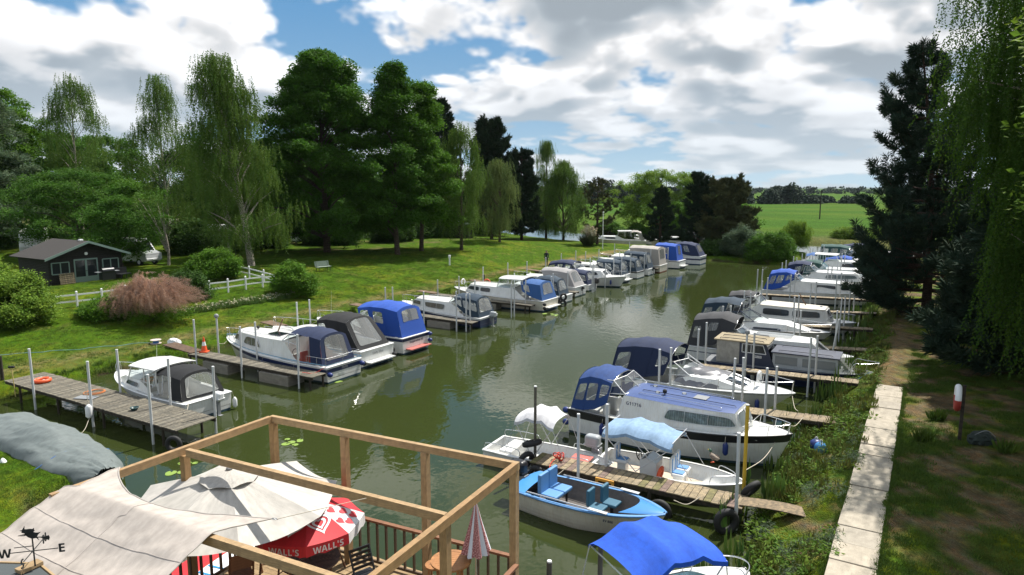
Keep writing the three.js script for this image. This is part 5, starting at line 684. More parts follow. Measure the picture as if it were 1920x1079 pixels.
cruiser(33, 'white boat with a navy cover half hidden by pine branches, farthest right', -9.6, 98.5, { L: 8.4, B: 2.7, fb: 0.9, band: null, cab: [0.42, 0.84], ch: 0.7, cin: 0.2, ...dark, canopy: { mat: C.navy, h: 2.6, x1: 0.05 } });

{ // dark blue work boat with a wheelhouse
  const o = { L: 8.2, B: 2.2, fb: 0.75, rise: 0.2, full: 3, rake: 0.35 }, F = hullForm(o), b = thing('work_boat', 'old navy blue steel boat with a wheelhouse and grey windows', 'boat', W(-9.6, 36.3), ROT + 0.02);
  const hull = part(b, 'hull', [hullStrip(o, F, () => -0.4, F.sheer)], M.navy), old = mat([0.035, 0.05, 0.10], 0.55, { map: concTex });
  part(hull, 'bottom_paint', [hullStrip(o, F, () => -0.45, () => 0.08, 0.006)], M.antifoulBlue);
  const dk = []; for (let i = 0; i <= 14; i++) { const x = i / 14 * (o.L - 0.05), h = F.half(x); dk.push([{ x, y: F.sheer(x), z: -h }, { x, y: F.sheer(x) + 0.04, z: 0 }, { x, y: F.sheer(x), z: h }]); } part(b, 'deck', [surf(dk)], mat([0.20, 0.22, 0.25], 0.8, { map: concTex }));
  const wh = part(b, 'wheelhouse', [box(2.3, 1.15, 0.05, 1.85, 1.35, 0.82), box(2.3, 1.15, 0.05, 1.85, 1.35, -0.82), box(0.05, 1.15, 1.64, 0.7, 1.35, 0), plate([V(2.98, 0.8, 0.82), V(3.45, 0.8, 0.82), V(3.0, 1.92, 0.82)], 0.05), plate([V(2.98, 0.8, -0.82), V(3.45, 0.8, -0.82), V(3.0, 1.92, -0.82)], 0.05), plate([V(3.45, 0.8, 0.82), V(3.45, 0.8, -0.82), V(3.3, 1.15, -0.82), V(3.3, 1.15, 0.82)], 0.05)], old);
  part(wh, 'roof', [box(2.75, 0.06, 1.85, 1.8, 1.96, 0)], mat([0.42, 0.36, 0.25], 0.9, { map: concTex })); for (const z of [0.75, -0.75, 0]) part(wh, 'roof_rail', [tube([V(0.7, 2.0, z), V(0.8, 2.06, z), V(2.8, 2.06, z), V(2.9, 2.0, z)], 0.02, 12, 5)], M.black);
  part(wh, 'side_board', [box(1.15, 1.15, 0.03, 1.15, 1.36, 0.862)], mat([0.44, 0.44, 0.42], 0.7, { map: concTex }));
  for (const sg of [1, -1]) part(wh, 'window', [plate([V(1.86, 1.42, sg * 0.853), V(3.02, 1.42, sg * 0.853), V(2.88, 1.86, sg * 0.853), V(1.86, 1.86, sg * 0.853)], 0.01)], M.glassDark); part(wh, 'window_frame', [poly([V(1.86, 1.42, 0.86), V(3.04, 1.42, 0.86), V(2.88, 1.86, 0.86), V(1.86, 1.86, 0.86), V(1.86, 1.42, 0.86)], 0.022, 4), bar(V(2.3, 1.42, 0.86), V(2.3, 1.86, 0.86), 0.02, 4)], M.white);
  part(wh, 'windscreen', [quad(V(3.32, 1.15, 0.78), V(3.32, 1.15, -0.78), V(3.03, 1.9, -0.78), V(3.03, 1.9, 0.78))], M.glass); part(wh, 'name_board', [box(0.36, 0.12, 0.01, 2.65, 1.25, 0.853)], M.white); part(wh, 'lettering', letters('WILLOW', 0.06).translate(2.65, 1.23, 0.862), M.black);
  const cb = part(b, 'cabin', [box(3.0, 0.75, 0.04, 4.85, 1.18, 0.78), box(3.0, 0.75, 0.04, 4.85, 1.18, -0.78), plate([V(6.35, 0.82, 0.7), V(6.35, 0.82, -0.7), V(6.3, 0.9, -0.76), V(6.3, 0.9, 0.76)], 0.03)], M.gelGrey); part(cb, 'roof', [box(3.15, 0.06, 1.75, 4.85, 1.585, 0)], old); for (const sg of [1, -1]) { part(cb, 'window', [box(1.05, 0.42, 0.01, 4.0, 1.2, sg * 0.806), box(1.5, 0.42, 0.01, 5.5, 1.2, sg * 0.806)], mat([0.20, 0.22, 0.23], 0.2)); } part(cb, 'front_window', [quad(V(6.95, 0.95, 0.6), V(6.95, 0.95, -0.6), V(6.4, 1.56, -0.74), V(6.4, 1.56, 0.74)), quad(V(6.95, 0.95, 0.6), V(6.36, 0.95, 0.78), V(6.36, 1.56, 0.78), V(6.4, 1.56, 0.74))], M.vinyl); for (const z of [0.6, -0.6]) part(cb, 'roof_rail', [tube([V(3.6, 1.62, z), V(3.7, 1.68, z), V(6.0, 1.68, z), V(6.1, 1.62, z)], 0.016, 12, 5)], M.black);
  rail(b, F, o, 6.8, 8.1, 0.5); for (const x of [2.5, 6.6]) part(b, 'fender', [fenderGeo(0.55, 0.09).translate(x, 0.1, F.half(x) + 0.1)], M.white);
}
function openHull(b, o, inner, outer, strakeMat, clinker = 0) { // open dinghy shell with thickness
  const F = hullForm(o); const hull = part(b, 'hull', [hullStrip(o, F, () => -0.25, F.sheer)], outer);
  if (clinker) for (let k = 1; k <= clinker; k++) part(hull, 'plank', [hullStrip(o, F, (x) => F.sheer(x) * (k / (clinker + 1)) - 0.012, (x) => F.sheer(x) * (k / (clinker + 1)) + 0.012, 0.012, 22, 1)], outer);
  const r = []; for (let i = 0; i <= 18; i++) { const u = 1 - Math.pow(1 - i / 18, 1.5), x = 0.06 + u * (o.L - 0.2), h = Math.max(0.02, F.half(x) - 0.07), w = Math.max(0.01, F.wl(x) - 0.14), row = []; for (const [a, y] of [[1, 1], [0.97, 0.55], [0.86, 0.12], [0, 0.10]]) row.push({ x, y: lerp(0.10, F.sheer(x), y), z: a === 0 ? 0 : lerp(w, h, y) * (a > 0.95 ? 1 : 0.95), u: x, v: y }); r.push(row); }
  part(b, 'inner_hull', [surf(r), surf(r.map((q) => q.map((p) => ({ ...p, z: -p.z })))), quad(...[[1, 1], [-1, 1], [-1, 0], [1, 0]].map(([s, y]) => V(0.06, lerp(0.10, F.sheer(0), y), s * (F.half(0) - 0.08))))], inner);
  const g = []; for (const sg of [1, -1]) { const q = []; for (let i = 0; i <= 18; i++) { const u = 1 - Math.pow(1 - i / 18, 1.5), x = u * (o.L - 0.02); q.push([{ x, y: F.sheer(x) + 0.012, z: sg * (F.half(x) + 0.03) }, { x, y: F.sheer(x) + 0.02, z: sg * Math.max(0, F.half(x) - 0.06) }]); } g.push(surf(q), tube(q.map((e) => V(e[0].x, e[0].y - 0.02, e[0].z)), 0.03, 24, 5)); } g.push(box(0.1, 0.04, F.half(0) * 2, 0.03, F.sheer(0), 0)); part(b, 'gunwale', g, strakeMat); return F;
}
function bimini(b, S, material, wide, label) { // loose awning on hoops: S = [{x, y}], hoop feet at foot
  const rows = [], n = 10; for (let i = 0; i + 1 < S.length; i++) for (let k = 0; k < 5; k++) { const f = k / 5, x = lerp(S[i].x, S[i + 1].x, f), y = lerp(S[i].y, S[i + 1].y, f) - 0.05 * Math.sin(Math.PI * f), row = []; for (let j = 0; j <= n; j++) { const a = j / n * 2 - 1; row.push({ x, y: y - 0.20 * Math.pow(Math.abs(a), 4) + 0.012 * noise(x * 3, a * 3), z: a * wide, u: x, v: a * wide }); } rows.push(row); }
  const e = S[S.length - 1]; rows.push(Array.from({ length: n + 1 }, (_, j) => { const a = j / n * 2 - 1; return { x: e.x, y: e.y - 0.20 * Math.pow(Math.abs(a), 4), z: a * wide, u: e.x, v: a * wide }; }));
  const c = part(b, 'awning', [surf(rows), ...[1, -1].map((sg) => surf(rows.map((r) => { const p = r[sg > 0 ? n : 0]; return [{ ...p }, { x: p.x, y: p.y - 0.10, z: p.z + sg * 0.01, u: p.u, v: p.v + 0.1 }]; })))], material); return c;
}
{ // blue and white clinker dinghy
  const o = { L: 4.7, B: 1.8, fb: 0.62, rise: 0.22, full: 2.6, rake: 0.35 }, b = thing('motor_dinghy', 'open white clinker dinghy with blue bench seats and black outboard', 'boat', W(-10.3, 17.75), ROT - 0.06), F = openHull(b, o, mat([0.17, 0.155, 0.15], 0.8, { map: concTex }), M.gelCream, M.seatBlue, 5);
  part(b, 'floor_boards', [box(2.6, 0.03, 1.0, 2.1, 0.135, 0)], M.teak);
  const fd = []; for (let i = 0; i <= 10; i++) { const x = lerp(3.85, o.L - 0.08, i / 10), h = F.half(x), row = []; for (let j = 0; j <= 8; j++) { const a = j / 8 * 2 - 1; row.push({ x: x - 0.35 * a * a * (1 - i / 10), y: F.sheer(x) + 0.02 + 0.20 * (1 - a * a) * Math.min(1, h), z: a * h }); } fd.push(row); } part(b, 'fore_deck', [surf(fd)], phys([0.05, 0.22, 0.52], 0.3));
  const sd = []; for (let i = 0; i <= 4; i++) { const x = i / 4 * 0.5; sd.push(Array.from({ length: 7 }, (_, j) => { const a = j / 6 * 2 - 1; return { x, y: F.sheer(x) + 0.02 + 0.10 * (1 - a * a), z: a * F.half(x) }; })); } part(b, 'stern_deck', [surf(sd)], phys([0.06, 0.25, 0.55], 0.3));
  for (const z of [0.26, -0.26]) { const s = part(b, 'seat', [rbox(0.55, 0.12, 0.5, 0.04, 1.15, 0.55, z)], M.seatBlue); part(s, 'backrest', [rbox(0.12, 0.62, 0.5, 0.04, 0.82, 0.86, z)], M.seatBlue); part(s, 'leg', [box(0.05, 0.45, 0.05, 1.35, 0.3, z), box(0.05, 0.45, 0.05, 0.95, 0.3, z)], M.rubber); }
  for (const [x, z] of [[2.55, 0.15], [2.75, -0.35]]) { const s = part(b, 'seat', [rbox(0.45, 0.10, 0.45, 0.04, x + 0.1, 0.5, z)], M.teal); part(s, 'backrest', [rbox(0.10, 0.5, 0.42, 0.04, x - 0.15, 0.78, z)], M.teal); part(s, 'leg', [cyl(0.05, 0.05, 0.38, x + 0.1, 0.12, z)], M.rubber); }
  for (const sg of [1]) part(b, 'oar', [bar(V(0.6, 0.72, 0.84), V(2.9, 0.78, 0.86), 0.022, 6), box(0.6, 0.02, 0.13, 3.0, 0.79, 0.86)], M.alu); part(b, 'oar', [bar(V(0.9, 0.72, -0.84), V(3.1, 0.78, -0.84), 0.022, 6), box(0.6, 0.02, 0.13, 3.2, 0.79, -0.84)], M.alu);
  outboard(b, 0.0, 0.62, 0, M.black, 1.1); part(b, 'bow_lettering', letters('EV 866', 0.07).applyMatrix4(new THREE.Matrix4().makeRotationY(0.16)).translate(3.3, 0.5, 0.80), M.navy);
}
{ // centre console day boat with the pale blue awning
  const o = { L: 4.9, B: 1.75, fb: 0.5, rise: 0.12, full: 2.8, rake: 0.4 }, b = thing('console_boat', 'white dayboat with pale blue awning, steering console and blue seats', 'boat', W(-9.2, 21.12), ROT + 0.02), F = openHull(b, o, M.gel, M.gel, M.gel);
  part(b, 'floor', [box(3.4, 0.03, 1.2, 2.0, 0.14, 0)], mat([0.50, 0.42, 0.33], 0.7));
  const con = part(b, 'console', [plate([V(1.55, 0.15, 0.35), V(2.15, 0.15, 0.35), V(2.1, 0.75, 0.35), V(1.75, 0.9, 0.35), V(1.55, 0.8, 0.35)], 0.04), plate([V(1.55, 0.15, -0.35), V(2.15, 0.15, -0.35), V(2.1, 0.75, -0.35), V(1.75, 0.9, -0.35), V(1.55, 0.8, -0.35)], 0.04), box(0.04, 0.62, 0.66, 2.12, 0.45, 0, 0, 0, 0.08), box(0.38, 0.04, 0.66, 1.93, 0.83, 0, 0, 0, -0.4), box(0.04, 0.65, 0.66, 1.55, 0.48, 0)], M.gel); part(con, 'steering_wheel', [new THREE.TorusGeometry(0.19, 0.018, 5, 16).rotateY(Math.PI / 2).rotateZ(0.4).translate(1.42, 0.86, 0.1), bar(V(1.42, 0.67, 0.1), V(1.42, 1.05, 0.1), 0.012, 4), bar(V(1.42, 0.86, -0.08), V(1.42, 0.86, 0.28), 0.012, 4)], M.rubber);
  const seat = (x, z, f) => { const s = part(b, 'seat', [rbox(0.42, 0.12, 0.42, 0.05, x, 0.55, z), rbox(0.10, 0.55, 0.42, 0.05, x - f * 0.22, 0.86, z)], M.seatWhite); part(s, 'seat_pad', [rbox(0.34, 0.06, 0.30, 0.03, x, 0.615, z), rbox(0.06, 0.5, 0.10, 0.03, x - f * 0.19, 0.86, z + 0.14), rbox(0.06, 0.5, 0.10, 0.03, x - f * 0.19, 0.86, z - 0.14)], M.seatBlue); part(s, 'leg', [box(0.3, 0.4, 0.3, x, 0.32, z)], M.gel); }; seat(0.85, 0.1, 1); seat(2.85, 0.30, 1); seat(2.85, -0.20, 1);
  part(b, 'lifebuoy', [new THREE.TorusGeometry(0.22, 0.06, 7, 18).rotateY(Math.PI / 2).rotateZ(-0.2).translate(2.22, 0.42, 0.28)], M.orange); outboard(b, -0.05, 0.62, 0, M.gelGrey, 1.05);
  const c = bimini(b, [{ x: 0.35, y: 1.82 }, { x: 1.2, y: 2.0 }, { x: 2.0, y: 1.93 }, { x: 2.75, y: 1.74 }], C.sky, 0.82); part(c, 'frame', [1, -1].flatMap((sg) => [bar(V(1.55, 0.55, sg * 0.80), V(0.38, 1.66, sg * 0.80), 0.016, 6), bar(V(1.55, 0.55, sg * 0.80), V(2.75, 1.58, sg * 0.80), 0.016, 6), bar(V(2.0, 1.05, sg * 0.8), V(1.2, 1.80, sg * 0.8), 0.014, 6), bar(V(3.4, 0.6, sg * 0.75), V(2.7, 1.6, sg * 0.8), 0.010, 5)]).concat([bar(V(2.75, 1.73, -0.8), V(2.75, 1.73, 0.8), 0.016, 5), bar(V(0.36, 1.80, -0.8), V(0.36, 1.80, 0.8), 0.016, 5)]), M.alu); part(b, 'bow_rail', [tube([V(3.9, 0.6, 0.55), V(4.0, 0.8, 0.5), V(4.5, 0.8, 0.15), V(4.5, 0.8, -0.15), V(4.0, 0.8, -0.5), V(3.9, 0.6, -0.55)], 0.015, 24, 5)], M.alu);
}
{ // white awning dayboat at the jetty end
  const o = { L: 4.6, B: 1.7, fb: 0.5, rise: 0.1, full: 2.8, rake: 0.4 }, b = thing('console_boat', 'white dayboat with small white awning at the end of the mossy jetty', 'boat', W(-13.1, 20.2), ROT + 0.05), F = openHull(b, o, M.gel, M.gel, M.gel);
  part(b, 'seat', [rbox(0.5, 0.4, 1.2, 0.05, 0.8, 0.35, 0), rbox(0.5, 0.4, 0.9, 0.05, 3.5, 0.35, 0)], M.gel); part(b, 'red_locker', [rbox(0.7, 0.06, 0.55, 0.03, 3.5, 0.58, 0)], M.pinkRed); part(b, 'side_rail', [1, -1].flatMap((sg) => [tube([V(0.1, 0.55, sg * 0.75), V(0.15, 0.78, sg * 0.75), V(1.4, 0.78, sg * 0.8), V(1.5, 0.55, sg * 0.8)], 0.016, 14, 5), tube([V(2.9, 0.55, sg * 0.75), V(3.0, 0.78, sg * 0.72), V(3.9, 0.78, sg * 0.5), V(4.0, 0.55, sg * 0.45)], 0.016, 14, 5)]), M.steel); part(b, 'life_jacket', [rbox(0.4, 0.18, 0.3, 0.08, 2.6, 0.4, 0.3)], M.red);
  const c = bimini(b, [{ x: 1.25, y: 1.92 }, { x: 1.75, y: 2.15 }, { x: 2.3, y: 2.15 }, { x: 2.75, y: 1.92 }], C.white, 0.72); part(c, 'frame', [1, -1].flatMap((sg) => [bar(V(2.0, 0.55, sg * 0.76), V(1.27, 1.75, sg * 0.7), 0.015, 6), bar(V(2.0, 0.55, sg * 0.76), V(2.72, 1.75, sg * 0.7), 0.015, 6), bar(V(0.9, 0.55, sg * 0.76), V(1.27, 1.7, sg * 0.7), 0.010, 5), bar(V(3.2, 0.55, sg * 0.7), V(2.7, 1.7, sg * 0.7), 0.010, 5)]), M.alu);
}
{ // near blue awning boat
  const o = { L: 4.6, B: 1.85, fb: 0.62, rise: 0.15, full: 2.6, rake: 0.4 }, b = thing('awning_boat', 'white boat with turquoise inside under a vivid blue awning, nearest the camera', 'boat', V(1.50, 0, -13.05), 0.466), F = openHull(b, o, M.paleBlue, M.gel, M.gel);
  part(b, 'seat', [rbox(0.6, 0.4, 1.4, 0.05, 0.7, 0.4, 0), rbox(0.5, 0.4, 1.3, 0.05, 2.9, 0.35, 0)], mat([0.5, 0.42, 0.32], 0.7)); const fd = []; for (let i = 0; i <= 8; i++) { const x = lerp(3.6, o.L - 0.06, i / 8), h = F.half(x); fd.push(Array.from({ length: 7 }, (_, j) => { const a = j / 6 * 2 - 1; return { x: x - 0.25 * a * a * (1 - i / 8), y: F.sheer(x) + 0.02 + 0.08 * (1 - a * a), z: a * h }; })); } part(b, 'fore_deck', [surf(fd)], M.gel); part(b, 'bow_rail', [tube([V(3.5, 0.7, 0.7), V(3.6, 1.0, 0.65), V(4.4, 1.05, 0.25), V(4.4, 1.05, -0.25), V(3.6, 1.0, -0.65), V(3.5, 0.7, -0.7)], 0.018, 24, 6)], M.steel); part(b, 'cleat', [bar(V(4.5, 0.86, -0.08), V(4.5, 0.86, 0.08), 0.015, 5)], M.rubber);
  const c = bimini(b, [{ x: 0.7, y: 2.12 }, { x: 1.55, y: 2.45 }, { x: 2.3, y: 2.42 }, { x: 3.0, y: 2.1 }], C.bright, 0.95); part(c, 'frame', [1, -1].flatMap((sg) => [bar(V(1.9, 0.65, sg * 0.88), V(0.72, 1.93, sg * 0.92), 0.018, 6), bar(V(1.9, 0.65, sg * 0.88), V(2.98, 1.92, sg * 0.92), 0.018, 6), bar(V(0.3, 0.65, sg * 0.82), V(0.72, 1.93, sg * 0.92), 0.014, 6), bar(V(3.3, 0.68, sg * 0.75), V(2.98, 1.92, sg * 0.92), 0.014, 6)]), M.alu);
}
{ // tarpaulin covered boat by the near lawn
  const b = thing('covered_boat', 'boat wrapped in a sagging grey tarpaulin beside the near lawn', 'boat', W(-30.6, 11.6), ROT - 0.06), o = { L: 8.2, B: 2.4, fb: 0.6, rise: 0.1, full: 2.6, rake: 0.5 }, F = hullForm(o);
  part(b, 'hull', [hullStrip(o, F, () => -0.35, F.sheer)], M.navy);
  const rows = []; for (let i = 0; i <= 34; i++) { const u = i / 34, x = -0.35 + u * 8.8, ridge = 0.75 + 0.55 * Math.pow(Math.sin(Math.PI * clamp(u * 0.92 + 0.06, 0, 1)), 0.8) * (0.78 + 0.22 * Math.cos(u * 12.6)), row = []; for (let j = 0; j <= 24; j++) { const a = j / 24 * 2 - 1, wd = (1.18 + 0.22) * Math.pow(clamp(1 - Math.pow(Math.max(0, (u - 0.55) / 0.5), 3), 0.06, 1), 0.8), e = Math.abs(a); const y = e < 0.72 ? ridge - 0.42 * Math.pow(e / 0.72, 1.3) * (ridge - 0.5) * 1.2 : lerp(ridge - 0.42 * (ridge - 0.5) * 1.2, 0.22, (e - 0.72) / 0.28); row.push({ x, y: y + 0.14 * (0.4 - Math.abs(fbm(u * 5 + 3, a * 2.2, 3))) + 0.03 * Math.sin(u * 46 + a * 9) * sm(0.45, 0.9, e), z: a * wd + 0.05 * noise(u * 8, a * 5), u: x, v: a }); } rows.push(row); }
  part(b, 'tarpaulin', [surf(rows)], mat([0.16, 0.19, 0.185], 0.6, { map: clothTex, bumpMap: clothBump, bumpScale: 0.015 }));
  part(b, 'lashing', [tube([V(0.2, 0.75, 1.35), V(1.6, 0.72, 1.45), V(3.0, 0.5, 1.5), V(4.6, 0.62, 1.42), V(6.2, 0.6, 1.2)], 0.014, 40, 5), tube([V(6.3, 0.62, -1.1), V(6.2, 0.9, -0.4), V(6.2, 0.92, 0.4), V(6.2, 0.62, 1.2)], 0.014, 20, 5)], M.blueRope);
  for (const x of [2.0, 3.4, 4.9]) part(b, 'fender', [fenderGeo(0.5, 0.1).rotateZ(0.5).translate(x, 0.35, 1.55)], M.white);
}

// ------------------------------------------------------------------ jetties and mooring poles
const leg = (x, z, y0, y1, r = 0.05) => cyl(r, r, y1 - y0, x, y0, z, 7);
function jetty(label, s0, t0, s1, t1, o = {}) { // planks lie across; s0,t0 is the bank end
  o = { w: 0.75, y: 0.62, y1: 0.62, pw: 0.145, gap: 0.012, mats: woods, ...o }; R = mulberry(700 + Math.floor(t0 * 13));
  const len = Math.hypot(s1 - s0, t1 - t0), dirA = Math.atan2(-(t1 - t0), s1 - s0), j = thing('jetty', label, 'jetty', W(s0, t0, 0), ROT - Math.atan2(-(t1 - t0), s1 - s0));
  const geos = [0, 1, 2].map(() => { const g = rbox(o.pw, 0.036, o.w * rr(0.985, 1.02), 0.006, 0, 0, 0, 1), u = g.attributes.uv, p = g.attributes.position, of = rr(0, 5); for (let i = 0; i < u.count; i++) u.setXY(i, p.getZ(i) + of, p.getX(i) + of * 1.3); return g; });
  for (let x = o.pw / 2; x < len; x += o.pw + o.gap) { const m = part(j, 'plank', geos[Math.floor(R() * 3)], o.mats[Math.floor(R() * o.mats.length)]); m.position.set(x, lerp(o.y, o.y1, x / len) + rr(-0.003, 0.004), rr(-0.012, 0.012)); m.rotation.set(rr(-0.006, 0.006), rr(-0.012, 0.012), rr(-0.012, 0.012)); }
  const tilt = Math.atan2(o.y1 - o.y, len), ym = (o.y + o.y1) / 2; parts(j, 'bearer', [1, -1].map((sg) => box(len, 0.12, 0.06, len / 2, ym - 0.085, sg * (o.w / 2 - 0.06), 0, 0, tilt)), darkWood);
  parts(j, 'support_post', (o.legs ?? [0.35, 0.9]).flatMap((f) => [1, -1].map((sg) => leg(f * len, sg * (o.w / 2 - 0.05), -0.9, lerp(o.y, o.y1, f) - 0.05, 0.055))), darkWood);
  for (const [f, l] of o.floats ?? []) part(j, 'concrete_float', [rbox(l, 0.55, o.w * 1.15, 0.03, f * len, o.y1 - 0.42, 0)], mat([0.30, 0.285, 0.25], 0.9, { map: concTex, bumpMap: concTex, bumpScale: 0.02 }));
  return j;
}
const oldGrey = { mats: greys };
jetty('wide weathered grey jetty with a lifebuoy lying on it', -36.4, 14.95, -23.5, 15.25, { w: 1.75, y: 0.85, y1: 0.78, pw: 0.14, ...oldGrey, legs: [0.1, 0.35, 0.62, 0.93] });
jetty('grey plank jetty on concrete floats beside the blue striped cruiser', -34.4, 22.5, -25.0, 22.85, { w: 0.95, y: 0.72, y1: 0.66, ...oldGrey, floats: [[0.25, 2.0], [0.72, 2.1]], legs: [0.02, 0.98] });
single('gang_plank', 'brown gangplank leading down to the jetty with concrete floats', 'gangplank', [box(2.6, 0.05, 0.8, 0, 0, 0, 0, 0, -0.06)], mat([0.17, 0.105, 0.07], 0.9, { map: oldWoodTex }), W(-35.5, 22.5, 0.84), ROT);
[[29.75, 'short plank jetty between the black and the royal blue canopies', 0.62], [38.0, 'low plank jetty on a concrete float in front of the slate canopy', 0.6], [46.1, 'plank jetty in front of the long hard top cruiser', 0.62], [54.1, 'plank jetty between the slate canopy and the stone cover', 0.62], [64.6, 'plank jetty beside the cruiser facing the channel', 0.6], [75.3, 'plank jetty beside the cream covered cruiser', 0.6], [84.8, 'last plank jetty of the left row', 0.6]].forEach(([t, label, y], i) => { jetty(label, -36.2, t, i === 0 ? -30 : -26.2, t + 0.1, { w: 0.8, y: 0.75, y1: y, ...oldGrey, legs: [0.2, 0.95], floats: i === 1 ? [[0.72, 2.0]] : i === 2 ? [[0.6, 1.6]] : [] });
  single('gang_plank', ['tilted brown board at the bank end of the royal blue boat jetty', 'tilted brown board at the bank end of the slate canopy boat jetty', 'tilted brown board at the bank end of the hard top cruiser jetty', 'brown board near the orange ring post', 'brown board behind the cruiser facing the channel', 'brown board behind the cream covered cruiser', 'brown board behind the farthest left jetty'][i], 'gangplank', [box(1.9, 0.05, 0.8, 0, 0, 0, 0, 0, -0.05)], mat([0.24, 0.16, 0.10], 0.9, { map: oldWoodTex }), W(-36.6, t, 0.86), ROT + 0.08 * (i % 3 - 1)); });
jetty('mossy plank jetty with tyres between the dinghy and the console boat', -4.0, 19.75, -10.9, 19.55, { w: 0.95, y: 0.62, y1: 0.62, pw: 0.21, gap: 0.014, mats: [...woods, mat([0.27, 0.24, 0.11], 0.9, { map: oldWoodTex }), mat([0.30, 0.21, 0.18], 0.9, { map: oldWoodTex })], legs: [0.05, 0.4, 0.75, 0.97] });
single('gang_plank', 'curved tan board bridging the bank and the mossy jetty', 'gangplank', [surf(Array.from({ length: 9 }, (_, i) => { const u = i / 8; return [0, 1].map((j) => ({ x: -0.9 + u * 1.9, y: 0.05 * Math.sin(u * 3.1) + 0.10 * u, z: (j - 0.5) * 0.6, u: u * 2, v: j })); })), surf(Array.from({ length: 9 }, (_, i) => { const u = i / 8; return [0, 1].map((j) => ({ x: -0.9 + u * 1.9, y: 0.05 * Math.sin(u * 3.1) + 0.10 * u - 0.025, z: (j - 0.5) * 0.6, u: u * 2, v: j })); }))], mat([0.36, 0.27, 0.18], 0.9, { map: oldWoodTex }), W(-3.2, 19.7, 0.68), ROT);
const RJ = [[28.05, -2.0, -6.6, 'plank jetty between the large blue roofed cruiser and the sports cruiser', 0.85], [34.35, -2.2, -9.7, 'plank jetty in front of the navy work boat', 0.75], [41.6, -2.4, -6.2, 'plank jetty behind the slatted roof cruiser', 0.7], [48.0, -2.5, -7.2, 'plank jetty behind the black hulled cruiser', 0.7], [54.3, -2.7, -7.0, 'plank jetty behind the flat roofed river cruiser', 0.7], [60.8, -2.9, -12.0, 'long plank jetty in front of the vivid blue canopy', 0.7], [68.3, -3.0, -8.0, 'plank jetty in front of the navy canopy with curtains', 0.7], [74.3, -3.0, -8, 'plank jetty in front of the turquoise trimmed cruiser', 0.7], [80.4, -3, -8, 'plank jetty in front of the hard top with blue roll', 0.7], [86.0, -3, -7, 'plank jetty in front of the blue sheeted boat', 0.7], [90.8, -3, -7, 'last plank jetty of the right row', 0.7]];
for (const [t, s0, s1, label, w] of RJ) jetty(label, s0, t, s1, t, { w, y: 0.95, y1: 0.72, pw: 0.26, gap: 0.016, legs: [0.22, 0.9] });

const poleGeo = new Map();
function pole(label, s, t, y0, top, o = {}) {
  const k = (top - y0).toFixed(2) + (o.r ?? ''), g = poleGeo.get(k) ?? cyl(o.r ?? 0.05, o.r ?? 0.05, top - y0, 0, 0, 0, 9); poleGeo.set(k, g);
  const m = thing('mooring_pole', label, 'pole', W(s, t, y0), 0, o.group); part(m, 'post', g, o.mat ?? M.pole); m.rotation.set(o.lz ?? rr(-.012, .012), 0, o.lx ?? rr(-.018, .018));
  part(m, 'cap', o.cap === 'grey' ? new THREE.SphereGeometry(0.13, 9, 7).translate(0, top - y0 + 0.05, 0) : cyl(0.054, 0.05, 0.03, 0, top - y0, 0, 9), o.cap === 'grey' ? M.greyPlastic : M.white); return m;
}
R = mulberry(99);
// the wide grey jetty
[[-33.4, 14.0, 'white pole at the near edge of the grey jetty, closest to the lifebuoy'], [-30.0, 15.95, 'white pole at the far edge of the grey jetty beside the cuddy boat bow'], [-28.9, 14.15, 'white pole with a hanging fender at the near edge of the grey jetty'], [-26.6, 16.1, 'white pole beside the black bimini of the cuddy boat'], [-24.9, 14.3, 'white pole at the outer near corner of the grey jetty'], [-23.9, 16.3, 'white pole behind the outboard of the cuddy boat']].forEach(([s, t, l]) => pole(l, s, t, -0.6, 2.75));
[[-33.6, 22.05, 'white pole where the brown gangplank meets the floating jetty'], [-29.9, 22.1, 'white pole at mid length of the jetty with concrete floats'], [-30.2, 23.35, 'white pole leaning against the blue striped cruiser'], [-25.9, 22.35, 'white pole with a dark top at the end of the jetty with concrete floats'], [-33.3, 28.9, 'white pole standing behind the black canopy cruiser'], [-33.4, 30.0, 'white pole beside the bow of the royal blue boat']].forEach(([s, t, l]) => pole(l, s, t, -0.6, 2.7));
pole('white pole with a round grey cap at the bow of the blue striped cruiser', -33.4, 23.3, -0.6, 2.7, { cap: 'grey' });
[[36.9, 'royal blue boat and the low plank jetty'], [38.0, 'low plank jetty by the slate canopy'], [43.2, 'stern of the slate canopy boat'], [46.1, 'hard top cruiser jetty'], [50.1, 'hard top cruiser and its neighbour'], [54.1, 'jetty by the stone cover'], [58.0, 'stone cover and the dark canopied boat'], [61.3, 'stern of the boat facing the channel'], [64.6, 'hard roofed boat'], [68.6, 'hard roofed boat and the black banded boat'], [72.1, 'petrol blue canopy'], [75.3, 'cream cover'], [80.0, 'cream cover and the compact blue canopy'], [84.8, 'last jetty on the left']].forEach(([t, w], i) => { for (const [s, n] of [[-27.0, 'outer'], [-30.2, 'middle'], [-33.8, 'bank end']]) { if (n === 'middle' && i % 2) continue; pole(n + ' white pole by the ' + w, s + rr(-.4, .4), t + 0.42, -0.6, 2.55 + rr(-.2, .25)); if (i % 2 === 0 && n === 'outer') pole('twin of the outer white pole by the ' + w, s + rr(0.1, .5), t + 0.75, -0.6, 2.5 + rr(-.1, .2)); } });
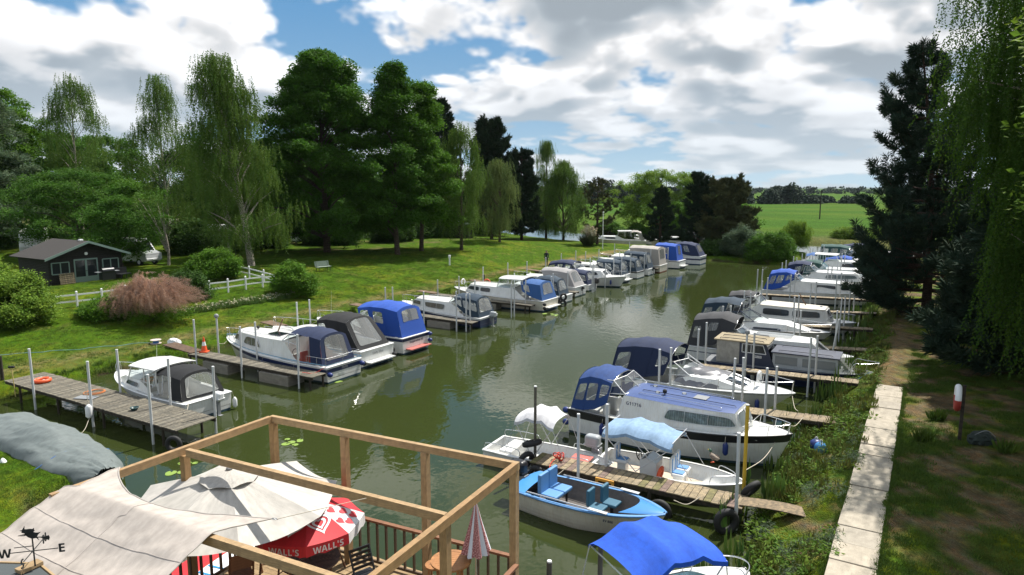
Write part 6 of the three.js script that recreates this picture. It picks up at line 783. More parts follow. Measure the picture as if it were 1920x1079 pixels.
// right side
[[-8.55, 20.05, 'white pole standing through the mossy jetty beside the outboard', 2.75], [-9.1, 19.1, 'white pole at the near edge of the mossy jetty', 2.6], [-4.1, 19.2, 'white pole in front of the tyre at the bank end of the mossy jetty', 2.9]].forEach(([s, t, l, h]) => pole(l, s, t, -0.7, h));
pole('yellow painted pole at the bow of the large blue roofed cruiser', -4.25, 20.7, -0.8, 3.3, { mat: mat([0.55, 0.36, 0.03], 0.6), r: 0.055 });
pole('old wooden pole with tyres round it at the end of the mossy jetty', -11.0, 19.6, -0.8, 3.1, { mat: greys[1], r: 0.05 });
const yl = { r: 0.06, mat: mat([0.09, 0.08, 0.07], 0.7) }; pole('dark post with a yellow top in the water beside the deck', -6.4, 12.0, -0.8, 1.9, yl); pole('dark post with a yellow top beside the vivid blue awning', -5.9, 13.6, -0.8, 1.7, yl);
[[28.05, [-9.4, -6.3, -5.0], 'blue roofed cruiser jetty'], [34.35, [-9.6, -7.2, -4.3], 'work boat jetty'], [41.6, [-10.2, -6.1, -4.2], 'slatted roof cruiser jetty'], [48.0, [-10.4, -7.2, -4.4], 'black hulled cruiser jetty'], [54.3, [-10.5, -7, -4.4], 'flat roofed cruiser jetty'], [60.8, [-12.2, -9.5, -6.0], 'long jetty of the vivid blue canopy'], [68.3, [-11.5, -7.5, -4.6], 'curtained navy canopy jetty'], [74.3, [-11.5, -7.4, -4.8], 'turquoise trimmed cruiser jetty'], [80.4, [-11.5, -7.6, -5], 'blue roll hard top jetty'], [86, [-11.5, -7], 'blue sheeted boat jetty'], [90.8, [-11, -7], 'farthest right jetty']].forEach(([t, ss2, w], i) => ss2.forEach((s, k) => { const n = ['outer', 'middle', 'inner'][k]; pole(n + ' near white pole at the ' + w, s, t - 0.45, -0.7, 2.75 + rr(-.2, .2), { cap: i === 1 && k === 1 ? 'grey' : 0, lx: i === 2 && k === 2 ? -0.12 : undefined }); pole(n + ' far white pole at the ' + w, s + 0.2, t + 0.5, -0.7, 2.75 + rr(-.2, .2)); }));
// mooring lines, each sagging from a boat's quarter to a pole or jetty
{ R = mulberry(123);
  const line = (label, a, b, m = M.rope) => { const mid = a.clone().lerp(b, 0.5); mid.y -= 0.12 + 0.05 * a.distanceTo(b); single('mooring_line', label, 'rope', tube([a, mid, b], 0.014, 16, 5), m); };
  line('mooring line from the cuddy boat stern to the outer jetty pole', W(-25.9, 16.5, 0.85), W(-24.9, 15.6, 0.9)); line('red mooring line from the blue striped cruiser stern to its jetty', W(-25.3, 23.6, 0.9), W(-25.8, 22.5, 0.8), M.redRope); line('mooring line between the blue striped cruiser bow and the grey capped pole', W(-34.2, 24.6, 1.2), W(-33.4, 23.3, 1.2));
  line('mooring line from the large blue roofed cruiser bow to the yellow pole', W(-3.9, 25.6, 1.3), W(-4.25, 20.7, 1.2)); line('mooring line from the large blue roofed cruiser bow to the plank jetty', W(-3.9, 25.6, 1.3), W(-3.6, 27.7, 0.95)); line('mooring line from the sports cruiser bow to the plank jetty', W(-4.5, 30.6, 1.05), W(-3.9, 28.4, 0.95)); line('mooring line from the work boat bow to its jetty', W(-1.9, 36.2, 1.0), W(-2.9, 34.6, 0.95), M.blueRope); line('mooring line from the dinghy stern to the mossy jetty', W(-10.0, 18.3, 0.65), W(-9.6, 19.2, 0.66)); line('mooring line from the dinghy bow to the mossy jetty', W(-5.7, 18.35, 0.85), W(-5.2, 19.3, 0.68)); line('mooring line from the black canopy cruiser to the bank', W(-33.6, 27.9, 1.2), onGround(-37.2, 27.2, 0.1)); line('mooring line from the royal blue boat to the bank', W(-33.8, 31.4, 1.2), onGround(-37.2, 31.0, 0.1));
}

// ------------------------------------------------------------------ deck, pergola and what stands there
const PO = V(-5.51, 0, -15.12), PR = -0.48, PX = [Math.cos(PR), -Math.sin(PR)], PZ = [Math.sin(PR), Math.cos(PR)];
const P = (x, z, y = 0) => V(PO.x + x * PX[0] + z * PZ[0], y, PO.z + x * PX[1] + z * PZ[1]);
const DECK = 1.5;
const pine = [[0.45, 0.29, 0.145], [0.40, 0.245, 0.11], [0.49, 0.335, 0.18]].map((c) => mat(c, 0.7, { map: woodTex, bumpMap: woodBump, bumpScale: 0.003 }));
const deckW = [[0.44, 0.31, 0.17], [0.40, 0.28, 0.15], [0.47, 0.34, 0.19]].map((c) => mat(c, 0.8, { map: woodTex, bumpMap: woodBump, bumpScale: 0.004 }));
const railW = mat([0.115, 0.075, 0.045], 0.75, { map: woodTex }), redW = mat([0.26, 0.115, 0.055], 0.7, { map: woodTex }), teakW = mat([0.44, 0.20, 0.07], 0.55, { map: woodTex }), brownW = mat([0.13, 0.055, 0.03], 0.6, { map: woodTex });
{
  const p = thing('pergola', 'open timber pergola frame over the waterside deck', 'pergola', P(0, 0), PR); R = mulberry(31); const BT = 4.6, bh = 0.15, bw = 0.10;
  const beam = (x0, z0, x1, z1, dy = 0) => { const l = Math.hypot(x1 - x0, z1 - z0); part(p, 'beam', [box(l, bh, bw, 0, 0, 0)], pine[Math.floor(R() * 3)]).position.set((x0 + x1) / 2, BT - bh / 2 + dy, (z0 + z1) / 2); p.children[p.children.length - 1].rotation.y = -Math.atan2(z1 - z0, x1 - x0); };
  beam(-0.05, 0, 6.25, -0.2); beam(0.02, 2.25, 6.14, 2.17, -0.003); beam(0.05, 4.45, 6.15, 4.35, -0.003); beam(-0.03, 0.06, -0.25, 4.72, 0.003); beam(6.2, -0.14, 6.22, 4.9, 0.004);
  const post = (x, z, y0 = -0.8) => part(p, 'post', [box(0.14, BT - bh - y0, 0.14, x, (BT - bh + y0) / 2, z)], pine[Math.floor(R() * 3)]);
  post(0.02, 0.02); post(2.07, -0.06); post(4.14, -0.13); post(6.16, -0.19); post(-0.08, 2.25); post(6.14, 2.2, 0.3); post(-0.14, 4.45, 0.3); post(1.95, 4.42, 0.3); post(6.14, 4.35, 0.3);
}
{
  const d = thing('deck', 'pale timber deck with dark balusters beside the water', 'deck', P(0, 0), PR); R = mulberry(32);
  const g = box(6.65, 0.03, 0.138); for (let z = -0.42, k = 0; z < 6; z += 0.146, k++) { const m = part(d, 'deck_board', g, deckW[k * 7 % 3]); m.position.set(3.2 + rr(-.01, .01), DECK + rr(-.002, .002), z); }
  parts(d, 'joist', [box(6.5, 0.18, 0.06, 3.2, DECK - 0.12, -0.35), box(0.06, 0.18, 6.2, -0.08, DECK - 0.12, 2.7), box(0.06, 0.18, 6.2, 6.5, DECK - 0.12, 2.7)], darkWood);
  const bal = box(0.045, 0.92, 0.045), rails = (x0, z0, x1, z1, capM) => { const l = Math.hypot(x1 - x0, z1 - z0), a = -Math.atan2(z1 - z0, x1 - x0); const h = part(d, 'handrail', [box(l, 0.05, 0.10)], capM); h.position.set((x0 + x1) / 2, DECK + 1.05, (z0 + z1) / 2); h.rotation.y = a; const lo = part(d, 'bottom_rail', [box(l, 0.06, 0.04)], railW); lo.position.set((x0 + x1) / 2, DECK + 0.10, (z0 + z1) / 2); lo.rotation.y = a; for (let i = 0, n = Math.round(l / 0.235); i < n; i++) { const f = (i + 0.5) / n, m = part(d, 'baluster', bal, railW); m.position.set(lerp(x0, x1, f), DECK + 0.565, lerp(z0, z1, f)); m.rotation.y = a; } };
  rails(2.15, -0.22, 4.06, -0.28, redW); rails(4.22, -0.28, 6.08, -0.34, redW); rails(0.1, -0.16, 2.0, -0.22, redW); rails(0.02, 0.1, -0.1, 4.3, redW); rails(6.26, -0.1, 6.3, 4.8, redW);
  parts(d, 'support_post', [[2.2, -0.3], [4.2, -0.3], [6.3, -0.3], [0, -0.3], [0, 2.5], [6.3, 1.5]].map(([x, z]) => box(0.12, 2.2, 0.12, x, DECK - 1.15, z)), darkWood);
}
{ const pl = thing('landing_stage', 'low timber landing stage left of the deck carrying paddleboards', 'landing stage', P(0, 0), PR); for (let z = -0.2, k = 0; z < 5; z += 0.2, k++) { part(pl, 'plank', box(2.6, 0.04, 0.185, -1.6, 0.85, z), greys[k % 4]); } parts(pl, 'bearer', [box(0.1, 1.4, 5, -0.5, 0.12, 2.4), box(0.1, 1.4, 5, -2.7, 0.12, 2.4)], darkWood); }
// paddleboards
[[-0.85, 0.9, 1.12, 0.12, 'red and white paddleboard with blue marks lying under the beige parasol', M.red, 3.0], [0.75, 0.15, 1.62, 1.45, 'white and teal paddleboard end beside the slatted chair', M.tealPaint, 2.0]].forEach(([x, z, y, turn, label, edge, len]) => {
  const b = thing('paddleboard', label, 'paddleboard', P(x, z, y), PR + turn), outline = (k) => Array.from({ length: 30 }, (_, i) => { const a = i / 30 * 6.283, c = Math.cos(a), s2 = Math.sin(a); return V(Math.sign(s2) * Math.pow(Math.abs(s2), 0.8) * 0.40 * k, 0, Math.sign(c) * Math.pow(Math.abs(c), 0.75) * len / 2 * lerp(1, k, 0.25)); });
  part(b, 'board', [plate(outline(1), 0.12)], edge); part(b, 'deck_pad', [plate(outline(0.72).map((q) => q.setY(0.066)), 0.01)], M.white); part(b, 'blue_stripe', [box(0.5, 0.012, 0.05, 0, 0.078, 0.5), box(0.5, 0.012, 0.05, 0, 0.078, 0.2)], phys([0.02, 0.25, 0.5], 0.4)); });
single('inflatable_mat', 'flat red inflatable mat lying along the railing', 'mat', [rbox(0.8, 0.16, 2.9, 0.07)], mat([0.50, 0.02, 0.025], 0.45), P(-1.55, 1.5, 0.97), PR + 0.1);

function parasol(name, label, pos, o) { // ribbed canopy with straight sagging panels
  const t = thing(name, label, 'parasol', pos, o.turn ?? 0), n = o.n, rows = [], m = 7;
  for (let i = 0; i < n; i++) { const a0 = i / n * 6.2832, a1 = (i + 1) / n * 6.2832, r = []; for (let k = 0; k <= 6; k++) { const f = o.r0 / o.r + (1 - o.r0 / o.r) * k / 6, row = []; for (let j = 0; j <= m; j++) { const u = j / m, p0 = V(Math.cos(a0), 0, Math.sin(a0)), p1 = V(Math.cos(a1), 0, Math.sin(a1)), q = p0.lerp(p1, u).multiplyScalar(o.r * f), sag = Math.sin(Math.PI * u) * f * (o.sag ?? 0.05) * o.r; row.push({ x: q.x, y: o.h - (o.h - o.rim) * Math.pow(f, o.curve ?? 1.12) - sag, z: q.z, u: u + i, v: f }); } r.push(row); } const g = [surf(r)]; if (o.val) g.push(surf([r[6], r[6].map((q, j) => ({ ...q, x: q.x * 1.01, z: q.z * 1.01, y: q.y - o.val * (1 + 0.12 * Math.sin(j * 2.1)), v: 1.1 }))])); part(t, 'canopy_panel', g, o.mats[i % o.mats.length]); }
  if (o.cap) { const r = []; for (let k = 0; k <= 4; k++) r.push(Array.from({ length: 25 }, (_, j) => { const a = j / 24 * 6.2832, q = o.cap * k / 4; return { x: Math.cos(a) * q, y: o.h + 0.05 - 0.15 * (k / 4) ** 1.3 - (k === 4 ? 0.03 * Math.cos(a * 8) : 0), z: Math.sin(a) * q, u: j / 4, v: k / 4 }; })); part(t, 'vent_cap', [surf(r)], o.mats[0]); part(t, 'finial', [new THREE.SphereGeometry(0.07, 10, 6).scale(1, 0.6, 1).translate(0, o.h + 0.06, 0)], M.greyPlastic); }
  part(t, 'pole', [cyl(0.022, 0.022, o.h + 0.1 - o.foot, 0, o.foot, 0, 8)], brownW);
  for (let i = 0; i < n; i++) { const a = i / n * 6.2832; part(t, 'rib', [bar(V(0, o.h - 0.06, 0), V(Math.cos(a) * o.r * 0.98, o.rim - 0.04, Math.sin(a) * o.r * 0.98), 0.009, 4)], M.alu); }
  return t;
}
parasol('parasol', 'large beige parasol with a vented cap under the pergola', P(0.98, 2.06, 0), { n: 8, r: 2.08, r0: 0.40, h: 4.24, rim: 3.64, foot: 1.5, cap: 0.56, turn: 0.45, mats: [mat([0.58, 0.55, 0.50], 0.9, { map: clothTex, bumpMap: clothBump, bumpScale: 0.015 })] });
{ // red and white ice cream parasol with print
  const red = mat([0.62, 0.018, 0.03], 0.65, { map: clothTex }), wht = mat([0.70, 0.68, 0.68], 0.75, { map: clothTex }), r = 1.12, h = 3.50, rim = 3.12, n = 8, turn = -0.06;
  const t = parasol('advertising_parasol', "red and white ice cream parasol with a heart mark and WALL'S lettering", P(2.16, 1.2, 0), { n, r, r0: 0.02, h, rim, foot: DECK, val: 0.20, turn: PR + turn, mats: [red, red, red, wht, red, red, red, wht], curve: 1.35, sag: 0.02 });
  const onPanel = (i, g, off) => { // lay flat shapes (x along the rim, y up the panel from the rim) on panel i
    const p = g.attributes.position, a0 = i / n * 6.2832, a1 = (i + 1) / n * 6.2832, A = V(Math.cos(a0), 0, Math.sin(a0)), B = V(Math.cos(a1), 0, Math.sin(a1)), chord = A.distanceTo(B) * r;
    for (let k = 0; k < p.count; k++) { const dz = p.getZ(k), yy = p.getY(k), f = 1 - Math.max(0, yy) / (r * 0.97), u = clamp(0.5 - p.getX(k) / (chord * Math.max(0.2, f)), 0, 1), q = A.clone().lerp(B, u).multiplyScalar(r * f * (1.0 + (yy < 0 ? 0.012 : 0))), sag = Math.sin(Math.PI * u) * f * 0.02 * r; p.setXYZ(k, q.x, h - (h - rim) * Math.pow(f, 1.35) - sag + (yy < 0 ? yy : 0) + off + dz * 0.5, q.z); if (yy < 0) p.setXYZ(k, q.x * (1.012 + off), p.getY(k) - off, q.z * (1.012 + off)); } g.computeVertexNormals(); return g; };
  const heart = (k) => { const s = new THREE.Shape(), pts = Array.from({ length: 40 }, (_, i) => { const a = i / 40 * 6.2832; return new THREE.Vector2(16 * Math.sin(a) ** 3, 13 * Math.cos(a) - 5 * Math.cos(2 * a) - 2 * Math.cos(3 * a) - Math.cos(4 * a)).multiplyScalar(k); }); s.setFromPoints(pts); return s; };
  for (const i of [0, 1, 4, 5]) { const outer = heart(0.0155); outer.holes.push(new THREE.Path(heart(0.0118).getPoints())); const mid = heart(0.0088); mid.holes.push(new THREE.Path(heart(0.0055).getPoints())); const gs = [outer, mid].map((s) => tidy(new THREE.ShapeGeometry(s).translate(0, 0.42, 0))); part(t, 'heart_mark', [onPanel(i, mg(gs), 0.008)], M.white); const w = letters("WALL'S", 0.125); part(t, 'lettering', onPanel(i, tidy(w.translate(0, -0.165, 0)), 0.010), M.white); }
  for (const i of [3, 7]) { const gs = [[-0.18, 0.22], [0.15, 0.3], [0, 0.5], [0.2, 0.1], [-0.05, 0.08]].map(([x, y]) => tidy(new THREE.ShapeGeometry(heart(0.006)).translate(x, y + 0.06, 0))); part(t, 'red_print', [onPanel(i, mg(gs), 0.008)], red); }
}
{ // furled parasol
  const t = thing('furled_parasol', 'furled pink and white patterned parasol beside the round teak table', 'parasol', P(5.42, 0.02, 0), PR), rows = [], pk = tex(256, (u, v) => { const d = noise(u * 40, v * 40), k = sm(0.05, 0.25, d), st = Math.sin(u * 6.283 * 5) > 0.45 ? 1 : 0; return st ? [0.80, 0.82, 0.86] : [lerp(0.52, 0.80, k), lerp(0.30, 0.62, k), lerp(0.30, 0.62, k)]; });
  for (let k = 0; k <= 10; k++) rows.push(Array.from({ length: 33 }, (_, j) => { const a = j / 32 * 6.2832, f = k / 10, r = 0.02 + 0.24 * Math.pow(f, 1.1) * (1 + 0.22 * Math.cos(a * 8)) ; return { x: Math.cos(a) * r, y: 3.72 - f * 1.05, z: Math.sin(a) * r, u: j / 32, v: f }; })); part(t, 'canopy', [surf(rows)], mat([1, 1, 1], 0.9, { map: pk })); part(t, 'pole', [cyl(0.02, 0.02, 2.3, 0, DECK, 0, 8)], M.alu); part(t, 'finial', [new THREE.SphereGeometry(0.03, 8, 6).translate(0, 3.74, 0)], M.white);
}
function slatTable(name, label, pos, rad, h, m, slats, turn) {
  const t = thing(name, label, 'table', pos, turn), y = h - 0.02; for (let i = 0; i < slats; i++) { const z = (i + 0.5) / slats * 2 - 1, hw = Math.sqrt(Math.max(0, 1 - z * z)) * (rad - 0.06); if (hw > 0.05) part(t, 'slat', [box(hw * 2, 0.024, rad * 2 / slats * 0.82, 0, y, z * (rad - 0.04))], m); }
  part(t, 'rim', [new THREE.RingGeometry(rad - 0.08, rad, 36).rotateX(-Math.PI / 2).translate(0, y + 0.015, 0), new THREE.CylinderGeometry(rad, rad, 0.035, 36, 1, true).translate(0, y, 0)], m); for (let i = 0; i < 4; i++) { const a = i * 1.571 + 0.78; part(t, 'leg', [box(0.055, h - 0.05, 0.055, Math.cos(a) * rad * 0.62, (h - 0.05) / 2, Math.sin(a) * rad * 0.62)], m); } part(t, 'stretcher', [box(rad * 1.2, 0.04, 0.04, 0, h * 0.35, 0, 0, 0.78, 0), box(rad * 1.2, 0.04, 0.04, 0, h * 0.35 + 0.042, 0, 0, -0.78, 0)], m); return t;
}
slatTable('round_table', 'tall round teak table with a slatted top near the corner post', P(5.05, 0.36, DECK + 0.016), 0.40, 1.06, teakW, 11, PR + 0.35);
slatTable('round_table', 'weathered dark slatted round table under the red parasol', P(2.16, 1.2, DECK + 0.016), 0.60, 0.75, mat([0.20, 0.135, 0.115], 0.75, { map: oldWoodTex }), 17, PR - 0.4);
{ const s = thing('bar_stool', 'round topped teak stool beside the tall teak table', 'stool', P(4.56, 0.22, DECK + 0.016), PR); part(s, 'seat', [new THREE.CylinderGeometry(0.19, 0.19, 0.04, 24).translate(0, 0.74, 0)], teakW); for (let i = 0; i < 4; i++) { const a = i * 1.571 + 0.5; part(s, 'leg', [bar(V(Math.cos(a) * 0.18, 0, Math.sin(a) * 0.18), V(Math.cos(a) * 0.12, 0.73, Math.sin(a) * 0.12), 0.022, 6)], teakW); } part(s, 'foot_ring', [new THREE.TorusGeometry(0.16, 0.014, 5, 16).rotateX(1.571).translate(0, 0.25, 0)], teakW); }
function foldChair(label, pos, turn, m, tall) {
  const c = thing('garden_chair', label, 'chair', pos, turn), sh = tall ? 0.72 : 0.45, bh = tall ? 1.2 : 0.95; for (const sg of [1, -1]) { part(c, 'leg', [bar(V(0.22, 0, sg * 0.22), V(-0.22, bh, sg * 0.22), 0.022, 5)], m); part(c, 'leg', [bar(V(-0.24, 0, sg * 0.19), V(0.22, sh + 0.02, sg * 0.19), 0.022, 5)], m); }
  for (let i = 0; i < 6; i++) part(c, 'seat_slat', [box(0.055, 0.02, 0.42, -0.14 + i * 0.068, sh, 0)], m); for (let i = 0; i < 5; i++) { const f = i / 4, y = lerp(sh + 0.16, bh - 0.02, f); part(c, 'back_slat', [box(0.02, 0.06, 0.42, lerp(0.22, -0.22, y / bh) + 0.02, y, 0)], m); } part(c, 'stretcher', [bar(V(0.1, 0.25, 0.21), V(0.1, 0.25, -0.21), 0.014, 5)], m); return c;
}
foldChair('tall brown folding chair by the railing, farther from the dark table', P(1.0, 1.2, DECK + 0.016), PR + 2.2, redW, true); foldChair('tall brown folding chair next to the dark table', P(1.3, 2.2, DECK + 0.016), PR + 2.6, redW, true); foldChair('dark slatted chair behind the red parasol', P(1.9, 0.35, DECK + 0.016), PR + 1.5, brownW, true); foldChair('black slatted chair tilted beside the far railing', P(3.2, 0.75, DECK + 0.016), PR - 0.4, M.black); foldChair('brown slatted chair at the near side of the dark table', P(2.75, 2.0, DECK + 0.016), PR + 0.9, redW);
{ // shade sail draped over the near beam
  const rows = [], n = 34, m = 30; R = mulberry(45); const left = (v) => lerp(-0.22, v < 0.3 ? 0.0 : -0.25, sm(0, 0.4, v)), right = (v) => v < 0.28 ? lerp(3.68, 3.40, v / 0.28) : 3.40 + 0.05 * Math.sin((v - 0.28) * 4);
  for (let i = 0; i <= n; i++) { const v = i / n, row = []; for (let j = 0; j <= m; j++) { const u = j / m, x = lerp(left(v), right(v), u), z0 = 3.5 + 0.62 * Math.pow(Math.sin(Math.PI * Math.pow(u, 0.85)), 1.0) * (1 - sm(0, 0.55, v)), z = z0 + v * (2.95 - (z0 - 3.5)) , dz = z - 4.42; let y = dz < 0 ? 4.655 + dz * lerp(0.02, 0.14, u) : 4.655 - 0.30 * dz - 0.05 * dz * dz; y -= (dz > 0 ? 0.16 * Math.sin(Math.PI * clamp(dz / 2.1, 0, 1)) * Math.sin(Math.PI * u) : 0.05 * Math.sin(Math.PI * u) * sm(0, 0.4, -dz)); y += 0.016 * noise(u * 6 + dz * 1.5, dz * 2.2) * sm(0.05, 0.4, Math.abs(dz)) + 0.012 * Math.sin(dz * 11 + u * 4) * sm(0.1, 0.5, dz); row.push({ x, y, z, u: x, v: z }); } rows.push(row); }
  const t = thing('shade_sail', 'large beige shade sail draped over the near pergola beam', 'shade sail', P(0, 0), PR); part(t, 'fabric', [surf(rows)], mat([0.50, 0.445, 0.395], 0.9, { map: clothTex, bumpMap: clothBump, bumpScale: 0.005 }));
  part(t, 'hem', [tube(rows[0].map((q) => V(q.x, q.y, q.z)), 0.014, 60, 5), tube(rows.map((r) => V(r[0].x, r[0].y, r[0].z)), 0.012, 60, 5), tube(rows.map((r) => V(r[m].x, r[m].y, r[m].z)), 0.012, 60, 5)], mat([0.36, 0.33, 0.30], 0.9)); for (const k of [0.5, 0.68, 0.85]) { const i = Math.round(k * n); part(t, 'seam', [tube(rows[i].map((q) => V(q.x, q.y + 0.006, q.z)), 0.004, 60, 4)], mat([0.44, 0.40, 0.37], 0.9)); } part(t, 'seam', [tube(rows.map((r) => V(r[14].x, r[14].y + 0.006, r[14].z)), 0.004, 50, 4)], mat([0.44, 0.40, 0.37], 0.9));
  part(t, 'ring', [new THREE.TorusGeometry(0.045, 0.008, 5, 14).rotateX(1.2).translate(3.75, 4.545, 3.5)], M.steel); part(t, 'rope', [bar(V(3.78, 4.545, 3.49), V(4.62, 4.58, 2.3), 0.007, 4)], M.rope);
}
{ // cafe roof corner and the weather vane on it
  const c = thing('cafe_building', 'low cafe building with a grey felt roof below the weathervane', 'building', P(1.5, 5.88, 0), PR); const felt = mat([0.095, 0.115, 0.125], 0.95, { map: concTex, bumpMap: concTex, bumpScale: 0.01 });
  const slope = (sg) => plate([V(0, 4.36, 0), V(sg * 3.2, 3.55, 0), V(sg * 3.2, 3.55, 5.5), V(0, 4.36, 5.5)], 0.05); part(c, 'roof', [slope(1)], felt); part(c, 'roof', [slope(-1)], felt); for (const sg of [1, -1]) part(c, 'barge_board', [plate([V(0, 4.40, -0.03), V(sg * 3.2, 3.59, -0.03), V(sg * 3.2, 3.53, -0.03), V(0, 4.34, -0.03)], 0.03)], deckW[0]);
  parts(c, 'wall', [box(5.8, 2.2, 0.1, 0, 2.5, 0.6), box(5.8, 2.2, 0.1, 0, 2.5, 5.2), box(0.1, 2.2, 4.6, 2.9, 2.5, 2.9), box(0.1, 2.2, 4.6, -2.9, 2.5, 2.9)], mat([0.10, 0.08, 0.06], 0.8, { map: oldWoodTex })); part(c, 'door', [box(0.9, 1.95, 0.06, 1.0, 2.4, 0.53)], mat([0.2, 0.25, 0.24], 0.6)); part(c, 'ridge_block', [box(0.16, 0.05, 0.30, 0, 4.41, 0.1)], deckW[1]);
  const v = thing('weathervane', 'black witch on a broomstick weathervane with W and E letters', 'weathervane', P(1.60, 5.95, 4.43), 0.24), K = mat([0.008, 0.010, 0.010], 0.6); v.scale.setScalar(0.78);
  part(v, 'post', [cyl(0.014, 0.012, 0.62, 0, 0, 0, 7)], K); part(v, 'direction_arm', [bar(V(-0.40, 0.30, 0), V(0.40, 0.30, 0), 0.009, 5)], K); part(v, 'direction_arm', [bar(V(0, 0.31, -0.40), V(0, 0.31, 0.40), 0.009, 5)], K); part(v, 'pointer', [bar(V(-0.30, 0.40, 0.01), V(0, 0.40, 0.01), 0.008, 5)], K);
  const let3 = (s, x, z, ry) => { const g = new TextGeometry(s, { font, size: 0.165, depth: 0.014, curveSegments: 2 }); g.computeBoundingBox(); g.translate(-g.boundingBox.max.x / 2, -0.08, -0.006).rotateY(ry).translate(x, 0.30, z); part(v, 'letter', tidy(g), K); }; let3('W', -0.46, 0, 0); let3('E', 0.45, 0, 0); let3('N', 0, -0.46, 1.571); let3('S', 0, 0.46, 1.571);
  const sh = new THREE.Shape([[-0.15, 0.70], [-0.185, 0.715], [-0.145, 0.725], [-0.10, 0.80], [-0.105, 0.735], [-0.075, 0.73], [-0.03, 0.735], [0.02, 0.725], [0.05, 0.745], [0.045, 0.70], [0.06, 0.695], [0.03, 0.665], [0.06, 0.65], [0.10, 0.645], [0.155, 0.655], [0.12, 0.625], [0.10, 0.60], [0.08, 0.565], [0.20, 0.555], [0.27, 0.575], [0.285, 0.53], [0.27, 0.48], [0.23, 0.50], [0.14, 0.545], [0.09, 0.55], [0.11, 0.50], [0.07, 0.545], [0.0, 0.54], [-0.06, 0.575], [-0.09, 0.61], [-0.22, 0.625], [-0.222, 0.615], [-0.13, 0.60], [-0.10, 0.625], [-0.11, 0.655], [-0.16, 0.675]].map((p) => new THREE.Vector2(...p)));
  part(v, 'witch', tidy(new THREE.ExtrudeGeometry(sh, { depth: 0.012, bevelEnabled: false })), K);
}

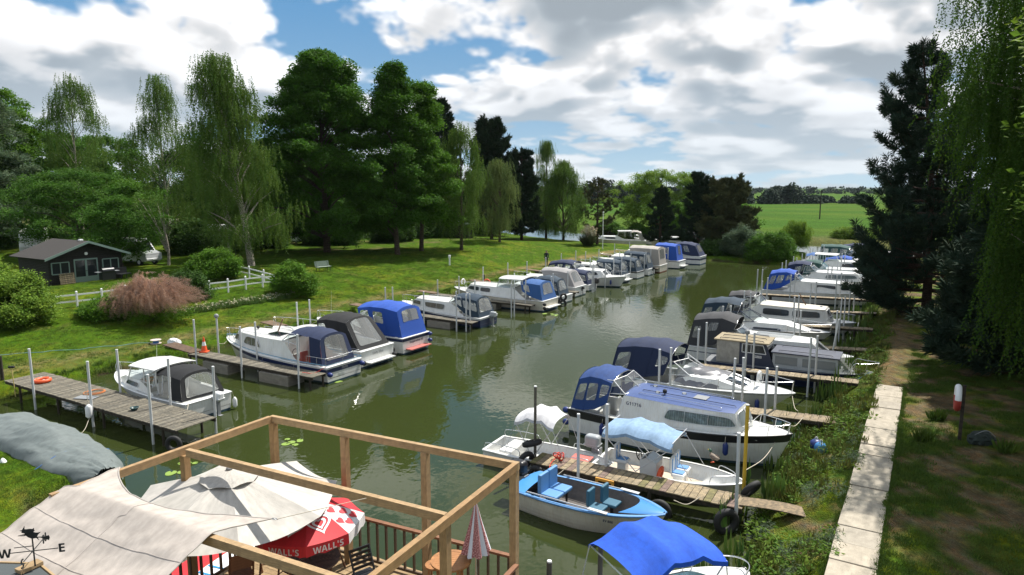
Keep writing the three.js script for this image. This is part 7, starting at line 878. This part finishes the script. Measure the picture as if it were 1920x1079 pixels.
// ------------------------------------------------------------------ camp site: cabin, vans, fence
{
  const gy = groundY(-58, 28.6), c = thing('log_cabin', 'dark brown log cabin with pale green double door and windows', 'cabin', W(-56.6, 28.3, gy - 0.1), ROT), dk = mat([0.022, 0.017, 0.014], 0.8, { map: oldWoodTex }), gr = mat([0.17, 0.24, 0.21], 0.6), felt = mat([0.055, 0.05, 0.048], 0.95, { map: concTex }); c.scale.setScalar(0.92);
  for (let y = 0.1, k = 0; y < 2.35; y += 0.135, k++) { part(c, 'wall_board', box(0.06, 0.128, 6.0, 0, y, 0), dk); part(c, 'wall_board', box(5, 0.128, 0.06, -2.5, y, 2.97), dk); part(c, 'wall_board', box(5, 0.128, 0.06, -2.5, y, -2.97), dk); }
  for (let y = 2.36; y < 3.35; y += 0.135) part(c, 'wall_board', box(0.06, 0.128, 6.0 * (3.5 - y) / 1.15, 0, y, 0), dk); part(c, 'back_wall', box(0.06, 2.4, 6, -5, 1.2, 0), dk);
  for (const sg of [1, -1]) { part(c, 'roof', [plate([V(0.65, 3.56, 0), V(0.65, 2.28, sg * 3.5), V(-5.4, 2.28, sg * 3.5), V(-5.4, 3.56, 0)], 0.07)], felt); part(c, 'barge_board', [plate([V(0.69, 3.62, 0), V(0.69, 2.34, sg * 3.52), V(0.69, 2.14, sg * 3.52), V(0.69, 3.42, 0)], 0.04)], gr); }
  const win = (z, w, y0, h) => { const f = part(c, 'window', [box(0.06, h, 0.08, 0.06, y0 + h / 2, z - w / 2), box(0.06, h, 0.08, 0.06, y0 + h / 2, z + w / 2), box(0.06, h, 0.08, 0.06, y0 + h / 2, z), box(0.06, 0.08, w, 0.063, y0, z), box(0.06, 0.08, w, 0.063, y0 + h, z)], gr); for (const q of [-1, 1]) part(f, 'pane', [box(0.01, h - 0.08, w / 2 - 0.08, 0.05, y0 + h / 2, z + q * w / 4)], M.glassDark); }; win(2.1, 1.35, 0.95, 0.95); win(-2.0, 1.35, 0.95, 0.95);
  const d = part(c, 'door', [box(0.06, 2.05, 0.10, 0.07, 1.03, 1.0), box(0.06, 2.05, 0.10, 0.07, 1.03, -0.85), box(0.06, 2.05, 0.16, 0.07, 1.03, 0.075), box(0.06, 0.12, 1.9, 0.073, 2.02, 0.075), box(0.06, 0.55, 1.9, 0.067, 0.28, 0.075)], gr); part(d, 'pane', [box(0.01, 1.4, 0.8, 0.05, 1.25, 0.55)], M.glassDark); part(d, 'pane', [box(0.01, 1.4, 0.8, 0.05, 1.25, -0.4)], M.glassDark); part(d, 'handle', [box(0.05, 0.03, 0.14, 0.13, 1.05, 0.1)], M.steel);
  part(c, 'wall_lamp', [new THREE.CylinderGeometry(0.13, 0.13, 0.06, 12).rotateZ(1.571).translate(0.08, 2.5, 0)], M.white); part(c, 'roof_vent', [rbox(0.3, 0.15, 0.3, 0.03, -0.6, 3.62, 0)], M.white);
  const b = thing('barbecue', 'black gas barbecue standing by the cabin door', 'barbecue', W(-55.2, 29.1, groundY(-55.2, 29.1)), ROT); part(b, 'cart', [box(0.5, 0.65, 1.0, 0, 0.45, 0)], M.black); part(b, 'lid', [new THREE.CylinderGeometry(0.28, 0.28, 0.9, 14, 1, false, 0, Math.PI).rotateX(1.571).rotateZ(1.571 * 0).translate(0, 0.82, 0)], M.black); part(b, 'side_shelf', [box(0.45, 0.04, 0.35, 0, 0.78, 0.7), box(0.45, 0.04, 0.35, 0, 0.78, -0.7)], M.greyPlastic);
  const t = thing('patio_set', 'dark patio chairs grouped outside the right cabin window', 'chair', W(-55.4, 30.5, groundY(-55.4, 30.5)), ROT + 0.3); part(t, 'seat', [box(0.5, 0.06, 1.1, 0, 0.45, 0)], M.black); part(t, 'backrest', [box(0.06, 0.5, 1.1, -0.25, 0.72, 0)], M.black); for (const [x, z] of [[.22, .5], [.22, -.5], [-.22, .5], [-.22, -.5]]) part(t, 'leg', [box(0.04, 0.45, 0.04, x, 0.22, z)], M.black);
  const p = thing('pallet', 'wooden pallet leaning on the cabin wall', 'pallet', W(-56.2, 26.6, groundY(-56.2, 26.6)), ROT); for (let i = 0; i < 6; i++) part(p, 'slat', [box(0.03, 0.10, 1.1, 0.12 - i * 0.03, 0.1 + i * 0.14, 0)], woods[i % 4]); part(p, 'block', [box(0.08, 0.8, 0.08, 0, 0.42, 0.45), box(0.08, 0.8, 0.08, 0, 0.42, -0.45)], woods[1]);
}
function wheel(parent, x, z, r = 0.34) { const w = part(parent, 'wheel', [new THREE.CylinderGeometry(r, r, 0.22, 16).rotateX(1.571).translate(x, r, z)], M.rubber); part(w, 'hub', [new THREE.CylinderGeometry(r * 0.55, r * 0.55, 0.23, 12).rotateX(1.571).translate(x, r, z)], M.alu); }
function extr(pts, w, bev = 0.08) { const g = new THREE.ExtrudeGeometry(new THREE.Shape(pts.map((p) => new THREE.Vector2(...p))), { depth: w - 2 * bev, bevelEnabled: true, bevelThickness: bev, bevelSize: bev, bevelSegments: 2, steps: 1 }); return tidy(g.translate(0, 0, -w / 2 + bev)); }
{ // silver van
  const v = thing('camper_van', 'silver white panel van parked beside the log cabin', 'van', W(-65.6, 37.4, groundY(-65.6, 37.4)), ROT + 0.18), paint = phys([0.55, 0.57, 0.58], 0.25, { clearcoat: 1, metalness: 0.2 });
  part(v, 'body', [extr([[-2.4, 0.45], [2.2, 0.45], [2.35, 0.75], [2.3, 1.1], [1.55, 1.32], [0.85, 2.25], [0.5, 2.42], [-2.4, 2.42]], 1.9)], paint); part(v, 'windscreen', [quad(V(1.62, 1.36, 0.78), V(1.62, 1.36, -0.78), V(0.98, 2.22, -0.72), V(0.98, 2.22, 0.72))], M.glassDark); for (const sg of [1, -1]) { part(v, 'side_window', [plate([V(0.2, 1.45, sg * 0.955), V(1.25, 1.45, sg * 0.955), V(0.75, 2.1, sg * 0.955), V(0.2, 2.1, sg * 0.955)], 0.012)], M.glassDark); part(v, 'headlight', [rbox(0.16, 0.26, 0.36, 0.06, 2.28, 1.0, sg * 0.70)], M.alu); part(v, 'mirror', [rbox(0.12, 0.3, 0.2, 0.04, 1.1, 1.5, sg * 1.08)], M.black); } part(v, 'grille', [box(0.04, 0.16, 0.9, 2.37, 0.98, 0)], M.black); part(v, 'bumper', [rbox(0.2, 0.26, 1.85, 0.08, 2.36, 0.58, 0)], paint); part(v, 'number_plate', [box(0.02, 0.11, 0.5, 2.475, 0.6, 0)], M.white); for (const x of [-1.6, 1.5]) for (const z of [0.85, -0.85]) wheel(v, x, z);
}
function caravan(label, s, t, turn, len = 6, h = 2.6, paint = M.gelCream, group) {
  const v = thing('caravan', label, 'caravan', W(s, t, groundY(s, t)), ROT + turn, group); part(v, 'body', [extr([[-len / 2, 0.5], [len / 2 - 0.15, 0.5], [len / 2, 1.1], [len / 2 - 0.45, h - 0.2], [len / 2 - 0.9, h], [-len / 2 + 0.2, h], [-len / 2, h - 0.3]], 2.2)], paint); for (const sg of [1, -1]) for (const [x, w] of [[-len * 0.3, 0.7], [0.1, 1.0], [len * 0.28, 0.8]]) part(v, 'window', [rbox(w, 0.6, 0.03, 0.05, x, 1.65, sg * 1.105)], M.glassDark); part(v, 'front_window', [quad(V(len / 2 - 0.08, 1.15, 0.85), V(len / 2 - 0.08, 1.15, -0.85), V(len / 2 - 0.40, h - 0.35, -0.85), V(len / 2 - 0.40, h - 0.35, 0.85))], M.glassDark); for (const z of [0.95, -0.95]) { wheel(v, 0, z, 0.32); wheel(v, -0.75, z, 0.32); } part(v, 'drawbar', [box(1.2, 0.08, 0.1, len / 2 + 0.5, 0.45, 0)], M.black); part(v, 'roof_vent', [rbox(0.5, 0.12, 0.5, 0.03, 0, h + 0.05, 0)], M.white); return v;
}
caravan('cream motorhome between the birch trunks at the back of the camp', -94, 57, 0.25, 7, 2.9); caravan('white caravan at the left edge behind the cabin roof', -84.5, 37, -0.5, 6.4, 2.7, M.gel); caravan('white trailer half hidden under the broadleaf trees', -72, 62, 0.1, 5, 2.3, M.gel); caravan('pale caravan seen between the trunks behind the fence', -80, 58, 0.3, 5.5, 2.4, M.gel);
{ const h = thing('garden_shed', 'dark shed with a pale roof edge behind the flat topped weeping tree', 'shed', W(-63, 88, groundY(-63, 88)), ROT + 0.3); part(h, 'wall', [box(3, 2.1, 3, 0, 1.05, 0)], mat([0.05, 0.045, 0.04], 0.9, { map: oldWoodTex })); part(h, 'roof', [plate([V(1.8, 2.3, 1.8), V(1.8, 2.3, -1.8), V(-1.8, 2.75, -1.8), V(-1.8, 2.75, 1.8)], 0.08)], M.gelGrey); part(h, 'door', [box(0.05, 1.8, 0.9, 1.53, 0.95, 0.4)], mat([0.12, 0.10, 0.08], 0.9)); }
function fence(label, pts, step = 1.72) {
  const f = thing('white_fence', label, 'fence', V(0, 0, 0)), pg = rbox(0.11, 1.12, 0.11, 0.015, 0, 0.5, 0), cap = new THREE.ConeGeometry(0.085, 0.06, 4).rotateY(0.785).translate(0, 1.09, 0); const all = [];
  for (let i = 0; i + 1 < pts.length; i++) { const [a, b] = [pts[i], pts[i + 1]], n = Math.max(1, Math.round(Math.hypot(b[0] - a[0], b[1] - a[1]) / step)); for (let k = i ? 1 : 0; k <= n; k++) all.push(onGround(lerp(a[0], b[0], k / n), lerp(a[1], b[1], k / n))); }
  all.forEach((p, i) => { const m = part(f, 'post', pg, M.white); m.position.copy(p); m.rotation.y = ROT; const c = part(f, 'post_cap', cap, M.white); c.position.copy(p); if (i) for (const y of [0.42, 0.85]) { const q = all[i - 1], l = Math.hypot(p.x - q.x, p.z - q.z), r = part(f, 'rail', [box(l - 0.1, 0.10, 0.045)], M.white); r.position.set((p.x + q.x) / 2, (p.y + q.y) / 2 + y, (p.z + q.z) / 2); r.rotation.set(0, -Math.atan2(p.z - q.z, p.x - q.x), Math.atan2(p.y - q.y, l), 'YXZ'); } });
}
fence('white two rail fence left of the tamarisk in front of the cabin', [[-48.7, 21.9], [-48.2, 28.2]]); fence('white two rail fence with a corner turning back beside the clipped bush', [[-46.9, 30.6], [-46.6, 38.6], [-54.5, 37.4]]);

// ------------------------------------------------------------------ small things
{ const b = thing('park_bench', 'pale green slatted bench in the tree shade beside the clipped bush', 'bench', onGround(-48.9, 45.8), ROT - 0.2), m = mat([0.30, 0.36, 0.30], 0.7); for (let i = 0; i < 4; i++) part(b, 'seat_slat', box(0.09, 0.03, 1.5, -0.18 + i * 0.115, 0.45, 0), m); for (let i = 0; i < 4; i++) part(b, 'back_slat', box(0.03, 0.09, 1.5, -0.27 - i * 0.03, 0.56 + i * 0.115, 0), m); for (const z of [0.6, -0.6]) { part(b, 'leg', [bar(V(0.2, 0, z), V(0.18, 0.45, z), 0.025, 5), bar(V(-0.3, 0, z), V(-0.24, 0.45, z), 0.025, 5), bar(V(-0.24, 0.45, z), V(-0.37, 0.95, z), 0.025, 5)], M.black); } }
{ const c = thing('traffic_cone', 'orange and white traffic cone where the gangplank meets the jetty', 'cone', W(-33.9, 22.75, 0.745), 0); part(c, 'base', [rbox(0.42, 0.05, 0.42, 0.01, 0, 0.025, 0)], M.orange); part(c, 'cone', [cyl(0.17, 0.11, 0.32, 0, 0.05, 0, 16)], M.orange); part(c, 'band', [cyl(0.112, 0.075, 0.22, 0, 0.37, 0, 16)], M.white); part(c, 'tip', [cyl(0.075, 0.03, 0.26, 0, 0.59, 0, 16)], M.orange); }
{ const r = thing('hose_reel', 'pale cable reel lying on the lawn at the end of the blue hose', 'reel', onGround(-38.6, 22.8, 0.02), 0); part(r, 'drum', [cyl(0.16, 0.16, 0.22, 0, 0, 0, 14)], M.blueRope); part(r, 'flange', [cyl(0.30, 0.30, 0.03, 0, 0.2, 0, 20)], mat([0.5, 0.42, 0.38], 0.7)); part(r, 'flange', [cyl(0.30, 0.30, 0.03, 0, 0, 0, 20)], mat([0.5, 0.42, 0.38], 0.7));
  const pts = []; for (let i = 0; i <= 30; i++) { const t = lerp(22.6, 10.5, i / 30), s = lerp(-38.9, -44.5, i / 30) + 0.2 * noise(i * 0.3, 5); pts.push(onGround(s, t, 0.02)); } single('garden_hose', 'thin blue hose trailing across the lawn to the left edge', 'hose', tube(pts, 0.013, 120, 5), mat([0.10, 0.26, 0.34], 0.6)); }
{ R = mulberry(3); const g = new THREE.IcosahedronGeometry(0.32, 3), p = g.attributes.position; for (let i = 0; i < p.count; i++) { const k = 1 + 0.16 * noise3(p.getX(i) * 6, p.getY(i) * 6, p.getZ(i) * 6); p.setXYZ(i, p.getX(i) * k * 1.2, Math.max(-0.22, p.getY(i) * k), p.getZ(i) * k); } g.computeVertexNormals(); single('plastic_sack', 'lumpy white plastic sack at the end of the brown gangplank', 'sack', g, mat([0.66, 0.67, 0.68], 0.5), onGround(-37.4, 23.2, 0.22)); }
function lifeRing(label, pos, rot, m = M.orange) { const t = thing('lifebuoy', label, 'lifebuoy', pos, 0); part(t, 'ring', [new THREE.TorusGeometry(0.29, 0.085, 10, 30)], m); for (let i = 0; i < 4; i++) { const a = i * 1.571 + 0.5; part(t, 'band', [new THREE.TorusGeometry(0.09, 0.012, 5, 14).rotateY(1.571).rotateZ(a).translate(Math.cos(a) * 0.29, Math.sin(a) * 0.29, 0)], M.white); } t.rotation.set(...rot); return t; }
lifeRing('orange lifebuoy lying flat on the wide grey jetty', W(-34.6, 14.9, 0.95), [1.571, 0, 0.3]);
single('rope_coil', 'orange rope coiled on the wide grey jetty', 'rope', [0, 1, 2].map((i) => new THREE.TorusGeometry(0.42 - i * 0.07, 0.014, 5, 26).rotateX(1.571).translate(i * 0.05, i * 0.02, 0)), mat([0.5, 0.17, 0.05], 0.8), W(-30.9, 15.3, 0.87), 0); single('rubber_mat', 'small grey mat on the wide grey jetty', 'mat', [rbox(0.9, 0.02, 0.45, 0.008)], M.greyPlastic, W(-30.4, 14.7, 0.868), ROT + 0.4);
{ const b = thing('dog_bowl', 'dark green bowl near the outer end of the grey jetty', 'bowl', W(-27.1, 14.9, 0.825), 0); part(b, 'shell', [new THREE.LatheGeometry([[0.10, 0], [0.16, 0.10], [0.17, 0.10], [0.17, 0.115], [0.15, 0.115], [0.09, 0.015], [0, 0.012]].map((p) => new THREE.Vector2(...p)), 16)], mat([0.02, 0.06, 0.06], 0.4)); }
{ const b = thing('deck_brush', 'upright yellow handled brush at the edge of the grey jetty', 'brush', W(-35.2, 14.0, 0.3), 0); part(b, 'handle', [bar(V(0, 0, 0), V(-0.05, 1.35, 0), 0.02, 6)], mat([0.5, 0.40, 0.16], 0.7)); part(b, 'head', [rbox(0.28, 0.10, 0.1, 0.03, -0.05, 1.40, 0)], M.black); }
for (const [s, t, h, l] of [[-37.9, 14.6, 1.5, 'old grey wooden stake on the lawn at the jetty head']]) single('wooden_stake', l, 'post', [cyl(0.09, 0.08, h, 0, -0.3, 0, 7), box(0.2, 0.16, 0.06, -0.05, h - 0.45, 0.1)], darkWood, onGround(s, t), 0);
{ const t = thing('fender_line', 'white fender hanging from the pole on the grey jetty', 'fender', W(-28.9, 14.02, 0), 0); part(t, 'fender', [fenderGeo(0.6, 0.13).translate(0, 0.4, 0)], M.white); part(t, 'cord', [bar(V(0, 0.98, 0), V(0, 1.9, 0.05), 0.012, 5), tube([V(0, 0.4, 0), V(0.2, 0.1, 0.9), V(0.1, 0.25, 2.2), V(-0.1, 0.8, 3.0)], 0.012, 20, 5)], M.rope); }
const tyreGeo = new THREE.TorusGeometry(0.25, 0.095, 9, 22);
[[-4.3, 18.85, 0.35, [0, 0.2, 0], 1.15, 'biggest upright tyre at the bank end of the mossy jetty'], [-4.0, 20.5, 0.75, [0.7, 0.5, 0], 1.05, 'tyre leaning behind the bank end of the mossy jetty'], [-6.3, 18.95, 0.1, [0, ROT, 0], 1.1, 'tyre hung on the jetty side past the dinghy bow'], [-10.6, 19.0, 0.25, [0, ROT, 0], 1, 'grey tyre hung at the outer end beside the black outboard'], [-9.9, 18.98, 0.15, [0, ROT, 0], 0.9, 'second tyre along the jetty side behind the blue benches'], [-11.15, 19.65, 1.05, [1.3, 0.2, 0], 1.05, 'tyre threaded on the wooden pole at the jetty end'], [-11.2, 19.3, 0.55, [0.4, 0.6, 0], 1, 'tyre sagging below the one on the wooden pole'], [-23.4, 14.2, 0.35, [0, ROT + 0.5, 0], 0.95, 'black tyre at the outer corner of the grey jetty'], [-25.6, 50.3, 0.75, [0, 0.4, 0], 1, 'tyre on the post beside the hard top cruiser stern'], [-25.6, 50.2, 0.2, [0, 0.2, 0], 1, 'lower tyre on the post beside the hard top cruiser stern']].forEach(([s, t, y, r, k, l]) => { const m = single('tyre', l, 'tyre', tyreGeo, M.rubber, W(s, t, y)); m.rotation.set(...r); m.scale.setScalar(k); });
single('black_rope', 'bundle of red rope on the end of the mossy jetty', 'rope', [0, 1, 2, 3].map((i) => new THREE.TorusGeometry(0.14, 0.02, 5, 16).rotateX(0.5 + i).rotateY(i * 0.8).translate(i * 0.06, 0.12, 0)).concat([tube([V(0, 0.1, 0), V(0.05, 0.0, 0.6), V(0.3, -0.25, 1.0)], 0.018, 16, 5)]), M.redRope, W(-10.2, 19.7, 0.66), ROT);
single('bracket_frame', 'orange steel bracket on the side of the mossy jetty', 'bracket', [box(0.62, 0.08, 0.06, 0, 0, 0), box(0.08, 0.4, 0.06, -0.27, -0.22, 0), box(0.08, 0.4, 0.06, 0.27, -0.22, 0)], mat([0.55, 0.26, 0.03], 0.6), W(-8.15, 19.02, 0.63), ROT);
[[-2.85, 25.6, 0.24, 'dark blue buoy in the weeds beside the jetty'], [-2.65, 25.2, 0.22, 'lighter blue buoy in front of the dark one']].forEach(([s, t, r, l], i) => { const b = thing('mooring_buoy', l, 'buoy', W(s, t, Math.max(0.25, groundY(s, t) + 0.2)), 0); part(b, 'ball', [new THREE.SphereGeometry(r, 16, 12)], i ? phys([0.05, 0.22, 0.5], 0.4) : M.navyFender); part(b, 'eye', [new THREE.TorusGeometry(0.05, 0.015, 5, 10).translate(0, r + 0.03, 0)], M.white); });
{ const p = thing('lifebuoy_post', 'dark post holding a red and white lifebuoy edge on, right of the path', 'post', onGround(1.43, 26.6), -0.54); part(p, 'post', [box(0.10, 2.0, 0.10, 0, 0.9, 0)], darkWood); part(p, 'ring', [new THREE.TorusGeometry(0.36, 0.10, 10, 28, Math.PI).rotateY(1.571).translate(-0.16, 1.45, 0)], M.white); part(p, 'ring', [new THREE.TorusGeometry(0.36, 0.10, 10, 28, Math.PI).rotateZ(Math.PI).rotateY(1.571).translate(-0.16, 1.45, 0)], mat([0.35, 0.04, 0.03], 0.6)); const q = thing('netting_bundle', 'dark netting bundle on the ground by the lifebuoy post', 'bundle', onGround(2.0, 26.3, 0.15), 0); const g = new THREE.IcosahedronGeometry(0.34, 3), a = g.attributes.position; for (let i = 0; i < a.count; i++) { const k = 1 + 0.2 * noise3(a.getX(i) * 7, a.getY(i) * 7, a.getZ(i) * 7); a.setXYZ(i, a.getX(i) * k * 1.2, a.getY(i) * k * 0.75, a.getZ(i) * k); } g.computeVertexNormals(); part(q, 'net', [g], mat([0.02, 0.03, 0.025], 0.9)); part(q, 'handle', [tube([V(-0.3, 0.1, 0), V(0, 0.35, 0.2), V(0.4, 0.1, 0.1)], 0.012, 14, 5)], M.greyPlastic); }
{ const p = thing('ring_post', 'dark post with an orange lifebuoy at the lawn edge by the hard top cruiser', 'post', onGround(-36.4, 54.6), 0); part(p, 'post', [box(0.12, 1.5, 0.12, 0, 0.7, 0)], M.black); part(p, 'ring', [new THREE.TorusGeometry(0.3, 0.08, 8, 24).rotateX(-0.35).translate(0.25, 0.7, 0.16)], M.orange); }
{ const p = thing('power_pedestal', 'white service bollard on the grass below the trees', 'bollard', onGround(-44.7, 60.2), 0); part(p, 'post', [cyl(0.09, 0.09, 0.9, 0, 0, 0, 10)], M.white); part(p, 'head', [rbox(0.24, 0.35, 0.24, 0.04, 0, 0.95, 0)], M.white); }
single('flag_pole', 'slim white pole beside the pampas grass', 'pole', [cyl(0.07, 0.05, 5.6, 0, -0.2, 0, 8), new THREE.SphereGeometry(0.09, 8, 6).translate(0, 5.45, 0)], M.white, onGround(-41.2, 93.6));
{ R = mulberry(17); const pads = []; for (const [s, t, n] of [[-20.6, 17.3, 6], [-22.4, 14.2, 4], [-24.6, 46.1, 9], [-21.5, 13.0, 5], [-25.2, 24.0, 3]]) for (let i = 0; i < n; i++) { const g = new THREE.CircleGeometry(rr(0.10, 0.2), 10, 0.3, 5.7).rotateX(-1.571).rotateY(rr(0, 6)); const w = W(s + rr(-.7, .7), t + rr(-.5, .5), 0.012 + i * 0.0005); pads.push(g.translate(w.x, w.y, w.z)); } const m = part(scene, 'lily_pads', pads, L.lily); m.userData = { kind: 'stuff', label: 'scattered green lily pads floating in the basin', category: 'plants' }; }
// tall poles and turbines beyond the river
[[-27, 215, 8.2, 'wooden power pole standing alone in the crop field'], [-127.7, 328.9, 13.5, 'far power pole with crossarm above the yellow willow']].forEach(([s, t, h, l]) => { const p = thing('power_pole', l, 'pole', W(s, t, 0.7), 0.4); part(p, 'mast', [cyl(0.18, 0.13, h, 0, 0, 0, 8)], darkWood); part(p, 'crossarm', [box(h * 0.25, 0.14, 0.14, 0, h - 0.4, 0)], darkWood); for (const x of [-1, 0, 1]) part(p, 'insulator', [cyl(0.06, 0.06, 0.35, x * h * 0.11, h - 0.33, 0, 6)], M.greyPlastic); });
[[1398, -2300, 16, 'nearer looking wind turbine on the horizon above the field trees'], [1476, -2600, 18, 'second wind turbine on the horizon, towards the pine']].forEach(([px, z, h, l], i) => { const x = (px - 960) / 1280 * -z, t = thing('wind_turbine', l, 'wind turbine', V(x, 0, z), 0); part(t, 'tower', [cyl(0.9, 0.5, h, 0, 0, 0, 8)], M.white); part(t, 'nacelle', [rbox(1.2, 1.2, 3, 0.3, 0, h, 0)], M.white); for (let k = 0; k < 3; k++) { const a = k * 2.094 + 0.4 + i; part(t, 'blade', [bar(V(0, h, 1.6), V(Math.cos(a) * 11, h + Math.sin(a) * 11, 1.6), 0.45, 5, 0.12)], M.white); } });

// ------------------------------------------------------------------ person and duck: one skin each, from joints with radii
function skin(bones, lo, hi, res, blend) {
  const mc = new MarchingCubes(res, new THREE.MeshStandardMaterial(), false, false, 60000), c = lo.clone().add(hi).multiplyScalar(0.5), h = Math.max(hi.x - lo.x, hi.y - lo.y, hi.z - lo.z) / 2, q = new THREE.Vector3(), ab = new THREE.Vector3(), ap = new THREE.Vector3(); mc.isolation = 0;
  for (let k = 0; k < res; k++) for (let j = 0; j < res; j++) for (let i = 0; i < res; i++) { q.set((i - res / 2) / (res / 2) * h + c.x, (j - res / 2) / (res / 2) * h + c.y, (k - res / 2) / (res / 2) * h + c.z); let d = 9; for (const [a, b, r0, r1] of bones) { ab.subVectors(b, a); ap.subVectors(q, a); const t = clamp(ap.dot(ab) / Math.max(1e-9, ab.lengthSq()), 0, 1), e = ap.addScaledVector(ab, -t).length() - lerp(r0, r1, t), hh = clamp(0.5 + 0.5 * (d - e) / blend, 0, 1); d = lerp(d, e, hh) - blend * hh * (1 - hh); } mc.field[k * res * res + j * res + i] = -d; }
  mc.update(); const n = mc.count, p = new Float32Array(mc.positionArray.subarray(0, n * 3)), g = new THREE.BufferGeometry(); for (let i = 0; i < n; i++) { p[i * 3] = p[i * 3] * h + c.x; p[i * 3 + 1] = p[i * 3 + 1] * h + c.y; p[i * 3 + 2] = p[i * 3 + 2] * h + c.z; } g.setAttribute('position', new THREE.BufferAttribute(p, 3)); const nm = new Float32Array(mc.normalArray.subarray(0, n * 3)); g.setAttribute('normal', new THREE.BufferAttribute(nm, 3)); return tidy(g);
}
{ // walks towards the moorings: dark jacket and trousers
  const s = thing('person', 'person in dark clothes walking along the lawn edge', 'person', onGround(-38.3, 70.7), ROT + 0.5), B = []; s.scale.setScalar(1.04);
  const legs = [[V(-0.09, 0.92, 0), V(-0.09, 0.50, 0.10), V(-0.09, 0.08, -0.06)], [V(0.09, 0.92, 0), V(0.10, 0.50, 0.02), V(0.11, 0.08, -0.22)]];
  for (const l of legs) B.push([l[0], l[1], 0.088, 0.062], [l[1], l[2], 0.06, 0.042], [l[2].clone().add(V(0, -0.03, 0)), l[2].clone().add(V(0, -0.045, 0.16)), 0.045, 0.038]);
  const arms = [[V(-0.19, 1.40, 0), V(-0.25, 1.13, -0.05), V(-0.22, 0.90, 0.08)], [V(0.19, 1.40, 0), V(0.25, 1.13, -0.03), V(0.23, 0.90, 0.10)]];
  const T = [...B, [V(0, 0.95, 0), V(0, 1.15, 0), 0.145, 0.135], [V(0, 1.15, 0), V(0, 1.36, 0), 0.14, 0.145], [V(-0.15, 1.40, 0), V(0.15, 1.40, 0), 0.075, 0.075]]; for (const a of arms) T.push([a[0], a[1], 0.06, 0.05], [a[1], a[2], 0.047, 0.036]);
  part(s, 'body', skin(T, V(-0.5, -0.05, -0.5), V(0.5, 1.6, 0.5), 96, 0.03), mat([0.010, 0.013, 0.020], 0.85));
  const skinM = mat([0.42, 0.24, 0.17], 0.6), HB = [[V(0, 1.44, 0), V(0, 1.54, 0.01), 0.055, 0.052], [V(0, 1.64, 0.0), V(0, 1.60, 0.03), 0.098, 0.075], [V(0, 1.61, 0.095), V(0, 1.595, 0.115), 0.016, 0.014], [V(-0.098, 1.62, 0), V(-0.10, 1.60, 0), 0.02, 0.018], [V(0.098, 1.62, 0), V(0.10, 1.60, 0), 0.02, 0.018]]; part(s, 'head', skin(HB, V(-0.16, 1.4, -0.16), V(0.16, 1.76, 0.16), 60, 0.012), skinM);
  part(s, 'hair', [new THREE.SphereGeometry(0.106, 14, 8, 0, 6.2832, 0, 1.7).rotateX(-0.35).translate(0, 1.645, -0.012)], mat([0.02, 0.014, 0.01], 0.8)); for (const x of [-0.035, 0.035]) part(s, 'eye', [new THREE.SphereGeometry(0.011, 6, 5).translate(x, 1.63, 0.088)], M.black); part(s, 'mouth', [box(0.045, 0.008, 0.01, 0, 1.562, 0.098)], mat([0.30, 0.10, 0.09], 0.6));
  for (const a of arms) { const w = a[2], H = [[w, w.clone().add(V(0, -0.07, 0.02)), 0.034, 0.036]]; for (let i = 0; i < 4; i++) { const f = w.clone().add(V((i - 1.5) * 0.017, -0.085, 0.02)), l = [0.05, 0.06, 0.056, 0.042][i]; H.push([f, f.clone().add(V(0, -l * 0.6, 0.008)), 0.0095, 0.009], [f.clone().add(V(0, -l * 0.6, 0.008)), f.clone().add(V(0, -l, 0.03)), 0.009, 0.008]); } const th = w.clone().add(V(0, -0.03, 0.05)); H.push([th, th.clone().add(V(0, -0.04, 0.025)), 0.011, 0.009]); part(s, 'hand', skin(H, w.clone().add(V(-0.09, -0.17, -0.07)), w.clone().add(V(0.09, 0.05, 0.11)), 52, 0.008), skinM); }
}
{ // mallard on the gunwale of the console boat
  const d = thing('duck', 'mallard standing on the side of the console boat', 'duck', W(-5.6, 22.28, 0.60), ROT + 2.6); part(d, 'body', skin([[V(-0.14, 0.20, 0), V(0.06, 0.22, 0), 0.07, 0.085], [V(0.06, 0.22, 0), V(0.13, 0.22, 0), 0.08, 0.06], [V(-0.14, 0.20, 0), V(-0.26, 0.24, 0), 0.05, 0.02], [V(0.12, 0.24, 0), V(0.16, 0.36, 0), 0.045, 0.032], [V(0.03, 0.16, 0.035), V(0.02, 0.02, 0.04), 0.018, 0.010], [V(0.03, 0.16, -0.035), V(0.02, 0.02, -0.04), 0.018, 0.010]], V(-0.3, 0, -0.15), V(0.3, 0.5, 0.15), 72, 0.03), mat([0.22, 0.18, 0.14], 0.8)); part(d, 'head', skin([[V(0.165, 0.38, 0), V(0.185, 0.40, 0), 0.045, 0.042], [V(0.15, 0.33, 0), V(0.165, 0.38, 0), 0.035, 0.042]], V(0.06, 0.27, -0.1), V(0.28, 0.48, 0.1), 44, 0.02), mat([0.012, 0.07, 0.035], 0.4)); part(d, 'bill', [rbox(0.07, 0.02, 0.035, 0.008, 0.255, 0.385, 0)], mat([0.5, 0.36, 0.05], 0.5)); for (const sg of [1, -1]) { part(d, 'wing', [new THREE.SphereGeometry(1, 10, 6).scale(0.15, 0.06, 0.02).translate(-0.05, 0.235, sg * 0.08)], mat([0.14, 0.11, 0.09], 0.8)); part(d, 'foot', [box(0.07, 0.01, 0.05, 0.045, 0.008, sg * 0.04)], M.orange); }
}

shade(scene);
renderer.render(scene, camera);
